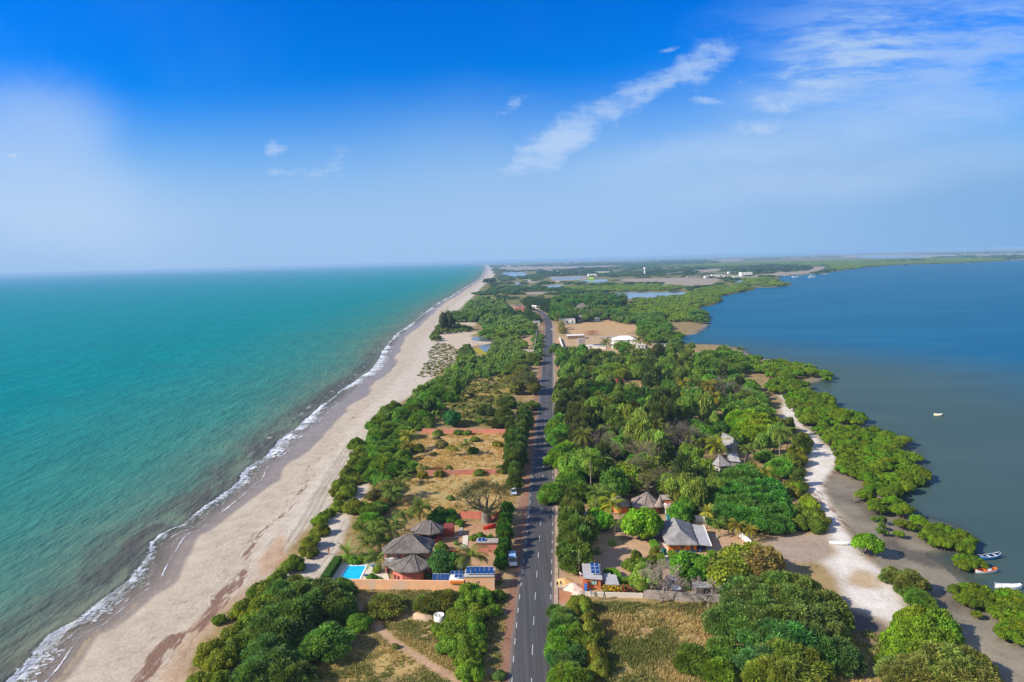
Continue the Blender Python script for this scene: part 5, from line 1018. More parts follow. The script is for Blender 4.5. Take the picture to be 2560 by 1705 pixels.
hedge('dark green hedge along the seaward side of the swimming pool', W2([R2(640, 615), R2(590, 690), R2(530, 780)], 0.8), 1.6, 1.7, (0.035, 0.085, 0.018))
# ------------------------------------------------------------------ gatehouse and yard beyond the road
G_ = Thing('gatehouse', 'small orange gatehouse with flat roof and turquoise shutter by the road', 'building', 14.8, 131.5)
b = MB(); b.prism([(13.2, 130.55), (16.45, 130.0), (16.95, 135.6), (13.6, 136.3)], -0.2, 2.35); gw = G_.part('wall', b, M_brick); b = MB(); b.add([(13.0, 130.3, 2.5), (16.75, 129.5, 2.45), (17.15, 136.0, 2.5), (13.4, 136.9, 2.55), (13.0, 130.3, 2.32), (16.75, 129.5, 2.27), (17.15, 136.0, 2.32), (13.4, 136.9, 2.37)], [(0, 1, 2, 3), (7, 6, 5, 4), (4, 5, 1, 0), (5, 6, 2, 1), (6, 7, 3, 2), (7, 4, 0, 3)]); G_.part('roof_slab', b, M_grey)
f_ = window(G_, gw, (15.1, 130.2, 1.45), (-0.167, -0.986), 1.15, 0.75, M_shut, M_wood); b = MB(); b.box((12.95, 129.9, 1.1), (0.3, 0.5, 2.6), -0.15); G_.part('pier', b, M_brick); b = MB(); b.box((13.35, 129.6, 0.8), (0.6, 0.1, 1.6), -0.3); G_.part('gate', b, M_bluew)
solar('six solar panels tilted on the flat gatehouse roof', [(14.7, 131.3, 2.85), (16.5, 131.0, 2.85), (16.7, 135.2, 3.2), (14.9, 135.5, 3.2)], None, 2, 3)
dish('small white satellite dish on the roadside corner of the orange gatehouse', 12.7, 133.0, 1.6, 2.2, 0.45); dish('white satellite dish beside the teal lookout tower', 37.7, 166.5, 3.2, 2.4, 0.55)
C_ = Thing('car_shelter', 'grey flat cement shelter roof beside the orange gatehouse', 'shed', 18.0, 130.5); b = MB(); b.prism([(17.3, 128.6), (19.9, 128.2), (19.9, 132.6), (17.3, 133.0)], 1.75, 1.88); C_.part('roof', b, M_grey)
for x, y in ((17.5, 128.8), (19.7, 128.5), (19.7, 132.4), (17.5, 132.8)): b = MB(); b.tube([(x, y, -0.1), (x, y, 1.75)], [0.06, 0.06], 6); C_.part('post', b, M_white)
b = MB(); b.box((18.3, 133.2, 1.3), (1.2, 0.8, 0.9)); tag(b.build('water_tank', M_grey), 'grey box tank at the back edge of the cement shelter', 'tank')
hw = lambda pts, z=0.8: W2(pts, z)
hedge('curved bright green clipped hedge round the grey cement shelter', hw([Z2(980, 370), Z2(1060, 345), Z2(1160, 350), Z2(1200, 420), Z2(1230, 500)]), 1.3, 1.2); hedge('straight bright green hedge from the shelter to the leafy tree', hw([Z2(1170, 555), Z2(1350, 525), Z2(1510, 470)]), 1.3, 1.2)
hedge('clipped hedge bordering the garden path, nearer the shelter', hw([Z3(790, 1190), Z3(810, 1290), Z3(830, 1380)]), 1.5, 1.2); hedge('clipped hedge bordering the garden path, left of the orange house', hw([Z3(640, 940), Z3(690, 1010), Z3(720, 1070)]), 1.4, 1.2); hedge('clipped hedge under the orange house front wall', hw([Z3(990, 1140), Z3(1020, 1190), Z3(1050, 1250)]), 1.8, 1.2); hedge('clipped hedge below the blue veranda', hw([Z3(1640, 1170), Z3(1720, 1165), Z3(1790, 1180)]), 1.8, 1.2); hedge('narrow clipped hedge beside the parked white car', hw([R3(1305, 700), R3(1340, 770), R3(1365, 830)]), 1.1, 1.0)
ribbon('path', resample(catmull(W2([Z3(820, 960), Z3(880, 1160), Z3(960, 1300), Z3(1010, 1450), Z3(1060, 1560)]), 8), 0.5), [-0.9, 0.9], 0.125, M_pave)
M_psand = surf('pale_building_sand', (0.60, 0.48, 0.38), 0.95, 0.1, 1.5, bump=0.4); M_ysand = surf('ochre_building_sand', (0.66, 0.41, 0.15), 0.95, 0.14, 1.5, bump=0.4); M_tsand = surf('tan_dug_soil', (0.52, 0.36, 0.23), 0.95, 0.15, 2.0, bump=0.6)
mound('sand_heap', 'ochre yellow heap of building sand beside the road', 'sand heap', 9.4, 133.6, 1.9, 2.6, 0.9, M_ysand, seed=1); mound('sand_heap', 'tall pale heap of building sand against the gatehouse', 'sand heap', 11.1, 131.0, 2.0, 2.4, 1.15, M_psand, seed=2); mound('sand_heap', 'low flat pale heap of sand by the gatehouse pier', 'sand heap', 11.9, 128.6, 1.9, 1.1, 0.6, M_psand, seed=5); mound('soil_heap', 'tan heap of dug soil beside the concrete well ring', 'soil heap', -18.2, 121.6, 2.5, 1.9, 0.75, M_tsand, seed=4)
T = Thing('well_ring', 'pale concrete well ring standing open in the dry front plot', 'well', -14.9, 119.9); b = MB(); b.lathe([(0.95, -0.1), (0.98, 1.15), (0.84, 1.15), (0.82, 0.15), (0.0, 0.12)], 28, (-14.9, 119.9, 0)); T.part('ring', b, M_white, True)
T = Thing('well_curb', 'low round well kerb on the bare soil beyond the blue veranda', 'well', 46.3, 154.3); b = MB(); b.lathe([(1.15, -0.1), (1.12, 0.32), (0.72, 0.32), (0.70, -0.05)], 26, (46.3, 154.3, 0)); T.part('rim', b, M_conc, True); b = MB(); b.lathe([(0.70, 0.02), (0.0, 0.02)], 24, (46.3, 154.3, 0)); T.part('opening', b, M_black)
b = MB(); b.lathe([(0.95, -0.05), (0.9, 0.2), (0.72, 0.2), (0.7, 0)], 20, (*at(*Z3(170, 910)), 0)); tag(b.build('planter_ring', M_wood, None, True), 'low brown tree ring on the sand left of the bright green ball tree', 'planter')
wallrun('low_wall', 'low pale plastered wall under the bougainvillea by the gatehouse', [(13.0, 127.5), (24.2, 126.3)], 0.95, 0.25, M_cream); wallrun('grey_wall', 'weathered grey concrete wall at the front of the right hand yard', [(24.3, 126.3), (38.5, 123.2)], 1.7, 0.3, M_conc); wallrun('grey_wall', 'broken end of the grey concrete wall beside the big thorn thicket', [(38.7, 123.3), (42.0, 122.6)], 1.1, 0.3, M_conc)
T = Thing('utility_hut', 'small roofless grey concrete booth behind the front wall', 'booth', 36.0, 127.0); b = MB()
for c, d in (((36.0, 128.2, 0.9), (3.3, 0.2, 2.0)), ((34.45, 127.0, 0.9), (0.2, 2.4, 2.0)), ((37.55, 127.0, 0.9), (0.2, 2.4, 2.0))): b.box(c, d)
T.part('wall', b, M_conc); b = MB(); b.box((36.0, 127.1, 1.95), (3.5, 2.5, 0.12)); T.part('roof_slab', b, M_grey)
flowers('purple flowered bougainvillea on the low pale wall', 20.8, 128.0, 1.4, 0.7, 1.7, (0.42, 0.01, 0.25), 300); flowers('yellow orange flowering shrub on the low pale wall by the gatehouse', 18.4, 128.2, 2.4, 0.8, 1.7, (0.42, 0.22, 0.02), 420, (0.09, 0.10, 0.02), 4); flowers('dark red leaved shrub at the end of the low pale wall', 23.4, 127.4, 1.6, 0.8, 1.7, (0.12, 0.02, 0.05), 360, (0.06, 0.07, 0.03), 5)
flowers('pink bougainvillea in the garden behind the round dark tree', -14.6, 147.0, 2.2, 1.4, 1.6, (0.55, 0.10, 0.17), 320, (0.05, 0.09, 0.02), 8); flowers('violet flowering bush at the road corner of the peach block', -4.0, 133.4, 0.7, 0.8, 2.2, (0.28, 0.06, 0.40), 220, (0.06, 0.09, 0.03), 9); flowers('magenta bougainvillea on the lower pink garden wall', -24.6, 209.0, 3.4, 1.0, 2.2, (0.35, 0.05, 0.15), 300, (0.06, 0.10, 0.03), 10); flowers('crimson bougainvillea in front of the white villa field', 69.0, 585.0, 9.0, 2.0, 4.5, (0.30, 0.01, 0.05), 500, (0.09, 0.03, 0.03), 11)
# ------------------------------------------------------------------ orange house
O_ = Thing('orange_house', 'orange walled house with long grey thatched roof and blue veranda', 'house', 37.5, 149.0)
b = MB(); b.prism([(33.9, 146.4), (40.0, 146.0), (41.2, 156.4), (35.3, 157.2)], -0.2, 2.2); ow = O_.part('wall', b, M_orange); b = MB(); b.prism([(33.82, 146.3), (40.02, 145.9), (40.06, 146.2), (33.86, 146.6)], -0.2, 0.6); O_.part('plinth', b, M_navy)
thatch_part(O_, 'roof', [(33.2, 145.7), (40.35, 145.2), (41.9, 157.6), (34.8, 158.8), (33.4, 153.2)], 2.2, [(37.1, 148.9, 4.3), (37.3, 156.0, 4.4)], M_th_grey, 11, sag=0.06, caps=False)
window(O_, ow, (36.9, 146.2, 1.5), (-0.07, -1), 0.9, 0.7, M_glass, M_wood); window(O_, ow, (39.0, 146.06, 1.2), (-0.07, -1), 0.6, 1.3, M_glass, M_dkgreen)
b = MB(); b.add([(40.4, 145.6, 2.15), (43.0, 145.2, 1.9), (44.5, 156.8, 1.9), (41.9, 157.2, 2.15), (40.4, 145.6, 1.97), (43.0, 145.2, 1.72), (44.5, 156.8, 1.72), (41.9, 157.2, 1.97)], [(0, 1, 2, 3), (7, 6, 5, 4), (4, 5, 1, 0), (5, 6, 2, 1), (6, 7, 3, 2), (7, 4, 0, 3)]); O_.part('veranda_roof', b, M_grey)
b = MB(); b.box((43.85, 150.95, 1.9), (0.18, 11.7, 0.2), -0.128 + math.pi * 0); O_.part('gutter', b, M_white)
b = MB(); b.prism([(40.3, 148.0), (42.5, 147.7), (43.6, 156.0), (41.4, 156.4)], -0.2, 1.9); O_.part('veranda_wall', b, M_navy)
for f in (0.02, 0.35, 0.68, 0.98): b = MB(); b.box((42.75 + 1.45 * f, 145.5 + 11.0 * f, 0.85), (0.2, 0.2, 1.8)); O_.part('post', b, M_bluew)
b = MB(); b.box((40.7, 145.8, 0.9), (0.14, 0.14, 2.0)); O_.part('post', b, M_bluew)
T = Thing('garden_screen', 'dark green folded garden screen at the left corner of the orange house', 'screen', 32.4, 145.6); b = MB(); b.box((32.5, 145.2, 0.75), (0.9, 0.8, 1.5), 0.5); T.part('cloth', b, M_dkgreen)
NO_GO.append(np.array([(32, 142.5), (45, 142), (46.5, 158), (33, 158.5)]))
T = Thing('lookout_tower', 'slim teal lookout tower with two thatched caps behind the orange house', 'tower', 39.0, 166.2); b = MB(); b.prism([(37.9, 165.4), (40.0, 165.2), (40.2, 167.3), (38.0, 167.4)], -0.2, 3.3); tw = T.part('wall', b, M_teal)
for x in (38.35, 39.5): window(T, tw, (x, 165.28, 2.2), (-0.06, -1), 0.8, 1.1, M_glass, M_white)
rf = thatch_part(T, 'roof', [(37.3, 164.6), (40.7, 164.4), (41.0, 168.0), (37.4, 168.2)], 3.2, [(39.1, 166.3, 4.3)], M_th_brown, 21, caps=False); thatch_part(T, 'roof', [(36.6 + 1.3 * math.cos(a), 168.6 + 1.3 * math.sin(a)) for a in np.linspace(0, 6.28, 9)[:-1]], 2.7, [(36.8, 168.6, 5.6)], M_th_brown, 22, caps=False)
b = MB(); b.box((37.6, 165.2, 2.5), (0.5, 0.4, 1.4)); T.part('chimney', b, M_white)
# twin tent roofed huts
def tent_hut(name, label, eave, z, apex, mat, wmat, seed, group=None, win=True):
    e = np.array(eave); c = e.mean(0); T = Thing(name, label, 'hut', c[0], c[1], 0, group); inn = [tuple(c + (p - c) * 0.80) for p in e]
    b = MB(); b.prism(inn, -0.2, z + 0.05); w = T.part('wall', b, wmat); thatch_part(T, 'roof', eave, z, apex, mat, seed)
    if win:
        p0, p1 = np.array(inn[0]), np.array(inn[1]); d = p1 - p0; nn = np.array([d[1], -d[0]]); nn = nn / np.linalg.norm(nn); m = (p0 + p1) / 2
        if (m - c) @ nn < 0: nn = -nn
        window(T, w, (m[0], m[1], z * 0.55), nn, 0.8, 1.0, M_glass, M_white)
    NO_GO.append(np.array([c + (p - c) * 1.12 for p in e])); return T
tent_hut('thatched_hut', 'large tent shaped thatched hut under the bare branches, right of its twin', [(29.9, 170.2), (32.7, 168.6), (35.3, 168.8), (37.6, 170.2), (38.2, 175.0), (34.5, 177.6), (30.6, 175.5)], 2.1, [(34.3, 173.2, 4.75)], M_th_brown, M_brick, 31)
tent_hut('thatched_hut', 'small tent shaped thatched hut beside the yellow green palms, left of its twin', [(24.6, 172.5), (27.0, 170.2), (29.6, 171.0), (29.8, 174.6), (26.8, 176.6), (24.4, 175.4)], 2.0, [(27.0, 173.4, 3.9)], M_th_brown, M_orange, 32)
T = Thing('orange_hut', 'low orange flat roofed hut beside the tent shaped hut', 'hut', 40.2, 176.0); b = MB(); b.prism([(38.6, 174.0), (42.0, 173.7), (42.2, 177.0), (38.8, 177.3)], -0.2, 2.2); T.part('wall', b, M_brick); T.box('roof_slab', (40.4, 175.5, 2.28), (4.0, 3.7, 0.15), M_conc, -0.08)
tent_hut('grey_hut', 'grey thatched hut in the trees, nearer than the sloping one', [(59.8, 201.6), (61.2, 198.8), (65.0, 199.3), (66.0, 203.2), (62.6, 206.0)], 3.0, [(62.3, 202.6, 5.7)], M_th_grey, M_conc, 33)
tent_hut('grey_hut', 'steep grey thatched hut at the lagoon side of the thicket, taller than its neighbour', [(69.0, 226.0), (70.6, 216.8), (75.2, 222.8), (73.6, 229.5)], 3.0, [(70.3, 225.0, 6.4), (72.6, 220.5, 5.6)], M_th_grey, M_conc, 34)
T = Thing('lean_to', 'pale lean-to roof between the two grey thatched huts', 'shed', 69.5, 211.0); b = MB(); b.add([(66.6, 206.2, 2.4), (69.8, 205.4, 2.2), (70.6, 211.5, 3.1), (67.4, 212.0, 3.2), (66.6, 206.2, 2.25), (69.8, 205.4, 2.05), (70.6, 211.5, 2.95), (67.4, 212.0, 3.05)], [(0, 1, 2, 3), (7, 6, 5, 4), (4, 5, 1, 0), (5, 6, 2, 1), (6, 7, 3, 2), (7, 4, 0, 3)]); T.part('roof', b, M_grey); b = MB(); b.prism([(66.9, 206.6), (69.6, 206.0), (70.3, 211.2), (67.6, 211.6)], -0.2, 2.0); T.part('wall', b, M_conc)
T = Thing('veranda_house', 'low grey roofed house with white railing in the thicket', 'house', 43.0, 207.0); xy = [at(*R6(1450, 1160)), at(*R6(1575, 1165))]; x0, y0 = xy[0]; x1 = xy[1][0]; b = MB(); b.prism([(x0, y0 + 1.2), (x1, y0 + 1.2), (x1, y0 + 6), (x0, y0 + 6)], -0.2, 2.4); T.part('wall', b, M_navy); b = MB(); b.box(((x0 + x1) / 2, y0 + 3.2, 2.7), (x1 - x0 + 1.2, 6.4, 0.2)); T.part('roof', b, M_sheet); b = MB()
for x in np.arange(x0, x1, 0.4): b.box((x, y0 + 0.1, 0.5), (0.09, 0.06, 1.0))
b.box(((x0 + x1) / 2, y0 + 0.1, 1.02), (x1 - x0, 0.1, 0.08)); T.part('railing', b, M_white); NO_GO.append(np.array([(x0 - 1, y0 - 1.5), (x1 + 1, y0 - 1.5), (x1 + 1, y0 + 7), (x0 - 1, y0 + 7)]))
NO_GO.append(np.array([(58, 182), (69, 182), (69, 202), (58, 202)])); NO_GO.append(np.array([(66, 203), (77, 203), (77, 224), (67, 224)])); NO_GO.append(np.array([(26, 160), (40, 160), (40, 170), (26, 170)]))
# white wall to the lagoon and stacked posts
wallrun('white_wall', 'low white wall running towards the lagoon flats by the palms', [(51.9, 156.8), (52.5, 153.8), (53.5, 146.6)], 1.25, 0.25, M_white); wallrun('white_wall', 'whitewashed wall behind the fan palms', [at(*Z3(1360, 590)), at(*Z3(1480, 600)), at(*Z3(1700, 640)), at(*Z3(1780, 640))], 1.5, 0.25, M_white); wallrun('white_wall', 'whitewashed corner of wall at the edge of the thorn thicket', [at(*Z3(1920, 1190)), at(*Z3(2080, 1200))], 0.7, 0.3, M_white)
# ------------------------------------------------------------------ houses further along
def flat_house(name, label, x, y, w, d, h, mat, rz=0.0, group=None, wins=2, parapet=True, roof=None, cat='house'):
    T = Thing(name, label, cat, x, y, 0, group); R = Matrix.Rotation(rz, 3, 'Z'); b = MB(); b.box((x, y, h / 2 - 0.2), (w, d, h + 0.4), rz); wl = T.part('wall', b, mat); b = MB()
    b.box((x, y, h + 0.08), (w + 0.3, d + 0.3, 0.16), rz); T.part('roof', b, roof or M_grey)
    for i in range(wins): p = Vector((x, y, h * 0.5)) + R @ Vector((w * ((i + 0.5) / wins - 0.5), -d / 2, 0)); n = R @ Vector((0, -1, 0)); window(T, wl, p, (n.x, n.y), min(1.4, w / wins * 0.45), h * 0.4, M_glass, M_wood)
    NO_GO.append(np.array([(x - w / 2 - 1, y - d / 2 - 3), (x + w / 2 + 1, y - d / 2 - 3), (x + w / 2 + 1, y + d / 2 + 1), (x - w / 2 - 1, y + d / 2 + 1)])); return T, wl
def hip(T, x, y, w, d, z, h, mat, rz=0.0, name='roof'):
    R = Matrix.Rotation(rz, 3, 'Z'); o = Vector((x, y, z)); rd = max(0, w - d) / 2; b = MB(); P = lambda a, c, e: o + R @ Vector((a, c, e))
    b.add([P(-w / 2, -d / 2, 0), P(w / 2, -d / 2, 0), P(w / 2, d / 2, 0), P(-w / 2, d / 2, 0), P(-rd, 0, h), P(rd, 0, h)], [(0, 1, 5, 4), (1, 2, 5), (2, 3, 4, 5), (3, 0, 4), (3, 2, 1, 0)]); return T.part(name, b, mat)
Wv = Thing('white_villa', 'large white two storey villa with hipped roof on the bare plot', 'house', 82, 497); b = MB(); b.box((82, 500, 3.1), (15.5, 10, 6.6)); wv = Wv.part('wall', b, M_cream); hip(Wv, 82.7, 500, 17, 11, 6.4, 2.4, M_white); b = MB(); b.box((81.5, 496.0, 3.5), (20, 7, 0.9)); Wv.part('terrace', b, M_white)
b = MB(); b.box((82, 496.5, 1.4), (17, 4.0, 2.9)); w0 = Wv.part('ground_floor', b, M_white); b = MB()
for x in np.arange(83, 91, 2.3): b.box((x, 493.5, 1.4), (0.4, 0.4, 2.8))
Wv.part('colonnade', b, M_white)
for x in (80.5, 85): window(Wv, wv, (x, 495.0, 5.1), (0, -1), 1.0, 1.6, M_glass, M_wood)
for x in (83.9, 86.5, 88.7): window(Wv, w0, (x, 494.5, 1.5), (0, -1), 1.5, 2.0, M_glass, M_white)
A_ = Thing('white_annex', 'small white hip roofed annex beside the white villa', 'house', 93.5, 494); b = MB(); b.box((93.5, 494, 1.2), (6, 5, 2.8)); wa = A_.part('wall', b, M_white); hip(A_, 93.5, 494, 6.6, 5.6, 2.6, 1.0, M_white)
for x in (92.3, 94.8): window(A_, wa, (x, 491.5, 1.3), (0, -1), 0.8, 1.0, M_glass, M_wood)
NO_GO.append(np.array([(44, 488), (102, 484), (102, 508), (44, 512)]))
M_redw = surf('faded_red_plaster', (0.46, 0.13, 0.10), 0.85, 0.15, 1.0)
flat_house('concrete_block_house', 'windowless pale concrete cube left of the white villa', 51.9, 506.5, 5.2, 5, 6.4, M_conc, 0, None, 0)
T = Thing('long_awning', 'long low building with dark blue roof between cube and white villa', 'building', 62, 502); b = MB(); b.box((62, 501.5, 0.9), (15, 6, 2.2)); T.part('wall', b, M_white); b = MB(); b.box((63.8, 502.4, 2.15), (11.5, 5.2, 0.25)); T.part('roof', b, M_navy); b = MB(); b.box((57.5, 500.5, 2.2), (5.5, 4.6, 0.25), 0.3); T.part('canopy', b, M_white)
wallrun('compound_wall', 'pale front wall of the white villa compound', [at(*Z7(480, 965)), at(*Z7(1000, 970)), at(*Z7(1100, 960))], 1.2, 0.3, M_cream); wallrun('compound_wall', 'pale back wall between the white villa and the bare field', [at(*Z7(880, 785)), at(*Z7(1160, 780))], 1.8, 0.3, M_grey); wallrun('compound_wall', 'curved pale wall beside the road at the white villa compound', [at(*Z7(140, 790)), at(*Z7(170, 880)), at(*Z7(200, 960))], 1.8, 0.35, M_white)
flat_house('carport', 'low white slab roofed carport on the road side of the crimson shrub', 53, 566, 14, 8, 2.8, M_wood, 0.05, None, 0, roof=M_white, cat='shed')
flat_house('white_house', 'flat roofed white house at the roadside corner of the bare field', 57, 698.5, 16, 9, 5.0, M_white, 0, None, 3); flat_house('white_house', 'two storey white house with pillared porch at the far edge of the bare field', 76, 722, 11, 8, 6.2, M_cream, 0, None, 3); flat_house('white_house', 'low white house with rounded end behind the bare field', 88, 722, 9, 7, 3.0, M_white, 0.2, None, 2)
tent_hut('thatched_house', 'big thatched house with orange wall in the far grove', [(79, 845), (98, 843), (99, 858), (80, 860)], 5.0, [(86, 851, 11), (90, 851, 11)], M_th_dark, M_brick, 41); tent_hut('thatched_house', 'small thatched hut left of the big thatched house', [(76, 908), (85, 907), (86, 915), (77, 916)], 4.0, [(81, 911, 8)], M_th_brown, M_cream, 42); tent_hut('thatched_house', 'broad low thatched roof just behind the bare field', [(83, 770), (100, 768), (101, 780), (84, 781)], 3.0, [(88, 775, 6.5), (95, 775, 6.5)], M_th_dark, M_conc, 43)
flat_house('white_block', 'white two storey block showing above the far grove', 110, 980, 11, 10, 9.0, M_white, 0.2, None, 2)
flat_house('pink_house', 'pink flat roofed house beside the bend in the road', 11.5, 883, 13, 9, 6.0, M_pinkw, 0.0, None, 3, roof=M_pinkw); flat_house('roadside_hut', 'small pale brick hut on the seaward verge before the bend', 25.4, 692, 6.5, 6, 4.0, M_cream, 0.1, None, 1); wallrun('white_wall', 'white gate wall on the outside of the road bend', [(29.0, 945), (33, 938), (39, 925)], 4.0, 1.0, M_white)
wallrun('block_wall', 'long grey block wall along the road edge of the walled plot', [at(*Z8(1765, 965)), at(*Z8(1820, 650))], 2.6, 0.4, M_conc, posts=6); wallrun('block_wall', 'short grey block wall at the near end of the walled plot', [at(*Z8(1600, 962)), at(*Z8(1765, 968))], 1.8, 0.3, M_conc); wallrun('block_wall', 'pale block wall at the far end of the walled plot', [at(*Z8(1530, 655)), at(*Z8(1820, 640))], 3.0, 0.35, M_grey)
flat_house('red_house', 'small red house with grey sheet roof at the clearing in the thicket', 50.4, 362.5, 4.2, 5.0, 2.6, M_redw, 0, None, 1, roof=M_sheet); wallrun('red_wall', 'short red wall beside the small red house', [(54.6, 358.8), (58.9, 357.6)], 2.0, 0.3, M_redw); wallrun('cream_wall', 'cream patchy wall leading to the small red house', [at(*R6(700, 375)), at(*R6(835, 382))], 1.6, 0.3, M_cream); wallrun('cream_wall', 'pale boundary wall along the road beside the green hedge trees', [at(*R6(510, 250)), at(*R6(540, 340)), at(*R6(700, 365))], 1.9, 0.3, M_cream)
# the village and lone buildings far out on the delta
VG = 'buildings of the far village'
for i, (pp, w, d, h, m, nm, lb) in enumerate([(Z4(1655, 300), 32, 22, 9, M_white, 'white_house', 'largest white building on the far flats, above the lime green roof'), (Z4(1100, 242), 45, 20, 9, M_white, 'white_house', 'white house among the dark trees beyond the ponds'), (Z4(1780, 258), 40, 20, 9, M_cream, 'white_house', 'cream house at the right of the dark far grove'), (Z4(1845, 255), 35, 20, 9, M_white, 'white_house', 'white house furthest right beside the dark far grove'),
        (Z4(1195, 382), 26, 10, 4, M_white, 'white_house', 'low white house before the tidal flat'), (Z4(690, 370), 22, 10, 5, M_white, 'white_house', 'white house on the spit past the small ponds'), (Z4(430, 155), 50, 20, 9, M_white, 'white_house', 'white speck of a house near the sea horizon'), (Z5(845, 465), 24, 12, 6, M_white, 'village_house', 'white village house at the left end of the shore row'), (Z5(930, 460), 24, 12, 9, M_white, 'village_house', 'taller white village house near the left end'),
        (Z5(1080, 460), 22, 12, 6, M_cream, 'village_house', 'cream village house in the middle of the row'), (Z5(1200, 462), 24, 12, 5, M_white, 'village_house', 'long white village house near the pink one'), (Z5(1310, 440), 34, 22, 11, M_white, 'village_house', 'big white and pink village house, tallest by the shore'), (Z5(1060, 440), 28, 12, 6, M_conc, 'village_house', 'grey village house behind the middle of the row'), (Z5(1130, 410), 26, 14, 6, M_white, 'village_house', 'white village house set back in the trees'), (Z5(640, 462), 30, 10, 5, M_conc, 'village_house', 'low grey village house far left of the row'), (Z5(280, 378), 30, 14, 8, M_white, 'village_house', 'white house alone left of the far grove')]):
    x, y = at(*pp); flat_house(nm, lb, x, y + d / 2, w, d, h, m, 0, VG, 3)
x, y = at(*Z4(1645, 348)); M_lime = surf('lime_green_roof', (0.34, 0.60, 0.04), 0.6, 0.1, 0.2); T, _ = flat_house('lime_roofed_hall', 'hall with a bright lime green roof on the far flats', x, y + 8, 17, 12, 3, M_lime, 0, VG, 2, roof=M_lime, cat='hall'); hip(T, x, y + 8, 18, 13, 3.2, 4, M_lime, name='roof_crown')
for pp, h, lb in ((Z5(57, 425), 26, 'tall white water tower standing over the far trees'), (Z4(1423, 95), 34, 'white mast tower near the land horizon')):
    x, y = at(*pp); T = Thing('water_tower', lb, 'tower', x, y); b = MB(); b.lathe([(3.0, -1), (2.2, h * 0.75)], 10, (x, y, 0)); T.part('shaft', b, M_white, True); b = MB(); b.lathe([(2.2, h * 0.75), (5.0, h * 0.82), (5.0, h), (0, h * 1.05)], 12, (x, y, 0)); T.part('tank', b, M_white)
# ------------------------------------------------------------------ boats
def boat(label, px0, px1, wd, dp, mo, mi, z=WZ, thw=3, mth=None, rise=0.28, name='fishing_boat', trans=0.0, zz=0.0):
    a = at3(*px0, z); c = at3(*px1, z); m = (a + c) / 2; d = c - a; T = Thing(name, label, 'boat', m.x, m.y, z); hull(T, d.length, wd, dp, mo, mi, m.x, m.y, z - 0.12 + zz, math.atan2(d.y, d.x), rise=rise, thw=thw, mth=mth, trans=trans); return T
T = boat('blue wooden boat with white thwarts moored beside the mangrove clump', R4(1635, 622), R4(1800, 600), 1.5, 0.85, M_bb, M_bdb, mth=M_bw); T = boat('orange boat with white hull lying at the edge of the mud', R4(1605, 725), R4(1775, 715), 1.4, 0.75, M_bw, M_bo, mth=M_bo); T.box('white_box', ((T.p.x + 0.8), T.p.y, -0.35), (0.6, 0.6, 0.4), M_bw)
boat('white boat partly hidden behind the near mangroves', R4(1760, 842), R4(1965, 850), 1.5, 0.85, M_bw, M_bw, thw=4); boat('small cream boat alone on the open lagoon', R7(1512, 690), R7(1588, 694), 1.5, 0.8, M_by, M_bw, thw=3)
boat('long white boat pulled up on the pale sand', R4(475, 495), R4(625, 507), 1.1, 0.5, M_bw, M_bw, z=0.0, thw=2, rise=0.25, zz=0.08)
for k, (pp, ln) in enumerate(((Z5(1900, 458), 16), (Z5(2105, 460), 18), (Z5(2115, 440), 14), (Z5(2300, 423), 18), (Z5(1790, 445), 14), (Z5(1960, 445), 14), (Z5(2240, 428), 14))):
    a = at(*pp, WZ); T = Thing('fishing_boat', ['white boat off the village, nearest the sandy point', 'white boat off the village with the longest hull', 'boat moored just behind the longest white boat', 'white boat furthest out on the lagoon from the village', 'boat drawn close to the village beach', 'small boat between the point and the longest boat', 'boat moored between the longest and the outermost one'][k], 'boat', a[0], a[1], WZ, 'boats moored off the village'); hull(T, ln, 3.6, 2.0, M_bw, M_by, a[0], a[1], WZ - 0.1, 0.15 * (k - 3), thw=2)
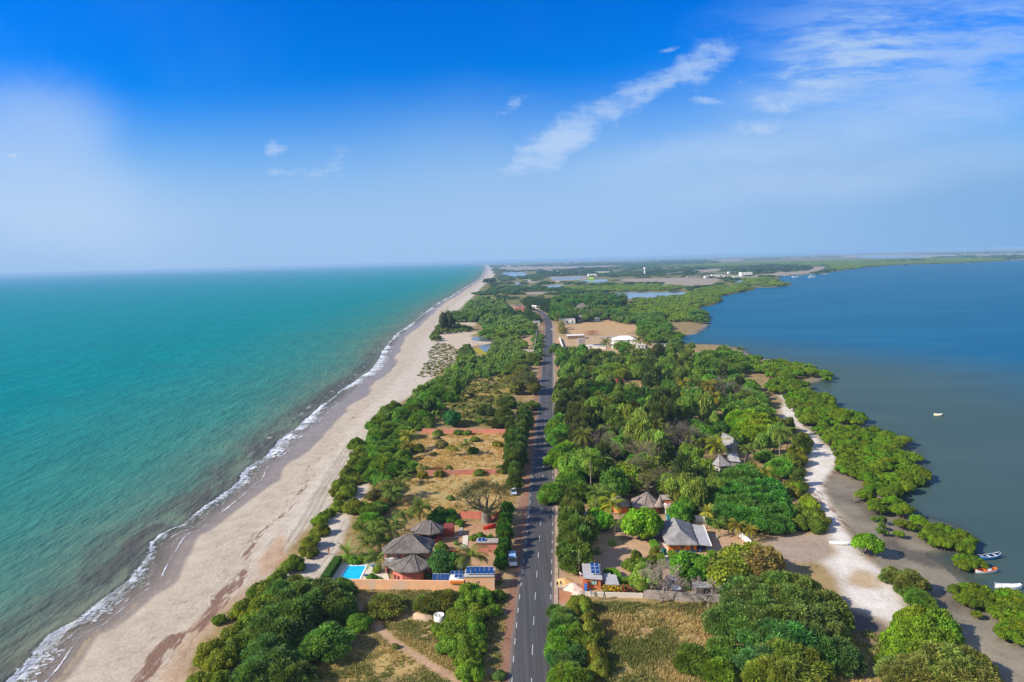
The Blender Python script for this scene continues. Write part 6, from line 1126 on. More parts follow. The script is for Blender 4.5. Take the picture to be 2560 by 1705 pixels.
# ------------------------------------------------------------------ vehicles
def vehicle(name, label, x, y, rz, ln, wd, ht, paint, roofp, hood=0.26, van=False, z=0.02, cat='car'):
    T = Thing(name, label, cat, x, y, z); R = Matrix.Rotation(rz, 3, 'Z'); o = Vector((x, y, z)); P = lambda a, c, e: o + R @ Vector((a, c, e)); g = 0.28
    def loft(st, mat, nm):
        b = MB(); V = []
        for yy, hw, z0, z1 in st: V += [P(s * ln, yy * 0, 0) for s in ()]; V += [P(-hw * 0.94, yy, z0), P(-hw, yy, z0 + (z1 - z0) * 0.35), P(-hw * 0.97, yy, z1 - 0.05), P(-hw * 0.88, yy, z1), P(hw * 0.88, yy, z1), P(hw * 0.97, yy, z1 - 0.05), P(hw, yy, z0 + (z1 - z0) * 0.35), P(hw * 0.94, yy, z0)]
        n = len(st); Fs = [(i * 8 + j, i * 8 + (j + 1) % 8, (i + 1) * 8 + (j + 1) % 8, (i + 1) * 8 + j) for i in range(n - 1) for j in range(8)] + [tuple(range(8)), tuple(reversed(range((n - 1) * 8, n * 8)))]; b.add(V, Fs); return T.part(nm, b, mat)
    belt = g + (ht - g) * (0.50 if not van else 0.48); f = -ln / 2; bk = ln / 2; hw = wd / 2
    loft([(f, hw * 0.80, g + 0.08, belt - 0.28), (f + 0.12, hw * 0.93, g, belt - 0.16), (f + ln * hood * 0.6, hw, g, belt - 0.06), (f + ln * hood, hw, g, belt), (bk - 0.15, hw, g, belt), (bk, hw * 0.92, g + 0.1, belt - 0.05)], paint, 'body')
    c0 = f + ln * (hood - 0.03); c1 = f + ln * (hood + (0.14 if not van else 0.06)); loft([(c0, hw * 0.93, belt - 0.04, belt + 0.03), (c1, hw * 0.86, belt - 0.04, ht - 0.09), (bk - 0.35, hw * 0.86, belt - 0.04, ht - 0.09), (bk - 0.06, hw * 0.9, belt - 0.04, belt + 0.05)], M_glass, 'windows')
    b = MB(); V = [P(s * hw * w, yy, zz) for zz, w in ((ht - 0.1, 0.84), (ht, 0.78)) for s, yy in ((-1, c1 + 0.05), (1, c1 + 0.05), (1, bk - 0.32), (-1, bk - 0.32))]; b.add(V, [(3, 2, 1, 0), (4, 5, 6, 7), (0, 1, 5, 4), (1, 2, 6, 5), (2, 3, 7, 6), (3, 0, 4, 7)]); T.part('roof', b, roofp); b = MB()
    for s in (-1, 1):
        for q in (c1 + 0.06, (c1 + bk) / 2, bk - 0.36): b.tube([P(s * hw * 0.93, q - (0.35 if q < c1 + 0.1 else -0.15 if q > bk - 0.5 else 0), belt), P(s * hw * 0.83, q, ht - 0.08)], [0.05, 0.05], 4)
    T.part('pillar', b, paint)
    for s in (-1, 1):
        for q in (f + ln * 0.19, bk - ln * 0.2):
            R2m = R @ Matrix.Rotation(math.pi / 2, 3, 'Y'); k = 14; c = P(s * (hw - 0.1), q, 0.33); tb = MB(); V = [c + R2m @ Vector((rr * math.cos(2 * math.pi * j / k), rr * math.sin(2 * math.pi * j / k), zz)) for rr, zz in ((0.20, -0.11), (0.33, -0.10), (0.33, 0.10), (0.20, 0.11)) for j in range(k)]
            tb.add(V, [(i * k + j, i * k + (j + 1) % k, (i + 1) * k + (j + 1) % k, (i + 1) * k + j) for i in range(3) for j in range(k)]); wh = MB(); wh.add([c + R2m @ Vector((0.2 * math.cos(2 * math.pi * j / k), 0.2 * math.sin(2 * math.pi * j / k), zz)) for zz in (-0.1, 0.1) for j in range(k)], [tuple(reversed(range(k))), tuple(range(k, 2 * k))]); t_ = T.part('wheel', tb, M_tyre); T.part('rim', wh, M_alu, parent=t_)
        b = MB(); b.box(P(s * hw * 0.68, f + 0.05, belt - 0.32), (0.34, 0.12, 0.16), rz); T.part('headlight', b, M_alu); b = MB(); b.box(P(s * hw * 0.8, bk - 0.01, belt - 0.25), (0.16, 0.08, 0.3), rz); T.part('tail_light', b, M_red); b = MB(); b.box(P(s * (hw + 0.08), c1 - 0.25, belt + 0.08), (0.16, 0.1, 0.14), rz); T.part('mirror', b, M_black)
    b = MB(); b.box(P(0, f + 0.02, g + 0.14), (wd * 0.86, 0.16, 0.2), rz); T.part('bumper', b, M_black); return T
M_cw = surf('car_white', (0.72, 0.73, 0.75), 0.25, 0.03, 1.0, spec=0.6); M_cb = surf('car_roof_blue', (0.30, 0.45, 0.66), 0.3, 0.08, 1.0, spec=0.6); M_cs = surf('car_silver_blue', (0.42, 0.52, 0.66), 0.3, 0.05, 1.0, spec=0.6)
vx, vy = at(1281.5, 1417); vehicle('minibus', 'white minibus with blue roof parked on the red verge of the road', vx, vy + 1.6, 0.06, 4.6, 1.85, 2.0, M_cw, M_cb, 0.18, True, cat='van')
vehicle('estate_car', 'white and silver blue estate car parked behind the grey front wall', 31.0, 130.2, 0.13, 4.7, 1.85, 1.75, M_cw, M_cs, 0.27)
vx, vy = at(*R6(70, 1410)); vehicle('parked_car', 'pale blue car half hidden under the roadside casuarinas', vx - 1.7, vy + 1, 0.05, 4.2, 1.75, 1.5, M_cs, M_cw, 0.27)
# ------------------------------------------------------------------ people
def person(label, x, y, rz, shirt, legs, skin=(0.06, 0.03, 0.018), stride=0.12, z=0.12, h=1.75, hold=False):
    k = h / 1.75; T = Thing('person', label, 'person', x, y, z); st = stride
    J = {'pel': (0, 0, 0.95), 'sp': (0, -0.01, 1.12), 'ch': (0, 0.0, 1.32), 'nk': (0, 0, 1.48), 'hd': (0, -0.02, 1.60), 'cr': (0, -0.01, 1.71), 'no': (0, -0.09, 1.62)}; E = [('pel', 'sp'), ('sp', 'ch'), ('ch', 'nk'), ('nk', 'hd'), ('hd', 'cr'), ('hd', 'no')]
    Rr = {'pel': 0.14, 'sp': 0.125, 'ch': 0.15, 'nk': 0.055, 'hd': 0.088, 'cr': 0.07, 'no': 0.03}
    for s, n in ((-1, 'l'), (1, 'r')):
        f = st * s; J.update({n + 'hip': (0.10 * s, 0, 0.90), n + 'kn': (0.11 * s, -0.05 - f * 0.6, 0.50), n + 'an': (0.11 * s, 0.02 - f * 1.2, 0.09), n + 'to': (0.12 * s, -0.15 - f * 1.2, 0.04), n + 'sh': (0.19 * s, 0, 1.41), n + 'el': (0.26 * s, 0.03 + f * 0.5, 1.13), n + 'wr': (0.27 * s, -0.05 + f, 0.89), n + 'pa': (0.27 * s, -0.06 + f, 0.82)})
        Rr.update({n + 'hip': 0.095, n + 'kn': 0.062, n + 'an': 0.042, n + 'to': 0.04, n + 'sh': 0.065, n + 'el': 0.043, n + 'wr': 0.030, n + 'pa': 0.032}); E += [('pel', n + 'hip'), (n + 'hip', n + 'kn'), (n + 'kn', n + 'an'), (n + 'an', n + 'to'), ('ch', n + 'sh'), (n + 'sh', n + 'el'), (n + 'el', n + 'wr'), (n + 'wr', n + 'pa')]
        bx, by, bz = J[n + 'pa']
        for i in range(4): J[f'{n}f{i}'] = (bx, by - 0.025 + 0.018 * i, bz - 0.045); J[f'{n}g{i}'] = (bx - 0.012 * s, by - 0.03 + 0.018 * i, bz - (0.085, 0.095, 0.09, 0.075)[i]); Rr[f'{n}f{i}'] = 0.009; Rr[f'{n}g{i}'] = 0.007; E += [(n + 'pa', f'{n}f{i}'), (f'{n}f{i}', f'{n}g{i}')]
        J[n + 't'] = (bx - 0.01 * s, by - 0.05, bz - 0.02); Rr[n + 't'] = 0.009; E.append((n + 'pa', n + 't'))
    nm = list(J); me = bpy.data.meshes.new('body'); me.from_pydata([tuple(c * k for c in J[n]) for n in nm], [(nm.index(a), nm.index(c)) for a, c in E], []); o = bpy.data.objects.new('body', me); COL.objects.link(o); sk = o.modifiers.new('skin', 'SKIN')
    for i, n in enumerate(nm): me.skin_vertices[0].data[i].radius = (Rr[n] * k, Rr[n] * k * (0.8 if n in ('ch', 'sp', 'pel') else 1)); me.skin_vertices[0].data[i].use_root = (i == 0)
    o.modifiers.new('sub', 'SUBSURF').levels = 1; dg = bpy.context.evaluated_depsgraph_get(); m2 = bpy.data.meshes.new_from_object(o.evaluated_get(dg)); bpy.data.objects.remove(o); m2.materials.clear()
    for m in (surf('skin', skin, 0.6, 0.1, 3.0), shirt, legs): m2.materials.append(m)
    for p in m2.polygons: c = p.center / k; p.material_index = 1 if (0.98 < c.z < 1.47 and not (abs(c.x) > 0.235 and c.z < 1.2)) else (2 if 0.12 < c.z <= 0.98 and abs(c.x) < 0.225 else 0); p.use_smooth = True
    bd = link('body', m2, T.o); hb = MB(); hb.lathe([(0.093, 0.0), (0.098, 0.04), (0.085, 0.085), (0.045, 0.112), (0, 0.118)], 12, (x, y, z + 1.60 * k)); T.part('hair', hb, M_black, True); fb = MB()
    for s in (-1, 1): fb.box((x + 0.035 * s, y - 0.098 * k, z + 1.63 * k), (0.02, 0.015, 0.012)); fb.box((x + 0.092 * s, y, z + 1.61 * k), (0.02, 0.04, 0.06))
    fb.box((x, y - 0.095 * k, z + 1.555 * k), (0.05, 0.012, 0.012)); T.part('face', fb, M_black); T.o.rotation_euler.z = rz; return T
M_sn = surf('navy_shirt', (0.015, 0.03, 0.11), 0.9, 0.2, 5.0); M_sb = surf('dark_shirt', (0.015, 0.02, 0.03), 0.9, 0.2, 5.0); M_sw = surf('white_cloth', (0.62, 0.62, 0.66), 0.9, 0.1, 5.0); M_so = surf('orange_cloth', (0.55, 0.10, 0.04), 0.9, 0.1, 5.0); M_sl = surf('lilac_cloth', (0.30, 0.28, 0.50), 0.9, 0.1, 5.0)
person('person in navy shirt and pale trousers nearest the road kerb', 7.8, 130.6, 0.5, M_sn, M_sw); person('person in dark top and white cap standing before the pale sand heap', 8.5, 130.7, -0.7, M_sb, M_sw); person('person in lilac shirt beside the gatehouse pier', 14.1, 126.9, 0.9, M_sl, M_sw); person('person in navy clothes walking below the low pale wall', 16.6, 126.0, 1.2, M_sn, M_sn, stride=0.25); person('person in orange walking on the sandy track above the beach', -43.4, 150.2, 0.3, M_so, M_so, skin=(0.25, 0.11, 0.06), stride=0.22)
# small poles and stakes
for lb, pp, h, m in (('tall thin pole beside the casuarinas near the gatehouse', R3(522, 740), 5.5, M_conc), ('short wooden stake in the dry grass below the low wall', R3(760, 955), 1.4, M_wood), ('pale stake at the edge of the front field', R3(1523, 1005), 1.3, M_cream), ('white stake by the start of the footpath', R2(755, 905), 1.6, M_white)):
    x, y = at(*pp); b = MB(); b.tube([(x, y, -0.2), (x, y, h)], [0.06, 0.045], 6); tag(b.build('pole', m), lb, 'pole')
x, y = at(*Z8(2062, 640)); T = Thing('road_sign', 'small sign on a post at the lagoon side of the road before the bend', 'sign', x + 1, y); b = MB(); b.tube([(x + 1, y, 0), (x + 1, y, 3.6)], [0.08, 0.08], 6); T.part('post', b, M_alu); b = MB(); b.box((x + 1, y - 0.1, 3.4), (2.6, 0.1, 0.7)); T.part('panel', b, M_white)
# ------------------------------------------------------------------ planting: the trees one can pick out
def PR(R, kind, lst, **kw):
    for x, y, r, *h in lst: plant(kind, *R(x, y), r, h[0] if h else None, **kw)
BLUISH = (0.052, 0.115, 0.034); DEEP = (0.030, 0.090, 0.014); BRIGHT = (0.085, 0.190, 0.014); OLIVE = (0.098, 0.115, 0.026); PALE_G = (0.105, 0.150, 0.045); YEL = (0.115, 0.135, 0.012); GREYG = (0.10, 0.115, 0.055); BROWNG = (0.095, 0.085, 0.038); MID = (0.060, 0.130, 0.020)
# sea-edge shrubs of the beach and thickets before the boundary wall
PR(R2, 'shrub', [(500, 290, 2.5), (500, 375, 2.5), (425, 470, 2.7), (400, 545, 2.4), (285, 640, 2.9), (165, 740, 2.0), (300, 790, 2.6), (90, 840, 3.2), (60, 960, 3.4), (640, 195, 2.6), (760, 190, 3.2), (700, 85, 2.8), (655, 20, 2.6), (840, 200, 2.6), (560, 250, 1.9), (10, 850, 2.6), (230, 840, 2.6)], tone=(0.085, 0.125, 0.014))
PR(R1, 'shrub', [(1905, 985, 3.0), (1950, 1110, 3.2), (1830, 1180, 3.0), (1640, 1310, 2.8), (1700, 1400, 3.0), (1600, 1380, 2.4), (1700, 1075, 1.5), (1820, 1290, 2.8), (1560, 1560, 2.6), (1690, 1550, 2.4), (1480, 1610, 2.2)], tone=(0.085, 0.125, 0.014))
PR(R2, 'thorn', [(360, 880, 4.6, 5.5), (230, 950, 4.2, 5), (520, 860, 4.4, 5.6), (640, 850, 3.6, 4.8), (460, 960, 4.2, 5.6), (620, 960, 4.0, 5.4), (160, 1060, 4.4, 5.2), (320, 1050, 4.6, 6), (60, 1160, 4.2, 5), (190, 1190, 4.3, 5.4), (300, 1170, 3.6, 4.4), (90, 1310, 4.0, 4.6), (20, 1480, 4.2, 4.8), (170, 1440, 4.4, 4.8), (280, 1530, 3.6, 4.0), (650, 1010, 2.8, 3.8), (180, 860, 3.4, 4.4)], tone=BLUISH)
PR(R2, 'thorn', [(540, 1240, 4.6, 4.6)], tone=(0.062, 0.150, 0.034), label='round feathery thorn bush standing alone before the footpath'); PR(R2, 'shrub', [(800, 1095, 2.6, 2.8), (660, 1020, 2.4, 3.2)], tone=(0.070, 0.125, 0.018)); PR(R2, 'thorn', [(1000, 955, 4.2, 3.0)], tone=(0.085, 0.125, 0.03), label='low grassy thorn bush below the middle of the boundary wall')
PR(R2, 'thorn', [(1390, 930, 3.6, 3.4), (1310, 950, 2.8, 2.8), (1490, 920, 3.2, 3.6)], tone=(0.085, 0.120, 0.035))
PR(R2, 'shrub', [(1660, 860, 2.8, 3.6), (1740, 900, 2.8, 3.4), (1630, 960, 2.8, 3.6), (1730, 1010, 2.7, 3.2), (1570, 1060, 2.7, 3.4), (1660, 1090, 2.8, 3.4), (1500, 1170, 2.4, 3.0), (1590, 1180, 2.6, 3.4), (1700, 1170, 2.6, 3.2), (1510, 1270, 2.4, 2.8), (1620, 1270, 2.6, 3.2), (1650, 1370, 2.4, 3.0), (1660, 1470, 2.3, 2.8), (1880, 880, 1.6, 2.0), (1850, 1000, 1.6, 1.8), (1410, 1140, 1.5, 1.6), (1720, 1280, 1.8, 2.2)], tone=(0.080, 0.150, 0.020))
PR(R2, 'shrub', [(1890, 1505, 1.3, 1.3)], tone=(0.05, 0.12, 0.05), label='small bluish shrub beside the road verge at the front'); PR(R2, 'shrub', [(1080, 1285, 0.8, 0.9)], tone=GREYG, label='small grey scrub bush on the footpath')
# villa garden
PR(R2, 'broadleaf', [(1462, 655, 3.2, 5.2)], tone=(0.030, 0.095, 0.030), label='dark round leafy tree between the villa and the big coconut palm')
PR(R2, 'shrub', [(1520, 300, 1.7, 2.2), (1580, 330, 1.3, 1.8), (1330, 740, 1.0, 1.8), (1440, 510, 1.7, 2.2), (1740, 430, 1.5, 1.6), (1820, 435, 1.1, 1.3), (1690, 440, 1.2, 1.5), (900, 750, 1.3, 1.4), (970, 770, 0.9, 1.0), (1830, 520, 1.4, 1.8), (1560, 480, 0.9, 1.0), (1560, 600, 0.9, 1.1), (1640, 690, 1.3, 1.6), (1400, 415, 0.9, 1.6), (830, 600, 1.6, 2.0), (760, 620, 1.5, 1.8)], tone=MID)
PR(R2, 'shrub', [(1260, 730, 0.9, 1.3), (940, 690, 1.1, 1.6)], tone=BRIGHT); PR(R2, 'shrub', [(1430, 255, 3.2, 3.2), (1390, 290, 2.4, 2.6), (1495, 250, 2.2, 2.6)], tone=DEEP); PR(R2, 'thorn', [(900, 230, 3.4, 4), (880, 310, 3.4, 4.2), (960, 200, 2.6, 3.2), (820, 340, 2.2, 2.6), (950, 330, 2.6, 3.4)], tone=(0.065, 0.150, 0.025)); PR(R2, 'thorn', [(930, 110, 3.0, 3.2), (1000, 50, 3.6, 3.6), (1010, 160, 2.4, 2.8)], tone=GREYG)
for x, y, r, h, lb in ((1660, 590, 3.6, 4.6, 'large coconut palm right of the round dark tree in the villa garden'), (890, 430, 3.6, 4.2, 'drooping palm behind the pool, tallest of its clump'), (850, 490, 3.0, 3.0, 'drooping palm nearest the poolside hedge'), (1060, 380, 3.2, 4.0, 'dark palm between the pool clump and the oval pavilion'), (1150, 260, 3.0, 4.4, 'pale palm left of the oval pavilion, nearer of the pair'), (1270, 235, 3.2, 4.2, 'dark palm left of the oval pavilion, right of the pair'), (1065, 75, 3.4, 3.0, 'spreading palm at the dry grass edge by the sandy gap'), (950, 610, 2.8, 2.6, 'low palm between the pool and the villa balcony'), (1100, 330, 2.4, 3.0, 'small palm behind the villa roof'), (800, 380, 3.0, 3.4, 'palm at the sand track side of the pool clump'), (990, 470, 2.6, 2.6, 'palm directly behind the villa roof corner'), (960, 390, 2.8, 4.4, 'slim palm in the middle of the pool clump')):
    plant('palm', *R2(x, y), r, h, label=lb, zc=h)
plant('fan', *R2(712, 560), 3.3, 1.2, label='broad stiff fan palm beside the sandy track and pool hedge', zc=1.5, tone=(0.075, 0.15, 0.035))
# casuarina screen along the road
for i, (x, y, r, h) in enumerate([(1930, 320, 1.9, 4.6), (1920, 370, 1.8, 4.4), (1935, 415, 1.9, 4.8), (1925, 465, 1.8, 4.2), (1925, 515, 1.8, 4.2), (1915, 560, 1.8, 3.8), (1900, 620, 1.7, 3.4), (1950, 250, 2.1, 5.4), (1890, 400, 1.3, 3.2), (1945, 345, 1.4, 3.6)]): plant('casuarina', *R2(x, y), r, h, tone=(0.042, 0.092, 0.018))
PR(R5, 'casuarina', [(2320, 850, 2.9, 7.0), (2330, 900, 2.9, 7.0), (2325, 960, 2.9, 7.0), (2325, 1020, 2.6, 6.6), (2335, 1080, 2.6, 6.2), (2310, 1150, 2.3, 5.5)], tone=(0.056, 0.082, 0.026))
PR(R6, 'casuarina', [(120, 720, 3.1, 7.8), (100, 770, 3.1, 7.8), (85, 830, 3.0, 7.8), (75, 890, 3.0, 7.4), (60, 960, 3.0, 7.4), (70, 1030, 3.0, 7.0), (55, 1100, 2.7, 7.0), (30, 1200, 2.6, 6.2), (25, 1270, 2.6, 6.2), (130, 670, 2.9, 7.0), (10, 860, 2.7, 7.0), (5, 940, 2.7, 7.0)], tone=(0.058, 0.080, 0.030))
PR(R6, 'thorn', [(180, 590, 4.0, 4.5), (120, 630, 3.8, 4.5), (60, 580, 3.5, 4)], tone=(0.075, 0.125, 0.026)); PR(R6, 'broadleaf', [(60, 370, 5.5, 8), (150, 390, 5.5, 9), (110, 320, 5.0, 7.5), (30, 440, 4, 6), (195, 440, 4.0, 6)], tone=(0.075, 0.105, 0.026))
# gardens and clipped trees right of the road
PR(R3, 'broadleaf', [(1010, 350, 4.6, 6.4)], tone=(0.085, 0.200, 0.012), label='bright green ball shaped tree on bare sand left of the orange house'); PR(R3, 'broadleaf', [(1390, 690, 4.4, 5.0)], tone=(0.050, 0.160, 0.014), label='dense dark green tree in front of the orange house'); PR(R3, 'broadleaf', [(1050, 760, 3.3, 4.6), (1000, 800, 2.4, 3.4)], tone=(0.085, 0.175, 0.040)); PR(R3, 'broadleaf', [(1680, 730, 4.6, 5.6), (1780, 640, 4.2, 5.4), (1620, 790, 2.6, 4.0), (1860, 600, 3.6, 4.6)], tone=(0.110, 0.175, 0.020)); PR(R3, 'broadleaf', [(1900, 700, 4.6, 5.6), (1950, 640, 4.0, 5.4)], tone=(0.115, 0.115, 0.050))
PR(R3, 'shrub', [(965, 575, 1.4, 3.0), (920, 650, 2.0, 2.4), (1000, 640, 1.8, 2.4), (1060, 630, 1.6, 2.0), (890, 660, 1.4, 1.8), (960, 690, 1.4, 1.6)], tone=(0.075, 0.125, 0.018)); PR(R3, 'shrub', [(1105, 550, 1.3, 2.0), (1080, 600, 1.2, 1.4)], tone=OLIVE); PR(R3, 'shrub', [(1290, 240, 3.2, 5.5), (1350, 200, 3.0, 5.0)], tone=(0.055, 0.150, 0.018)); PR(R3, 'shrub', [(1350, 270, 2.2, 3.0)], tone=DEEP); PR(R3, 'broadleaf', [(690, 320, 3.0, 4.0), (650, 290, 2.6, 3.8)], tone=BRIGHT)
PR(R3, 'casuarina', [(450, 330, 2.9, 7.2), (500, 400, 2.9, 7.2), (440, 440, 2.7, 6.4), (540, 470, 2.9, 6.8), (480, 520, 2.9, 6.4), (420, 560, 2.7, 5.2), (530, 580, 2.9, 5.6), (460, 610, 2.7, 4.8), (440, 250, 2.8, 6.8), (580, 380, 2.7, 6.4), (500, 280, 2.8, 7.2), (470, 170, 2.7, 7.2)], tone=(0.088, 0.112, 0.045))
PR(R3, 'thorn', [(340, 90, 3.6, 5.0), (420, 60, 3.4, 5.4), (290, 70, 3.0, 4.4)], tone=(0.060, 0.135, 0.024))
for R, x, y, r, h, lb, tn in ((R3, 760, 190, 3.6, 5.5, 'yellow green coconut palm left of the tent shaped huts, nearest', (0.095, 0.125, 0.014)), (R3, 640, 120, 3.6, 6.5, 'tall green coconut palm by the roadside casuarinas, left of the yellow palm', None), (R3, 740, 90, 3.2, 6.5, 'coconut palm directly behind the yellow green one', None), (R3, 790, 350, 1.8, 2.8, 'small thin palm on the bare sand by the green ball tree', None), (R3, 1620, 350, 2.0, 3.0, 'small palm behind the low white wall, left', None), (R3, 1680, 330, 2.0, 3.0, 'small palm behind the low white wall, middle', None), (R3, 1760, 360, 2.2, 3.0, 'palm at the top end of the low white wall', OLIVE), (R3, 1830, 390, 2.0, 2.8, 'palm at the lagoon side of the low white wall', OLIVE), (R3, 778, 480, 1.1, 0.5, 'tiny young palm alone on the bare sand', BRIGHT), (R3, 665, 555, 1.2, 0.6, 'tiny young palm beside the dark casuarinas', None),
        (R6, 1340, 770, 3.6, 8, 'palm rising through the middle of the thicket', None), (R6, 1850, 950, 4.2, 6.5, 'big yellow green coconut palm beside the steep grey hut', (0.085, 0.115, 0.014)), (R6, 1640, 1190, 3.6, 5.5, 'coconut palm before the lower grey hut', None), (R6, 1590, 390, 4.0, 7.5, 'yellow palm at the far edge of the thicket, left', (0.095, 0.115, 0.018)), (R6, 1790, 410, 4.2, 7.5, 'yellow palm at the far edge of the thicket, right', (0.095, 0.115, 0.018)), (R6, 1480, 470, 3.4, 7, 'dark palm beside the far weeping tree', None), (R6, 690, 265, 3.6, 6, 'palm behind the cream wall of the red house', None), (R6, 1120, 110, 4.0, 8, 'tall palm before the white villa', None), (R6, 1680, 860, 3.4, 7, 'palm above the dark bare tree in the thicket', None), (R6, 820, 1080, 3.4, 6, 'bluish palm beside the bare round tree', (0.06, 0.13, 0.05)), (R6, 970, 1170, 3.0, 5, 'young palm under the grey umbrella shaped bare tree', None), (R6, 1850, 520, 3.8, 7, 'palm with golden fronds near the grey bare bush', (0.090, 0.110, 0.018)), (R6, 1640, 460, 3.6, 6, 'silvery palm at the far side of the thicket', (0.07, 0.11, 0.06)), (R6, 1420, 820, 3.0, 8, 'thin palm left of the dark bare tree', None), (R6, 2120, 1000, 3.0, 6, 'palm beside the thorn canopy near the lagoon shore', None), (R6, 2300, 1200, 2.6, 5, 'palm at the edge of the white lagoon sand', OLIVE), (R6, 1500, 620, 3.0, 8, 'palm half lost among the weeping trees', None),
        (R5, 1390, 870, 3.6, 5.5, 'tall ragged palm at the end of the upper pink wall', OLIVE), (R5, 1910, 960, 3.0, 3.6, 'upright palm in the dry plot between the pink walls, right', None), (R5, 1770, 1000, 2.2, 2.2, 'small yellow palm in the dry plot between the pink walls, left', (0.095, 0.125, 0.014)), (R5, 1400, 960, 3.0, 4, 'ragged palm below the upper pink wall end', OLIVE), (R5, 1290, 1330, 3.4, 3.6, 'palm at the seaward edge of the golden grass', None), (R5, 1340, 1230, 2.8, 3.0, 'small palm left of the lower pink wall', None), (R5, 1230, 1400, 3.2, 3.0, 'dark palm beside the sandy gap in the shrubs', None), (R5, 1520, 1500, 3.0, 3.6, 'palm at the lower end of the golden grass', None)):
    plant('palm', *R(x, y), r, h, label=lb, zc=h, tone=tn)
plant('fan', *R3(1490, 240), 2.4, 4.6, label='pale crowned fan palm with pale trunk right of the teal tower', zc=4.6, tone=(0.16, 0.20, 0.06)); plant('fan', *R3(1515, 255), 2.2, 4.0, label='second fan palm just behind the pale crowned one', zc=4.0, tone=(0.12, 0.17, 0.05))
# thicket right of the road, nearest first
PR(R6, 'weeping', [(1560, 1370, 4.2, 8.5), (1690, 1420, 3.8, 8.5), (1800, 1290, 3.0, 6), (1850, 1370, 3.2, 7), (1140, 880, 4.8, 12), (1180, 790, 4.4, 12), (1250, 950, 4.2, 10), (1330, 980, 4.0, 10), (1640, 600, 4.6, 12), (1560, 640, 4.4, 11), (1740, 620, 4.4, 12), (850, 640, 5.0, 11), (760, 640, 4.4, 11), (940, 600, 4.2, 10), (920, 690, 4.0, 9)], tone=PALE_G)
PR(R6, 'weeping', [(1500, 1400, 3.6, 8), (1030, 680, 4.0, 9)], tone=(0.16, 0.19, 0.05))
PR(R6, 'broadleaf', [(690, 1130, 4.8, 8), (640, 1180, 4.0, 6.5), (760, 1180, 4.0, 7), (520, 1160, 3.6, 6.5), (560, 1120, 3.2, 6)], tone=(0.075, 0.165, 0.030)); PR(R6, 'broadleaf', [(1040, 1240, 4.2, 6), (980, 1310, 3.6, 5.5), (1080, 1310, 3.4, 5)], tone=(0.100, 0.190, 0.012))
PR(R6, 'thorn', [(440, 1040, 4.4, 6), (390, 1080, 3.6, 5), (500, 990, 4.0, 6)], tone=(0.085, 0.175, 0.020)); PR(R6, 'thorn', [(430, 740, 4.2, 6.5), (390, 790, 4.0, 6.5), (450, 840, 4.0, 6.5), (400, 880, 3.6, 6)], tone=(0.080, 0.180, 0.030)); PR(R6, 'thorn', [(460, 1340, 4.6, 5.5), (370, 1390, 4.0, 5), (540, 1310, 4.2, 6), (600, 1360, 3.8, 5.5)], tone=(0.065, 0.150, 0.022))
PR(R6, 'casuarina', [(640, 880, 3.4, 10.4), (600, 830, 3.4, 10.4), (660, 800, 3.1, 10.4), (560, 760, 3.1, 9.6), (600, 700, 3.1, 10.4), (620, 950, 3.1, 8.8), (680, 730, 3.0, 10.4), (540, 670, 2.9, 9.6)], tone=(0.068, 0.070, 0.034)); PR(R6, 'casuarina', [(470, 430, 3.8, 9.6), (520, 460, 3.8, 9.6), (430, 490, 3.6, 8.8), (480, 560, 3.6, 9.6), (560, 520, 3.4, 8.8), (450, 620, 3.1, 8.0), (540, 380, 3.4, 8.8)], tone=(0.054, 0.072, 0.030)); PR(R6, 'casuarina', [(1280, 260, 4.0, 12.8), (1310, 330, 3.8, 12.0), (1340, 720, 3.6, 12.0), (1400, 660, 3.6, 12.0), (1450, 700, 3.4, 11.2), (1330, 600, 3.4, 12.0), (1480, 560, 3.4, 11.2), (1390, 560, 3.4, 11.2), (1240, 380, 3.4, 9.6), (1370, 1060, 2.9, 8.0), (1400, 1010, 2.9, 8.8)], tone=(0.052, 0.066, 0.032))
PR(R6, 'thorn', [(880, 270, 6.5, 8), (960, 250, 6, 8), (820, 270, 5, 7), (1000, 300, 5, 7)], tone=(0.080, 0.155, 0.016)); PR(R6, 'thorn', [(840, 150, 6.5, 8), (900, 150, 6.5, 8), (770, 180, 5.5, 7), (960, 170, 5.0, 7)], tone=(0.040, 0.095, 0.024)); PR(R6, 'broadleaf', [(600, 200, 5.5, 9), (560, 250, 4.5, 8), (640, 150, 5, 8), (480, 170, 4.5, 9), (450, 130, 4, 8), (640, 110, 4.5, 9)], tone=(0.050, 0.130, 0.026)); PR(R6, 'thorn', [(680, 430, 6, 7.5), (780, 440, 5.5, 7), (880, 440, 5, 6.5), (620, 400, 5, 7), (740, 500, 5.2, 7), (650, 500, 5, 7), (840, 490, 4.6, 6)], tone=DEEP); PR(R6, 'thorn', [(1130, 480, 4.5, 6), (1210, 460, 4.0, 5.5), (1060, 520, 4.5, 6), (1290, 500, 4.5, 6), (1140, 540, 4, 5.5)], tone=(0.036, 0.105, 0.016)); PR(R6, 'shrub', [(1300, 520, 4.0, 5), (1400, 530, 4.5, 6), (1500, 510, 4.0, 6), (1560, 530, 3.6, 5)], tone=(0.140, 0.185, 0.014))
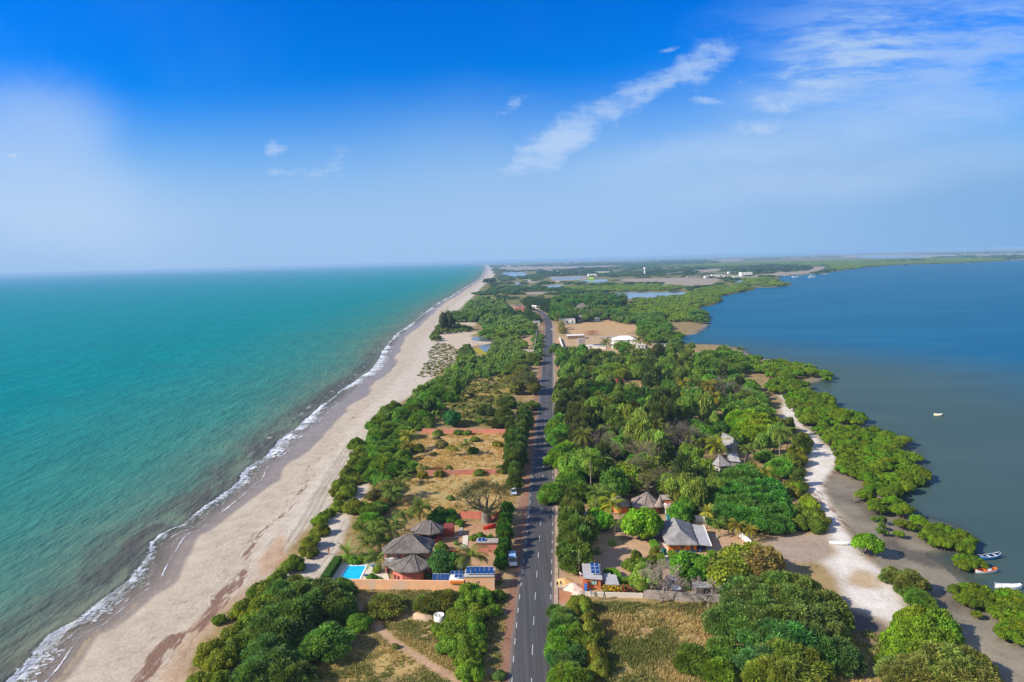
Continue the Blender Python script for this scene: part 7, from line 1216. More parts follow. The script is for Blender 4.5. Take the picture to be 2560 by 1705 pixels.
PR(R6, 'thorn', [(2060, 720, 5.5, 7), (2170, 720, 6, 7.5), (2130, 790, 5.5, 7), (2230, 800, 5.5, 7), (2060, 800, 4.5, 6), (2280, 740, 5, 6.5), (2180, 860, 5, 6.5), (2280, 860, 4.5, 6), (2310, 800, 5, 6)], tone=(0.100, 0.195, 0.010)); PR(R6, 'thorn', [(2020, 140, 8, 9), (1900, 140, 8, 9), (1800, 130, 7, 8), (2080, 180, 7, 8), (1960, 200, 7.5, 8), (1860, 220, 7, 8), (1760, 180, 6.5, 8), (2000, 260, 6, 7), (2090, 240, 6, 7), (1930, 100, 7, 8)], tone=(0.058, 0.140, 0.022)); PR(R6, 'thorn', [(2000, 390, 6, 7), (2080, 400, 6, 7), (2160, 400, 5.5, 6), (2200, 440, 4.5, 5), (2120, 520, 6, 7), (2220, 520, 5.5, 6.5), (2060, 560, 5.5, 6.5), (2180, 590, 5.5, 6.5), (2270, 560, 4.5, 5.5), (2060, 630, 5.5, 7), (2290, 640, 4.5, 5.5)], tone=(0.070, 0.155, 0.034))
PR(R6, 'thorn', [(1985, 1230, 4.0, 3.6), (2070, 1205, 4.2, 4), (2140, 1230, 5, 6.5), (2200, 1290, 5, 6.5), (2080, 1280, 5, 6.5), (1990, 1290, 4.8, 6.5), (2250, 1360, 4.6, 6), (2130, 1360, 5, 6.5), (2030, 1390, 4.6, 6), (1930, 1380, 4.2, 6), (1920, 1290, 4.0, 4.0)], tone=(0.050, 0.145, 0.034)); PR(R3, 'thorn', [(1640, 120, 4.6, 6), (1750, 110, 4.6, 6), (1870, 130, 4.8, 6.5), (1600, 190, 4.0, 5.5), (1700, 200, 4.8, 6.5), (1810, 210, 4.8, 6.5), (1920, 190, 4.4, 6), (1650, 270, 4.0, 5.5), (1760, 280, 4.2, 5.5), (1870, 290, 4.4, 5.5), (1940, 270, 4.2, 5.5), (1980, 320, 3.4, 4.5)], tone=(0.050, 0.145, 0.030))
# lagoon edge shrubs
PR(R7, 'shrub', [(310, 900, 3.4, 5), (260, 990, 3.2, 5), (330, 980, 2.8, 4.5), (200, 1080, 3.4, 4.6), (290, 1070, 3.0, 4.2), (130, 1090, 2.6, 4), (240, 1170, 2.2, 3.2), (290, 1180, 2.0, 3.0), (250, 1240, 1.8, 2.6), (200, 1320, 2.2, 3.2), (290, 1330, 2.2, 3.2), (230, 1370, 2.0, 3.0)], tone=(0.090, 0.130, 0.020)); PR(R4, 'shrub', [(210, 50, 2.4, 3.2), (270, 40, 1.8, 2.6), (310, 150, 2.4, 3.2), (350, 190, 2.2, 3)], tone=(0.105, 0.170, 0.014)); PR(R4, 'shrub', [(260, 230, 2.7, 3.6), (360, 260, 2.8, 3.6), (270, 320, 2.7, 3.4), (380, 340, 2.7, 3.4), (430, 300, 2.0, 2.8)], tone=(0.070, 0.110, 0.018))
PR(R4, 'thorn', [(40, 250, 4.0, 5), (80, 330, 3.4, 4.4), (60, 160, 4.2, 5.4), (20, 60, 4.0, 5.4), (110, 240, 3.4, 4.6)], tone=(0.045, 0.145, 0.026))
PR(R4, 'mangrove', [(770, 520, 3.3, 4.2)], tone=(0.075, 0.150, 0.010), label='lone round mangrove with bare roots at the edge of the pale sand'); PR(R4, 'mangrove', [(820, 325, 0.9, 1.0)], label='tiny mangrove seedling alone on the mud flat'); PR(R4, 'mangrove', [(885, 330, 1.2, 2.2), (880, 375, 1.1, 2), (870, 415, 1.3, 1.8), (910, 425, 1.0, 1.4)], tone=(0.049, 0.093, 0.008)); PR(R4, 'mangrove', [(1008, 432, 1.4, 1.5)], label='low mangrove bush between the roots cluster and the long mangrove spit'); PR(R4, 'mangrove', [(1618, 1065, 1.0, 1.2)], label='small mangrove sprout alone on the lower mud')
PR(R4, 'mangrove', [(1040, 360, 1.9), (1100, 370, 1.7), (1160, 320, 2.0), (1210, 350, 1.9), (1130, 385, 1.4), (1270, 400, 2.2), (1330, 380, 2.1), (1240, 440, 2.0), (1350, 440, 2.2), (1360, 490, 2.0), (1400, 400, 2.0), (1440, 450, 2.3), (1460, 500, 2.2), (1520, 440, 2.2), (1540, 490, 2.2), (1570, 460, 1.9), (1290, 490, 1.4), (1200, 455, 1.3), (1550, 520, 1.9), (1500, 410, 1.8)], tone=(0.064, 0.115, 0.006))
PR(R4, 'mangrove', [(1530, 620, 2.3), (1520, 660, 1.8), (1600, 630, 2.1), (1630, 650, 2.0)], tone=(0.061, 0.102, 0.006)); PR(R4, 'thorn', [(970, 730, 2.6, 3.2), (1030, 760, 2.2, 3), (1110, 780, 3.2, 4.2), (1090, 830, 2.4, 3), (1170, 790, 2.0, 2.6)], tone=(0.066, 0.110, 0.030)); PR(R4, 'thorn', [(1170, 910, 2.6, 3.0), (1210, 940, 1.9, 2.4), (1130, 880, 2.0, 2.4)], tone=(0.055, 0.13, 0.022))
PR(R4, 'mangrove', [(1465, 870, 1.7), (1560, 860, 2.0), (1620, 860, 2.4), (1670, 890, 2.2), (1580, 900, 2.0), (1700, 920, 1.6), (1520, 945, 1.6), (1580, 960, 1.9), (1640, 925, 1.8), (1690, 980, 1.6)], tone=(0.061, 0.102, 0.006)); PR(R4, 'mangrove', [(1820, 900, 2.2), (1880, 890, 2.2), (1940, 910, 2.4), (1800, 950, 1.6), (1870, 960, 2.2), (1960, 980, 2.4), (1840, 1010, 2.0), (1920, 1030, 2.4), (1780, 1050, 1.8), (1830, 1080, 2.0), (1890, 1100, 1.8), (1970, 1080, 2.2), (1880, 1180, 2.0), (1950, 1190, 2.3), (1840, 1230, 1.7), (1930, 1250, 2.0), (1990, 1150, 2.2), (1980, 1230, 2.0)], tone=(0.061, 0.102, 0.006))
# big thicket at the lower right
PR(R4, 'thorn', [(80, 830, 4.8, 6), (200, 830, 4.8, 6), (300, 880, 4.4, 6), (60, 960, 4.8, 6), (190, 960, 5.0, 6.5), (320, 990, 4.6, 6), (440, 980, 4.2, 5.5), (90, 1100, 4.8, 6), (240, 1110, 4.8, 6.2), (400, 1090, 4.6, 5.8), (500, 1060, 3.8, 5), (480, 1200, 4.0, 5)], tone=(0.068, 0.120, 0.034)); PR(R4, 'thorn', [(60, 1220, 4.6, 5.6), (200, 1240, 4.8, 5.6), (340, 1230, 4.6, 5.4), (540, 1330, 3.6, 4.4), (450, 1330, 4.0, 4.8), (590, 1390, 3.0, 3.6)], tone=(0.036, 0.110, 0.034)); PR(R4, 'thorn', [(100, 1370, 4.6, 5), (300, 1400, 4.2, 4.6), (30, 1480, 4.4, 4.8), (180, 1520, 4.4, 4.6)], tone=(0.090, 0.145, 0.026)); PR(R3, 'thorn', [(1780, 850, 4.2, 5), (1880, 860, 4.6, 5.6), (1820, 960, 4.6, 5.6), (1720, 1010, 4.0, 5), (1640, 1080, 3.8, 4.6), (1780, 1090, 4.4, 5.4), (1920, 1000, 4.6, 6), (1900, 1120, 4.4, 5.6), (1960, 930, 4.2, 6), (1930, 1230, 4.2, 5)], tone=(0.062, 0.125, 0.036)); PR(R3, 'thorn', [(1660, 1310, 3.4, 4.0), (1420, 1370, 3.4, 3.6), (1500, 1390, 2.8, 3.2)], tone=(0.060, 0.140, 0.026)); PR(R3, 'thorn', [(1600, 1460, 3.0, 3.2)], tone=(0.085, 0.175, 0.016)); PR(R3, 'thorn', [(1840, 1400, 3.4, 3.6), (1960, 1390, 3.6, 4)], tone=(0.045, 0.11, 0.05))
PR(R4, 'shrub', [(1180, 1060, 3.6, 4.6), (1290, 1080, 3.6, 4.6), (1100, 1150, 3.4, 4.4), (1230, 1150, 3.8, 5), (1340, 1170, 3.6, 4.4), (1060, 1240, 3.6, 4.6), (1180, 1250, 3.8, 5), (1310, 1260, 3.8, 4.8), (1420, 1270, 3.2, 4), (1020, 1340, 3.4, 4.2), (1130, 1350, 3.6, 4.4), (1070, 1060, 2.2, 3)], tone=(0.085, 0.165, 0.012)); PR(R4, 'thorn', [(1280, 1380, 4.0, 4.6), (1420, 1400, 4.0, 4.6), (1560, 1400, 3.4, 4), (1200, 1470, 4.0, 4.4), (1360, 1490, 4.2, 4.6), (1520, 1490, 3.8, 4.2), (1040, 1470, 3.6, 4), (1620, 1480, 3, 3.4), (1050, 1550, 3.4, 3.8), (1650, 1560, 3, 3.4), (1460, 1570, 3.6, 4)], tone=(0.088, 0.130, 0.036))
# roadside bushes at the front right
PR(R3, 'shrub', [(530, 950, 2.6, 3.6), (490, 1010, 2.0, 2.6), (560, 1000, 1.8, 2.6)], tone=(0.095, 0.150, 0.026)); PR(R3, 'thorn', [(390, 1050, 2.6, 3.2), (440, 1110, 2.6, 3.2), (370, 1130, 2.4, 2.8), (350, 1010, 1.9, 2.4)], tone=(0.058, 0.125, 0.040)); PR(R3, 'shrub', [(600, 1080, 2.2, 3.2), (610, 1160, 2.3, 3.4), (590, 1260, 1.9, 3.0), (640, 1340, 2.0, 3.0), (680, 1440, 1.8, 2.6)], tone=(0.100, 0.130, 0.028)); PR(R3, 'thorn', [(390, 1210, 2.8, 3.4), (470, 1230, 2.6, 3.4), (380, 1290, 2.6, 3.2), (500, 1180, 2.2, 3)], tone=(0.070, 0.155, 0.024)); PR(R3, 'thorn', [(350, 1380, 2.0, 2.4), (420, 1410, 2.3, 2.8), (480, 1350, 2.4, 3.0)], tone=(0.045, 0.12, 0.04)); PR(R3, 'thorn', [(440, 1500, 2.8, 3.2), (370, 1530, 2.4, 2.8), (520, 1530, 2.4, 2.8)], tone=(0.075, 0.155, 0.024))
# dry plots of the seaward side
PR(R5, 'broadleaf', [(1790, 720, 3.6, 6)], tone=(0.022, 0.085, 0.034), label='round blue green tree standing alone above the upper pink wall'); PR(R5, 'thorn', [(2090, 630, 4.2, 5)], tone=(0.055, 0.10, 0.04), label='flat topped dark thorn tree above the upper pink wall'); PR(R5, 'shrub', [(1565, 735, 3.2, 4), (1500, 780, 2.6, 3), (1590, 790, 2.6, 3), (2040, 730, 2.2, 2.4)], tone=(0.055, 0.105, 0.022)); PR(R5, 'shrub', [(1520, 1220, 1.9, 2.4), (1670, 1210, 2.1, 2.2), (2200, 940, 2.2, 2.4), (1820, 990, 1.2, 1.6), (1620, 1030, 1.4, 1.4)], tone=YEL); PR(R5, 'shrub', [(1690, 940, 2.4, 3), (1500, 1160, 2.2, 3), (1640, 880, 1.8, 1.8)], tone=(0.14, 0.165, 0.10)); PR(R5, 'shrub', [(1980, 1000, 2.2, 2.2), (2000, 900, 2.0, 1.8), (1660, 840, 2.2, 2.4), (1850, 835, 2.4, 2.2), (1930, 840, 2.0, 2.0), (1760, 1160, 1.4, 2.4), (1560, 1180, 1.8, 2.2), (2040, 1200, 2.2, 1.8), (2240, 1170, 2.4, 2.4), (1480, 980, 2.4, 3.0), (1770, 1430, 1.4, 1.6)], tone=(0.065, 0.115, 0.024)); PR(R5, 'weeping', [(1820, 450, 4.0, 9), (1590, 600, 3.2, 8)], tone=(0.055, 0.105, 0.022)); PR(R5, 'thorn', [(2190, 750, 3.6, 4), (2290, 740, 4, 5), (2260, 650, 4, 5), (2290, 560, 4.5, 5.5)], tone=(0.050, 0.085, 0.022))
PR(Z8, 'broadleaf', [(270, 440, 9, 17)], tone=(0.030, 0.055, 0.030), label='dark lone tree on the beach edge past the dune scrub')
# ------------------------------------------------------------------ thickets filled by kind
for q, rr in ((VEG_EDGE, 0), ):
    pass
SEA_STRIP = [R5(900, 905), R5(990, 780), R5(1100, 680), R5(1350, 580), R5(1480, 470), R5(1560, 390), R5(1850, 260), R5(2100, 200), R5(2330, 120), R5(2330, 250), R5(1930, 330), R5(1850, 430), R5(1650, 640), R5(1450, 760), R5(1330, 850), R5(1350, 1000), R5(1450, 1090), R5(1400, 1250), R5(1200, 1290), R5(1020, 1270), R5(960, 1180), R5(1000, 1080), R5(900, 1010)]
NO_GO.append(np.vstack([W2([R5(860, 960), R5(975, 925), R5(985, 960), R5(900, 1000)])]))
fill([R5(720, 1430), R5(730, 1280), R5(850, 1130), R5(850, 1050), R5(960, 960), R5(1010, 1020), R5(960, 1110), R5(930, 1220), R5(920, 1290), R5(850, 1400)], [('shrub', 1)], 3.6, (2.0, 3.0), 2, tone=(0.075, 0.115, 0.014), seed=2)
fill(SEA_STRIP, [('thorn', 5), ('shrub', 1)], 5.2, (3.0, 5.0), 3.0, tone=(0.062, 0.140, 0.022), seed=3)
NO_GO.append(W2([(940, 1250), (1010, 1170), (1270, 1165), (1285, 1280), (1090, 1310), (960, 1300)])); NO_GO.append(W2([(1080, 1090), (1270, 1085), (1272, 1160), (1060, 1165)]))
fill([R5(1880, 420), R5(2330, 300), R5(2334, 780), R5(1700, 760), R5(1650, 700)], [('shrub', 5), ('thorn', 1)], 8.5, (0.9, 2.6), 1.0, over=0.85, tone=(0.090, 0.115, 0.030), seed=4, hf=0.8)
fill([R8(160, 1170), R8(280, 1000), R8(260, 960), R8(330, 870), R8(460, 880), R8(560, 960), R8(560, 1060), R8(400, 1140), R8(250, 1200)], [('shrub', 1)], 6.5, (0.8, 2.6), 0.5, over=0.8, tone=(0.105, 0.125, 0.030), seed=5, hf=0.45)
fill([R8(400, 1150), R8(640, 1000), R8(860, 990), R8(830, 900), R8(900, 830), R8(1060, 800), R8(1140, 850), R8(1150, 960), R8(1230, 1000), R8(1300, 1010), R8(1300, 1040), R8(1100, 1050), R8(1200, 1090), R8(1220, 1140), R8(900, 1130), R8(600, 1180), R8(350, 1330), R8(100, 1390)], [('thorn', 5), ('shrub', 2)], 6.8, (3.5, 6.0), 3, tone=(0.072, 0.142, 0.028), seed=6)
fill([R8(530, 920), R8(620, 890), R8(680, 960), R8(660, 1010), R8(560, 1010)], [('shrub', 1)], 7, (3, 5), 2, tone=(0.055, 0.10, 0.022), seed=7)
fill([R8(1240, 780), R8(1310, 780), R8(1290, 980), R8(1240, 930)], [('thorn', 2), ('shrub', 2)], 8, (2.5, 5), 2, tone=(0.058, 0.135, 0.026), seed=8)
# remaining thicket right of the road
RT = [(1395, 1240), (1388, 1130), (1392, 1000), (1400, 930), (1405, 890), (1430, 875), (1560, 895), (1700, 880), (1860, 885), (1865, 905), (1830, 935), (1880, 960), (1905, 1000), (1985, 1060), (2005, 1120), (1995, 1190), (1960, 1230), (1900, 1290), (1780, 1285), (1700, 1250), (1600, 1225), (1500, 1240)]
NO_GO.append(W2([R6(700, 350), R6(1040, 360), R6(1240, 400), R6(1240, 450), R6(1100, 485), R6(900, 420)])); NO_GO.append(W2([Z7(40, 560), Z7(190, 720), Z7(860, 440), Z7(1680, 560), Z7(1560, 700), Z7(1800, 860), Z7(2050, 940), Z7(1600, 1000), Z7(1000, 1060), Z7(330, 1080), Z7(60, 900)]))
fill(RT, [('thorn', 4), ('broadleaf', 3), ('weeping', 1.5), ('casuarina', 1.2), ('shrub', 2), ('palm', 1.0)], 5.2, (2.6, 4.6), 4, seed=9, over=0.78)
# mangroves of the shore, drawn by outline
MT = (0.062, 0.115, 0.005)
for k, pts in enumerate(([R7(460, 790), R7(560, 760), R7(860, 830), R7(960, 815), R7(1220, 870), R7(1240, 920), R7(1180, 970), R7(1100, 1000), R7(1280, 1010), R7(1350, 1060), R7(1330, 1120), R7(1410, 1170), R7(1410, 1220), R7(1330, 1300), R7(1180, 1350), R7(1150, 1420), R7(1070, 1400), R7(1000, 1370), R7(880, 1320), R7(840, 1230), R7(700, 1230), R7(640, 1200), R7(650, 1040), R7(560, 940), R7(460, 860)],
        [R7(860, 1400), R7(960, 1390), R7(960, 1430), R7(870, 1430)], [R7(1070, 1400), R7(1140, 1410), R7(1150, 1480), R7(1250, 1520), R7(1240, 1567), R7(980, 1550), R7(980, 1490), R7(1080, 1470)], [R4(890, 100), R4(970, 90), R4(1000, 170), R4(1060, 220), R4(1050, 270), R4(970, 250), R4(830, 220), R4(830, 160)],
        [R7(200, 520), R7(380, 490), R7(500, 500), R7(600, 550), R7(600, 630), R7(720, 650), R7(860, 700), R7(850, 745), R7(700, 740), R7(490, 730), R7(440, 780), R7(300, 760), R7(290, 680), R7(220, 600)], [R7(20, 420), R7(90, 360), R7(190, 370), R7(300, 380), R7(370, 430), R7(350, 470), R7(200, 480), R7(40, 470)], [R7(-20, 220), R7(100, 190), R7(240, 230), R7(420, 240), R7(440, 290), R7(500, 290), R7(500, 320), R7(300, 300), R7(220, 350), R7(60, 350), R7(-20, 320)], [R7(515, 310), R7(560, 300), R7(565, 350), R7(515, 350)], [R6(2160, 170), R6(2260, 180), R6(2280, 220), R6(2334, 230), R6(2334, 320), R6(2200, 260)])):
    fill(pts, [('mangrove', 1)], 3.3 if k < 4 else 4.6, (1.8, 2.9) if k < 4 else (2.6, 3.8), 1.2, over=0.55, tone=MT, seed=20 + k)
# further groves: bigger crowns between 450 and 1000 metres
FG = (0.050, 0.115, 0.024)
fill([Z8(40, 560), Z8(130, 500), Z8(600, 520), Z8(640, 580), Z8(420, 610), Z8(0, 640), Z8(-10, 700), Z8(150, 680), Z8(130, 750), Z8(20, 760)], [('shrub', 1), ('thorn', 1)], 9, (4, 7), 2, tone=(0.060, 0.100, 0.024), seed=40)
fill([Z8(820, 370), Z8(1150, 320), Z8(1560, 330), Z8(1640, 400), Z8(1780, 440), Z8(1790, 590), Z8(1500, 640), Z8(1330, 690), Z8(1100, 740), Z8(1000, 700), Z8(900, 590), Z8(1000, 540), Z8(860, 480)], [('thorn', 3), ('shrub', 1)], 10, (5, 8.5), 4, tone=(0.066, 0.138, 0.026), seed=41)
fill([Z8(260, 300), Z8(420, 270), Z8(600, 230), Z8(700, 130), Z8(850, 20), Z8(1200, 120), Z8(1300, 190), Z8(1200, 300), Z8(800, 370), Z8(500, 380), Z8(280, 340)], [('thorn', 1)], 13, (7, 12), 5, tone=(0.058, 0.125, 0.030), seed=42)
fill([Z8(1130, 280), Z8(1420, 230), Z8(1460, 270), Z8(1600, 260), Z8(1660, 210), Z8(1720, 300), Z8(1840, 330), Z8(1880, 430), Z8(1700, 400), Z8(1500, 320)], [('casuarina', 3), ('thorn', 1)], 8, (3, 4.4), 4, tone=(0.040, 0.070, 0.030), seed=43)
fill([Z8(1580, 20), Z8(1700, 0), Z8(2050, 40), Z8(2100, 200), Z8(2060, 240), Z8(1860, 200), Z8(1700, 170), Z8(1620, 190)], [('casuarina', 1)], 8, (3.2, 4.6), 6, tone=(0.034, 0.058, 0.030), seed=44)
fill([Z7(20, 250), Z7(300, 250), Z7(430, 340), Z7(420, 420), Z7(140, 440), Z7(20, 440)], [('broadleaf', 2), ('casuarina', 1), ('palm', 1)], 9, (5, 7.5), 5, tone=(0.045, 0.105, 0.026), seed=45)
fill([Z7(500, 330), Z7(850, 300), Z7(1150, 280), Z7(1350, 320), Z7(1330, 420), Z7(1000, 420), Z7(750, 400), Z7(520, 380)], [('palm', 3), ('broadleaf', 2), ('thorn', 1)], 9, (5, 7.5), 5, tone=(0.050, 0.110, 0.028), seed=46)
fill([Z7(20, 60), Z7(560, 20), Z7(1000, 20), Z7(1400, 70), Z7(1180, 200), Z7(1150, 280), Z7(820, 250), Z7(680, 200), Z7(440, 200), Z7(20, 240)], [('casuarina', 1), ('thorn', 2), ('palm', 1), ('weeping', 1)], 13, (7, 10), 7, tone=(0.044, 0.095, 0.030), seed=47)
fill([Z7(1200, 460), Z7(1400, 400), Z7(1550, 300), Z7(1900, 280), Z7(2100, 420), Z7(2130, 600), Z7(1930, 700), Z7(1700, 780), Z7(1580, 700), Z7(1690, 560), Z7(1500, 500)], [('thorn', 1)], 11, (6, 10), 5, tone=(0.052, 0.130, 0.020), seed=48)
fill([Z7(1900, 720), Z7(2100, 680), Z7(2355, 680), Z7(2355, 740), Z7(2050, 800), Z7(1940, 790)], [('mangrove', 1)], 8, (4, 6.5), 2, tone=(0.055, 0.105, 0.008), seed=49)
fill([Z7(2130, 820), Z7(2250, 800), Z7(2355, 830), Z7(2400, 930), Z7(2250, 950), Z7(2180, 900)], [('thorn', 1)], 9, (5, 7), 4, tone=(0.05, 0.11, 0.03), seed=50)
fill([Z7(130, 500), Z7(220, 500), Z7(210, 710), Z7(130, 700)], [('palm', 1), ('thorn', 1)], 9, (4, 5), 4, tone=OLIVE, seed=51); fill([Z7(600, 690), Z7(800, 700), Z7(880, 780), Z7(680, 780)], [('thorn', 1)], 8, (4, 7), 4, tone=FG, seed=52); fill([Z7(380, 700), Z7(470, 700), Z7(470, 860), Z7(180, 870), Z7(180, 790), Z7(300, 790)], [('palm', 2), ('shrub', 1)], 6, (3.5, 5), 3, tone=(0.14, 0.14, 0.05), seed=53); fill([Z7(860, 660), Z7(1060, 670), Z7(1500, 720), Z7(1480, 740), Z7(1000, 740)], [('palm', 1)], 11, (3.5, 5), 3, tone=(0.06, 0.10, 0.03), seed=54); fill([Z7(1100, 920), Z7(1300, 900), Z7(1380, 980), Z7(1250, 1020)], [('broadleaf', 1)], 8, (5, 7), 3, tone=(0.055, 0.14, 0.02), seed=55)
fill([Z7(1600, 980), Z7(2080, 940), Z7(2355, 960), Z7(2355, 1000), Z7(1900, 1010), Z7(1620, 1020)], [('shrub', 1), ('thorn', 1)], 9, (3, 5), 2, tone=(0.06, 0.10, 0.03), seed=56); fill([Z7(0, 880), Z7(120, 890), Z7(150, 1000), Z7(20, 1020)], [('thorn', 1)], 8, (4, 6), 3, tone=(0.05, 0.12, 0.035), seed=57)
fill([Z7(140, 1000), Z7(340, 970), Z7(660, 970), Z7(700, 1040), Z7(1000, 1060), Z7(1250, 1050), Z7(1600, 1030), Z7(2000, 1030), Z7(2355, 1010), Z7(2355, 1178), Z7(120, 1178)], [('thorn', 3), ('broadleaf', 2), ('casuarina', 1), ('palm', 1), ('shrub', 2)], 8, (4, 6.5), 4, tone=None, seed=58)
fill([Z5(760, 880), Z5(790, 900), Z5(850, 975), Z5(700, 990), Z5(610, 960), Z5(640, 910)], [('mangrove', 1), ('thorn', 1)], 11, (5, 8), 3, tone=(0.05, 0.11, 0.024), seed=59)
# ------------------------------------------------------------------ who is who among the plants
MARKS_L = [(118, 'the concrete well ring'), (133, 'the peach boundary wall'), (141, 'the swimming pool'), (157, 'the oval thatched pavilion'), (172, 'the big baobab'), (190, 'the golden grass'), (208, 'the lower pink wall'), (232, 'the walled dry plot'), (259, 'the upper pink wall'), (285, 'the lone blue green tree'), (330, 'the scrubby plot'), (380, 'the roadside baobab'), (440, 'the dune scrub'), (500, 'the near pond'), (560, 'the walled plot'), (640, 'the far pond'), (720, 'the brick hut'), (800, 'the long green thicket'), (885, 'the pink house'), (1000, 'the road bend')]
MARKS_R = [(110, 'the front field'), (125, 'the grey concrete wall'), (133, 'the orange gatehouse'), (146, 'the orange house'), (158, 'the green ball tree'), (172, 'the tent shaped huts'), (188, 'the grey umbrella tree'), (203, 'the lower grey hut'), (224, 'the steep grey hut'), (250, 'the dark bare trees'), (280, 'the weeping trees'), (315, 'the golden palms'), (360, 'the small red house'), (410, 'the cream road wall'), (450, 'the dark green canopy'), (498, 'the white villa'), (570, 'the crimson shrub'), (640, 'the bare field'), (720, 'the white roadside house'), (800, 'the low thatched roof'), (850, 'the big thatched house'), (980, 'the white tower block')]
MARKS_M = [(112, 'the lowest mud'), (124, 'the white moored boat'), (135, 'the orange boat'), (142, 'the blue boat'), (152, 'the lone rooted mangrove'), (166, 'the long spit'), (185, 'the sandy bend'), (205, 'the narrow mud'), (230, 'the top of the white sand'), (258, 'the cream boat'), (290, 'the upper mangrove tongue'), (330, 'the tidal inlet'), (380, 'the last sandy cove'), (600, 'the far swamp')]
ORD = ['nearest', 'second', 'third', 'fourth', 'fifth', 'sixth', 'seventh', 'eighth', 'ninth', 'tenth', 'eleventh', 'twelfth', 'thirteenth', 'fourteenth', 'fifteenth', 'sixteenth', 'seventeenth', 'eighteenth', 'nineteenth', 'twentieth'] + [f'{n}th' for n in range(21, 90)]
def tone_word(c):
    r, g, b = c
    if r > 0.85 * g and g < 0.10: return 'brownish'
    if r > 0.85 * g: return 'yellowish'
    if g > 0.17: return 'bright green'
    if g < 0.10: return 'dark green'
    if b > 0.27 * g: return 'bluish green'
    return 'olive green' if r > 0.62 * g else 'mid green'
road_s = seglen(ROAD_C)
def road_x(y): return float(np.interp(y, ROAD_C[:70, 1], ROAD_C[:70, 0]))
for t in TREES:
    k = t['kind']; t['d'] = math.hypot(t['x'], t['y']); base = t['tone'] or COLR.get(k, (0.052, 0.090, 0.022)); r = random.Random(int(t['x'] * 91 + t['y'] * 57))
    j = (lambda s: r.uniform(1 - s, 1 + s)) if not t['label'] else (lambda s: 1.0)
    if t['tone'] is None and not t['label']:
        base = {'thorn': [(0.060, 0.145, 0.026), (0.075, 0.165, 0.022), (0.045, 0.115, 0.026)], 'broadleaf': [(0.055, 0.145, 0.020), (0.080, 0.165, 0.026), (0.040, 0.105, 0.020)], 'casuarina': [(0.054, 0.068, 0.030)], 'weeping': [PALE_G, (0.125, 0.165, 0.05)], 'shrub': [(0.075, 0.125, 0.022), (0.110, 0.150, 0.020)]}.get(k, [base]); base = r.choice(base)
    km = {'thorn': (1.12, 0.97, 1.4), 'weeping': (0.88, 1.0, 1.0), 'casuarina': (0.82, 1.04, 1.0), 'mangrove': (1.05, 1.08, 1.0), 'broadleaf': (1.08, 1.0, 1.15)}.get(k, (1, 1, 1)); base = tuple(a * b for a, b in zip(base, km))
    s = j(0.16); t['col'] = (base[0] * s * j(0.12), base[1] * s, base[2] * s * j(0.15)); rx = road_x(t['y']); t['rd'] = abs(t['x'] - rx); t['left'] = t['x'] < rx
    marks = MARKS_M if k == 'mangrove' else (MARKS_L if t['left'] else MARKS_R); t['mark'] = min(marks, key=lambda m: abs(m[0] - t['y']))[1]
    hr = t['h'] / t['r']; t['size'] = 'tall ' if t['h'] > 9 else ('small ' if t['r'] < 1.9 else '')
LIMIT = 290
bykind = {}
for t in TREES: bykind.setdefault(t['kind'] if t['kind'] != 'fan' else 'palm', []).append(t)
rest = []; indiv = []
for k, l in bykind.items():
    l.sort(key=lambda t: (0 if t['label'] else 1, t['d'] / max(0.5, t['r']))); indiv += l[:LIMIT]; rest += l[LIMIT:]
rows = {}
for t in indiv: rows.setdefault((t['kind'], t['left'], t['mark']), []).append(t)
for (k, lf, mk), l in rows.items():
    l.sort(key=lambda t: t['rd'] if k != 'mangrove' else t['x'])
    for i, t in enumerate(l):
        if t['label']: continue
        sh = '' if k == 'mangrove' else ('seaward ' if lf else 'lagoon side ')
        noun = {'palm': 'feathery palm'}.get(k, NOUN.get(k, 'palm'))
        ref = 'in from the land' if k == 'mangrove' else 'out from the road'
        o_ = 'nearest' if i == 0 else ORD[i]
        t['label'] = f"{tone_word(t['col'])} mangrove, {o_} {'to' if i == 0 else 'from'} land, by {mk}" if k == 'mangrove' else f"{t['size']}{tone_word(t['col'])} {noun}, {o_} {'to' if i == 0 else 'from'} road, {'seaward' if lf else 'lagoon'} side, by {mk}"
GROUPN = {'thorn': 'thorn trees of the spit', 'shrub': 'shrubs of the spit', 'mangrove': 'mangroves along the lagoon shore', 'broadleaf': 'broadleaf trees of the thicket', 'casuarina': 'casuarinas of the spit', 'weeping': 'weeping trees of the thicket', 'palm': 'palms of the spit', 'fan': 'palms of the spit'}
cnt = 0
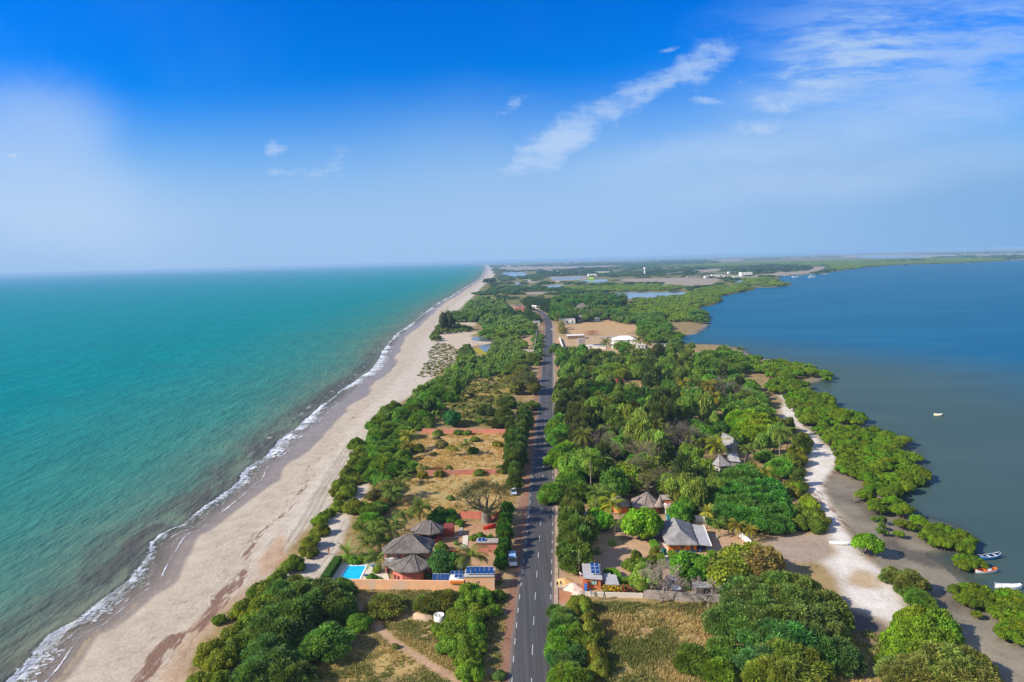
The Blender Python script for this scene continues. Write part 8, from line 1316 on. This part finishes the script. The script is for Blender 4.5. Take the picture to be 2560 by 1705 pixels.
for t in sorted(indiv, key=lambda t: t['d']):
    k = t['kind']; z = ground_z(t['x'], t['y']); r = random.Random(int(t['x'] * 191 + t['y'] * 77)); rz = r.uniform(0, 6.28); near = t['d'] < 330; sc = (t['r'] * r.uniform(0.92, 1.08), t['r'] * r.uniform(0.92, 1.08), t['h'])
    if k in ('palm', 'fan'):
        t['r'] *= 1.18
        root = empty(NAME[k], (t['x'], t['y'], z), rz); tag(root, t['label'], 'palm tree', GROUPN[k]); ti = r.randrange(4); lean = (0.05, 0.14, -0.10, 0.02)[ti]
        tr = link('trunk', PTR[ti], root); q = max(t['h'], 4.5); tr.scale = (q, q, t['h']); cr = link('crown', (FAN[r.randrange(2)] if k == 'fan' else PALM[r.randrange(5)]), root); cr.scale = (t['r'],) * 3; cr.location = (lean * q, lean * 0.4 * q, t['h']); cr.color = (*t['col'], 1); continue
    me = PROTO[k][r.randrange(NV)] if near else PROTO_L[k][r.randrange(3)]
    if t['d'] < 480:
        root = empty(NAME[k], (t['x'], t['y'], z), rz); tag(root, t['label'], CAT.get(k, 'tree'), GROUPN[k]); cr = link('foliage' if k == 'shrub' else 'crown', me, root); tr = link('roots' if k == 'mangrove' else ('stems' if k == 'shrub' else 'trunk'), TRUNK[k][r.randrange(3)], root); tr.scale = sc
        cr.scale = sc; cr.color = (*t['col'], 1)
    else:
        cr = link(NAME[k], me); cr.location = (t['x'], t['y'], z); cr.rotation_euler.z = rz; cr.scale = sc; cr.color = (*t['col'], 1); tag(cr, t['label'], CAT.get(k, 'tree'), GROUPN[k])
print('TREES', len(TREES), {k: len(v) for k, v in bykind.items()}, 'rest', len(rest))
# the ones past three hundred of a kind, as one mass per kind
LOWA = {k: crown_arrays(k, 90, 160) for k in KINDS}
def mass(name, items, cat=None):
    Vs, Fs, Cs = [], [], []; o = 0
    for kind, x, y, z, r, h, col, rz in items:
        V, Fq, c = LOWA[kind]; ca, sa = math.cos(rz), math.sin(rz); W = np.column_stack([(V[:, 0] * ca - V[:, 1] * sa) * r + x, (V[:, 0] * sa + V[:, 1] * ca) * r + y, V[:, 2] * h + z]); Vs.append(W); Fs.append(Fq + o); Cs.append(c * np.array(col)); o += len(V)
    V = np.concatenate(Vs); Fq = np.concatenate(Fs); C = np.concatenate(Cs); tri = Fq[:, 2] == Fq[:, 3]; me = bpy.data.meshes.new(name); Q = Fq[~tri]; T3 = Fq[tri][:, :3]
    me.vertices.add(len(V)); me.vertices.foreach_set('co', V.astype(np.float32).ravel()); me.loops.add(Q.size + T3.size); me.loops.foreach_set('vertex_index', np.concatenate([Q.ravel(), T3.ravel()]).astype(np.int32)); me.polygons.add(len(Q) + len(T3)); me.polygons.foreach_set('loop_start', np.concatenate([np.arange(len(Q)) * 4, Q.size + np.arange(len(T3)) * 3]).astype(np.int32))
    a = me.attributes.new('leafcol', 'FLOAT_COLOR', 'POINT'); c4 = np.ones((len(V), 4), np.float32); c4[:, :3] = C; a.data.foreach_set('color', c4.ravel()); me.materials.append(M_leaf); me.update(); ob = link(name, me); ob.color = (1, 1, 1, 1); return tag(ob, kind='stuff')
for k in KINDS:
    it = [(k, t['x'], t['y'], 0.0 if k != 'mangrove' else ground_z(t['x'], t['y']), t['r'], t['h'], t['col'], (t['x'] * 7) % 6.28) for t in rest if t['kind'] == k]
    if it: mass({'thorn': 'thorn_thicket', 'shrub': 'dune_scrub', 'mangrove': 'mangrove_thicket', 'broadleaf': 'broadleaf_grove', 'casuarina': 'casuarina_grove', 'weeping': 'weeping_grove'}[k], it)
it = [('thorn', t['x'], t['y'], 0, t['r'], t['h'] + t['r'], t['col'], 1.0) for t in rest if t['kind'] == 'palm']
if it: mass('palm_grove', it)
# swamp and woods far out on the delta, one mass each
def scatter_far(name, n, d0, d1, kinds, rfun, colf, accept, seed):
    r = np.random.default_rng(seed); u = r.random(n); d = d0 * (d1 / d0) ** u; tn = r.uniform(-0.15, 0.85, n); P = np.stack([d * tn, d], 1); sl = sdf(P, LAG_POLY); ds, _ = line_dist(P, SHORE); ds = np.where(inside(P, SEA_POLY), -ds, ds)
    bw_ = np.where(P[:, 1] < 1500, 40, 60); ok = (sl < -2) & (ds > bw_) & accept(P, r); it = []
    for i in np.where(ok)[0]: q = rfun(d[i], r); it.append((kinds[r.integers(0, len(kinds))], P[i, 0], P[i, 1], 0 if sl[i] < -12 else -0.8, q[0], q[1], colf(r, P[i]), r.random() * 6.28))
    print(name, len(it)); return mass(name, it)
gi_t = np.clip(np.searchsorted(tan_c, 0), 0, NUMB - 1)
def gsample(P, arr):
    i = np.clip(np.searchsorted(dist_r, P[:, 1]), 0, len(dist_r) - 1); j = np.clip(np.rint((P[:, 0] / P[:, 1] + 1.12) / 2.24 * (NUMB - 1)).astype(int), 0, NUMB - 1); return arr.reshape(len(dist_r), NUMB)[i, j]
SWAMP = [W2(p) for p in ([Z5(-200, 840), Z5(0, 740), Z5(500, 690), Z5(900, 570), Z5(1430, 575), Z5(1900, 535), Z5(1870, 560), Z5(1400, 600), Z5(1000, 690), Z5(990, 745), Z5(700, 830), Z5(760, 900), Z5(850, 975), Z5(500, 1010), Z5(-200, 1010)], [Z4(1250, 470), Z4(2400, 430), Z5(700, 580), Z5(300, 625), Z4(2400, 525), Z4(1500, 520)], [Z5(0, 330), Z5(700, 300), Z5(1300, 250), Z5(2355, 210), Z6(2100, 230), Z6(2100, 262), Z6(0, 392), Z5(2300, 320), Z5(700, 330)], [Z5(1230, 480), Z5(1760, 462), Z5(1620, 490), Z5(1860, 548), Z5(1400, 560), Z5(1150, 560), Z5(1300, 520)])]
PONDS = [np.array([v.co[:2] for v in o.data.vertices]) for o in bpy.data.objects if o.name.split('.')[0] == 'pond']
def in_any(P, polys):
    m = np.zeros(len(P), bool)
    for q in polys: m |= inside(P, q)
    return m
def clear(P): return ~in_any(P, PONDS) & ~in_any(P, NO_GO)
scatter_far('mangrove_swamp', 26000, 480, 5000, ['mangrove'], lambda d, r: (d * 0.0062 * r.uniform(0.7, 1.3), 3.2 * r.uniform(0.7, 1.3) + d * 0.0006), lambda r, p: np.array((0.075, 0.135, 0.008)) * r.uniform(0.8, 1.2), lambda P, r: in_any(P, SWAMP) & clear(P), 5)
def far_ok(P, r):
    sc = gsample(P, scrub); n = fbm(P, 160, 70) * 0.55 + fbm(P, 900, 71) * 0.45; rd, _ = line_dist(P, ROAD_C); return (sc > 0.3) & ~in_any(P, SWAMP) & clear(P) & ((n > 0.49) | (r.random(len(P)) < 0.12)) & (rd > 9)
scatter_far('far_woods', 10500, 760, 9500, ['thorn', 'thorn', 'broadleaf', 'casuarina'], lambda d, r: ((q := min(d * 0.0078, 34) * r.uniform(0.6, 1.4)), min(3 + d * 0.0010, 10) * r.uniform(0.7, 1.4)), lambda r, p: np.array((0.036, 0.084, 0.028)) * r.uniform(0.75, 1.3), far_ok, 6)
# dark groves out on the flats
G_IT = []; rg = np.random.default_rng(77)
for pts, n in (([Z4(770, 260), Z4(1000, 215), Z4(1500, 190), Z4(1880, 200), Z4(1860, 255), Z4(1650, 275), Z4(1250, 290), Z4(1000, 275)], 90), ([Z5(1100, 420), Z5(1330, 330), Z5(1650, 310), Z5(1980, 330), Z5(2150, 355), Z5(1900, 390), Z5(1640, 400), Z5(1350, 415)], 110), ([Z5(560, 420), Z5(640, 370), Z5(620, 420)], 10), ([Z4(40, 400), Z4(120, 370), Z4(210, 360), Z4(200, 385)], 26), ([Z5(0, 290), Z5(600, 250), Z5(850, 260), Z5(400, 300)], 50), ([Z5(60, 430), Z5(200, 380), Z5(330, 390), Z5(250, 440)], 24), ([Z6(900, 258), Z6(1200, 248), Z6(1200, 262), Z6(560, 272)], 18)):
    w = W2(pts); lo, hi = w.min(0), w.max(0); c = np.column_stack([rg.uniform(lo[0], hi[0], 1500), rg.uniform(lo[1], hi[1], 1500)]); c = c[inside(c, w) & clear(c)][:n]
    for x, y in c: q = y * 0.0048 * rg.uniform(0.6, 1.3); G_IT.append((['casuarina', 'broadleaf', 'thorn'][rg.integers(0, 3)], x, y, 0, q, rg.uniform(7, 13), np.array((0.022, 0.050, 0.026)) * rg.uniform(0.75, 1.2), rg.random() * 6))
mass('far_groves', G_IT)
# bare trees and the baobabs
def bare(name, label, cat, px, py, h, spread, r0, seed, depth=5, leaves=0, fat=False, col=(0.16, 0.12, 0.12), lcol=(0.11, 0.115, 0.045), zc=0.0):
    x, y = at(px, py, zc); tm, bm_, lm = bare_tree(seed, h, spread, r0, depth, leaves, fat=fat); T = empty(name, (x, y, 0)); tag(T, label, cat); link('trunk', tm, T); o = link('branches', bm_, T); o.color = (*col, 1)
    if lm: c = link('crown', lm, T); c.color = (*lcol, 1)
bare('baobab', 'huge baobab with fat grey trunk and sparse leaves beside the red boat', 'tree', *R2(1790, 325), 8.4, 7.6, 1.25, 3, 5, 4200, True, (0.175, 0.15, 0.14), (0.05, 0.064, 0.03))
bare('baobab', 'grey limbed baobab under green crowns at the seaward roadside', 'tree', *R6(100, 490), 9, 9, 1.3, 4, 5, 1500, True, (0.16, 0.13, 0.12), (0.04, 0.06, 0.02))
bare('bare_tree', 'leafless round headed tree, largest of the grey crowns in the thicket', 'tree', *R6(870, 1080), 9, 10, 0.6, 5, 6, col=(0.20, 0.15, 0.155)); bare('bare_tree', 'leafless dark tree at the heart of the thicket beside the railing house', 'tree', *R6(1560, 1080), 9.5, 10.5, 0.6, 6, 6, col=(0.16, 0.125, 0.135)); bare('bare_tree', 'grey umbrella shaped bare tree with white limbs', 'tree', *R6(1130, 1200), 7.5, 9, 0.6, 7, 6, 900, col=(0.22, 0.19, 0.17), lcol=(0.11, 0.11, 0.06)); bare('bare_tree', 'bare brown branched tree directly behind the tent shaped huts', 'tree', *R6(1250, 1400), 8, 9, 0.6, 8, 6, 1600, col=(0.20, 0.165, 0.14), lcol=(0.075, 0.10, 0.03)); bare('bare_tree', 'grey bare bush at the lagoon side of the golden palms', 'tree', *R6(2010, 560), 9, 10, 0.5, 9, 6, col=(0.19, 0.155, 0.15)); bare('bare_tree', 'leafless bleached bush leaning over the grey front wall', 'tree', *R3(1170, 950), 5.5, 6.5, 0.22, 10, 6, col=(0.34, 0.29, 0.25)); bare('bare_tree', 'small bleached thorn bush by the concrete booth', 'tree', *R3(1470, 960), 3.6, 4.6, 0.16, 11, 5, col=(0.30, 0.26, 0.23)); bare('bare_tree', 'dead grey branches lying on the mud near the mangroves', 'driftwood', *R7(780, 1470), 1.4, 2.4, 0.12, 12, 3, col=(0.26, 0.22, 0.19))
# litter blown over the plots and the burnt patch: flakes nobody could count
def litter(name, n, polys, seed):
    r = np.random.default_rng(seed); V = []; C = []; allp = np.vstack(polys); lo, hi = allp.min(0), allp.max(0); P = np.column_stack([r.uniform(lo[0], hi[0], n * 6), r.uniform(lo[1], hi[1], n * 6)]); P = P[in_any(P, polys)]; nz = fbm(P, 2.5, seed); P = P[nz > 0.5][:n]; zz = gsample(P, GZ)
    for (x, y), z in zip(P, zz):
        a = r.uniform(0, 6.28); s = r.uniform(0.05, 0.22); ca, sa = math.cos(a) * s, math.sin(a) * s; h = r.uniform(0.02, 0.09); c = [(0.75, 0.74, 0.72), (0.6, 0.62, 0.7), (0.25, 0.35, 0.55), (0.5, 0.42, 0.36)][r.integers(0, 4)]
        V += [(x + ca, y + sa, z + 0.04), (x - sa * 0.7, y + ca * 0.7, z + 0.04 + h), (x - ca, y - sa, z + 0.05), (x + sa * 0.7, y - ca * 0.7, z + 0.03)]; C += [c] * 4
    me = mesh_np(name, np.array(V), np.arange(len(V)).reshape(-1, 4), M_lit, {'leafcol': np.array(C)}); o = link(name, me); o.color = (1, 1, 1, 1); tag(o, kind='stuff')
M_lit = leaf_mat('plastic_litter', 0.0, 0.6, 0.0, (1, 1, 1))
litter('litter', 420, [W2([R2(900, 1260), R2(1020, 1270), R2(1000, 1390), R2(880, 1380)]), W2([R2(1060, 1070), R2(1130, 1080), R2(1110, 1140), R2(1060, 1140)]), W2([R2(1020, 1000), R2(1090, 1000), R2(1090, 1030), R2(1020, 1030)]), W2([R4(600, 1080), R4(900, 1080), R4(960, 1200), R4(640, 1200)]), W2([R5(2020, 780), R5(2080, 780), R5(2080, 800), R5(2020, 800)]), W2([R2(1390, 140), R2(1500, 130), R2(1500, 175), R2(1390, 175)])], 8)
# grass and low scrub: nobody could count it
def tufts(name, n, polys, colf, hmin, hmax, seed, dens=None):
    r = np.random.default_rng(seed); V = []; Fq = []; C = []
    allp = np.vstack(polys); lo, hi = allp.min(0), allp.max(0); P = np.column_stack([r.uniform(lo[0], hi[0], n), r.uniform(lo[1], hi[1], n)]); m = in_any(P, polys) & ~in_any(P, NO_GO[:14]); rd, _ = line_dist(P, ROAD_C); pd, _ = line_dist(P, catmull(W2([R2(760, 950), R2(880, 1040), R2(960, 1150), R2(1080, 1260), R2(1250, 1370), R2(1400, 1460), R2(1570, 1560), R2(1700, 1640)]), 3))
    m &= (rd > 5.0) & (pd > 1.1); nz = fbm(P, 6, seed + 3) * 0.6 + fbm(P, 1.8, seed + 4) * 0.4; m &= (nz + r.normal(size=n) * 0.11 + 0.30 * (np.clip(gsample(P, scrub), 0, 1) - 0.5) > 0.535); P = P[m]; n = len(P); nz = nz[m]; zz = gsample(P, GZ); B = 7
    a = r.uniform(0, 6.28, (n, B)); ln = r.uniform(0.3, 1.0, (n, B)) * r.uniform(hmin, hmax, (n, 1)); tilt = r.uniform(0.3, 1.0, (n, B)); off = r.normal(size=(n, B, 2)) * 0.22
    bx = P[:, None, 0] + off[..., 0]; by = P[:, None, 1] + off[..., 1]; dx = np.cos(a); dy = np.sin(a); w = 0.10 + 0.06 * r.random((n, B)); z0 = np.repeat(zz[:, None], B, 1) - 0.03
    p0 = np.stack([bx - dy * w, by + dx * w, z0], -1); p1 = np.stack([bx + dy * w, by - dx * w, z0], -1); tip = np.stack([bx + dx * ln * tilt, by + dy * ln * tilt, z0 + ln * (1.1 - 0.5 * tilt)], -1); V = np.stack([p0, p1, tip], 2).reshape(-1, 3); Fq = np.arange(len(V)).reshape(-1, 3); c = colf(r, n, nz, P); c = c / np.array([[2.4, 2.12, 1.08]]) * 1.7; c = np.repeat(np.repeat(c[:, None], B, 1) * r.uniform(0.75, 1.25, (n, B, 1)), 3, 1).reshape(-1, 3)
    me = mesh_np(name, V, Fq, M_leaf, {'leafcol': c}); o = link(name, me); o.color = (1, 1, 1, 1); print(name, n); return tag(o, kind='stuff')
def c_scrub(r, n, nz, P):
    k = np.clip((fbm(P, 9, 91) - 0.31) * 4 + r.normal(size=n) * 0.4, 0, 1)[:, None]; return np.array([(0.34, 0.265, 0.10)]) * (1 - k) + np.array([(0.110, 0.125, 0.026)]) * k
def c_gold(r, n, nz, P):
    k = (r.random(n) < 0.16)[:, None]; return np.where(k, np.array([(0.10, 0.12, 0.03)]), np.array([(0.38, 0.26, 0.095)])) * r.uniform(0.8, 1.15, (n, 1))
tufts('field_scrub', 26000, [W2([R3(480, 1040), R3(640, 950), R3(1600, 960), R3(1800, 1100), R3(1700, 1300), R3(1500, 1600), R3(1500, 1700), R3(330, 1700), R3(330, 1450)])], c_scrub, 0.4, 0.95, 1); tufts('dry_grass', 36000, [W2([R2(720, 850), R2(1850, 850), R2(1960, 900), R2(1940, 1700), R2(200, 1700), R2(300, 1380), R2(700, 1150)])], c_scrub, 0.2, 0.5, 2)
tufts('meadow_grass', 26000, [W2([(1000, 1120), (1060, 1080), (1275, 1080), (1288, 1275), (1100, 1290), (990, 1300), (930, 1260), (950, 1190)])], c_gold, 0.35, 0.75, 3); tufts('plot_scrub', 26000, [W2([R5(1880, 420), R5(2330, 300), R5(2334, 780), R5(1650, 780), R5(1700, 640)])], c_scrub, 0.5, 1.1, 4); tufts('shore_grass', 9000, [W2([R4(560, 1180), R4(1000, 1160), R4(980, 1640), R4(350, 1640)])], c_scrub, 0.35, 0.9, 5)
# ------------------------------------------------------------------ air
hm, ht_, ho = new_mat('sea_haze'); pv = N('ShaderNodeVolumePrincipled', ht_); pv.inputs['Color'].default_value = (0.40, 0.66, 0.92, 1); pv.inputs['Density'].default_value = HAZE_D; pv.inputs['Anisotropy'].default_value = 0.0; L(pv.outputs[0], ho.inputs['Volume'], ht_)
b = MB(); b.box((0, 13400, 33.5), (66000, 27400, 76)); hz = b.build('haze', hm); tag(hz, kind='stuff')
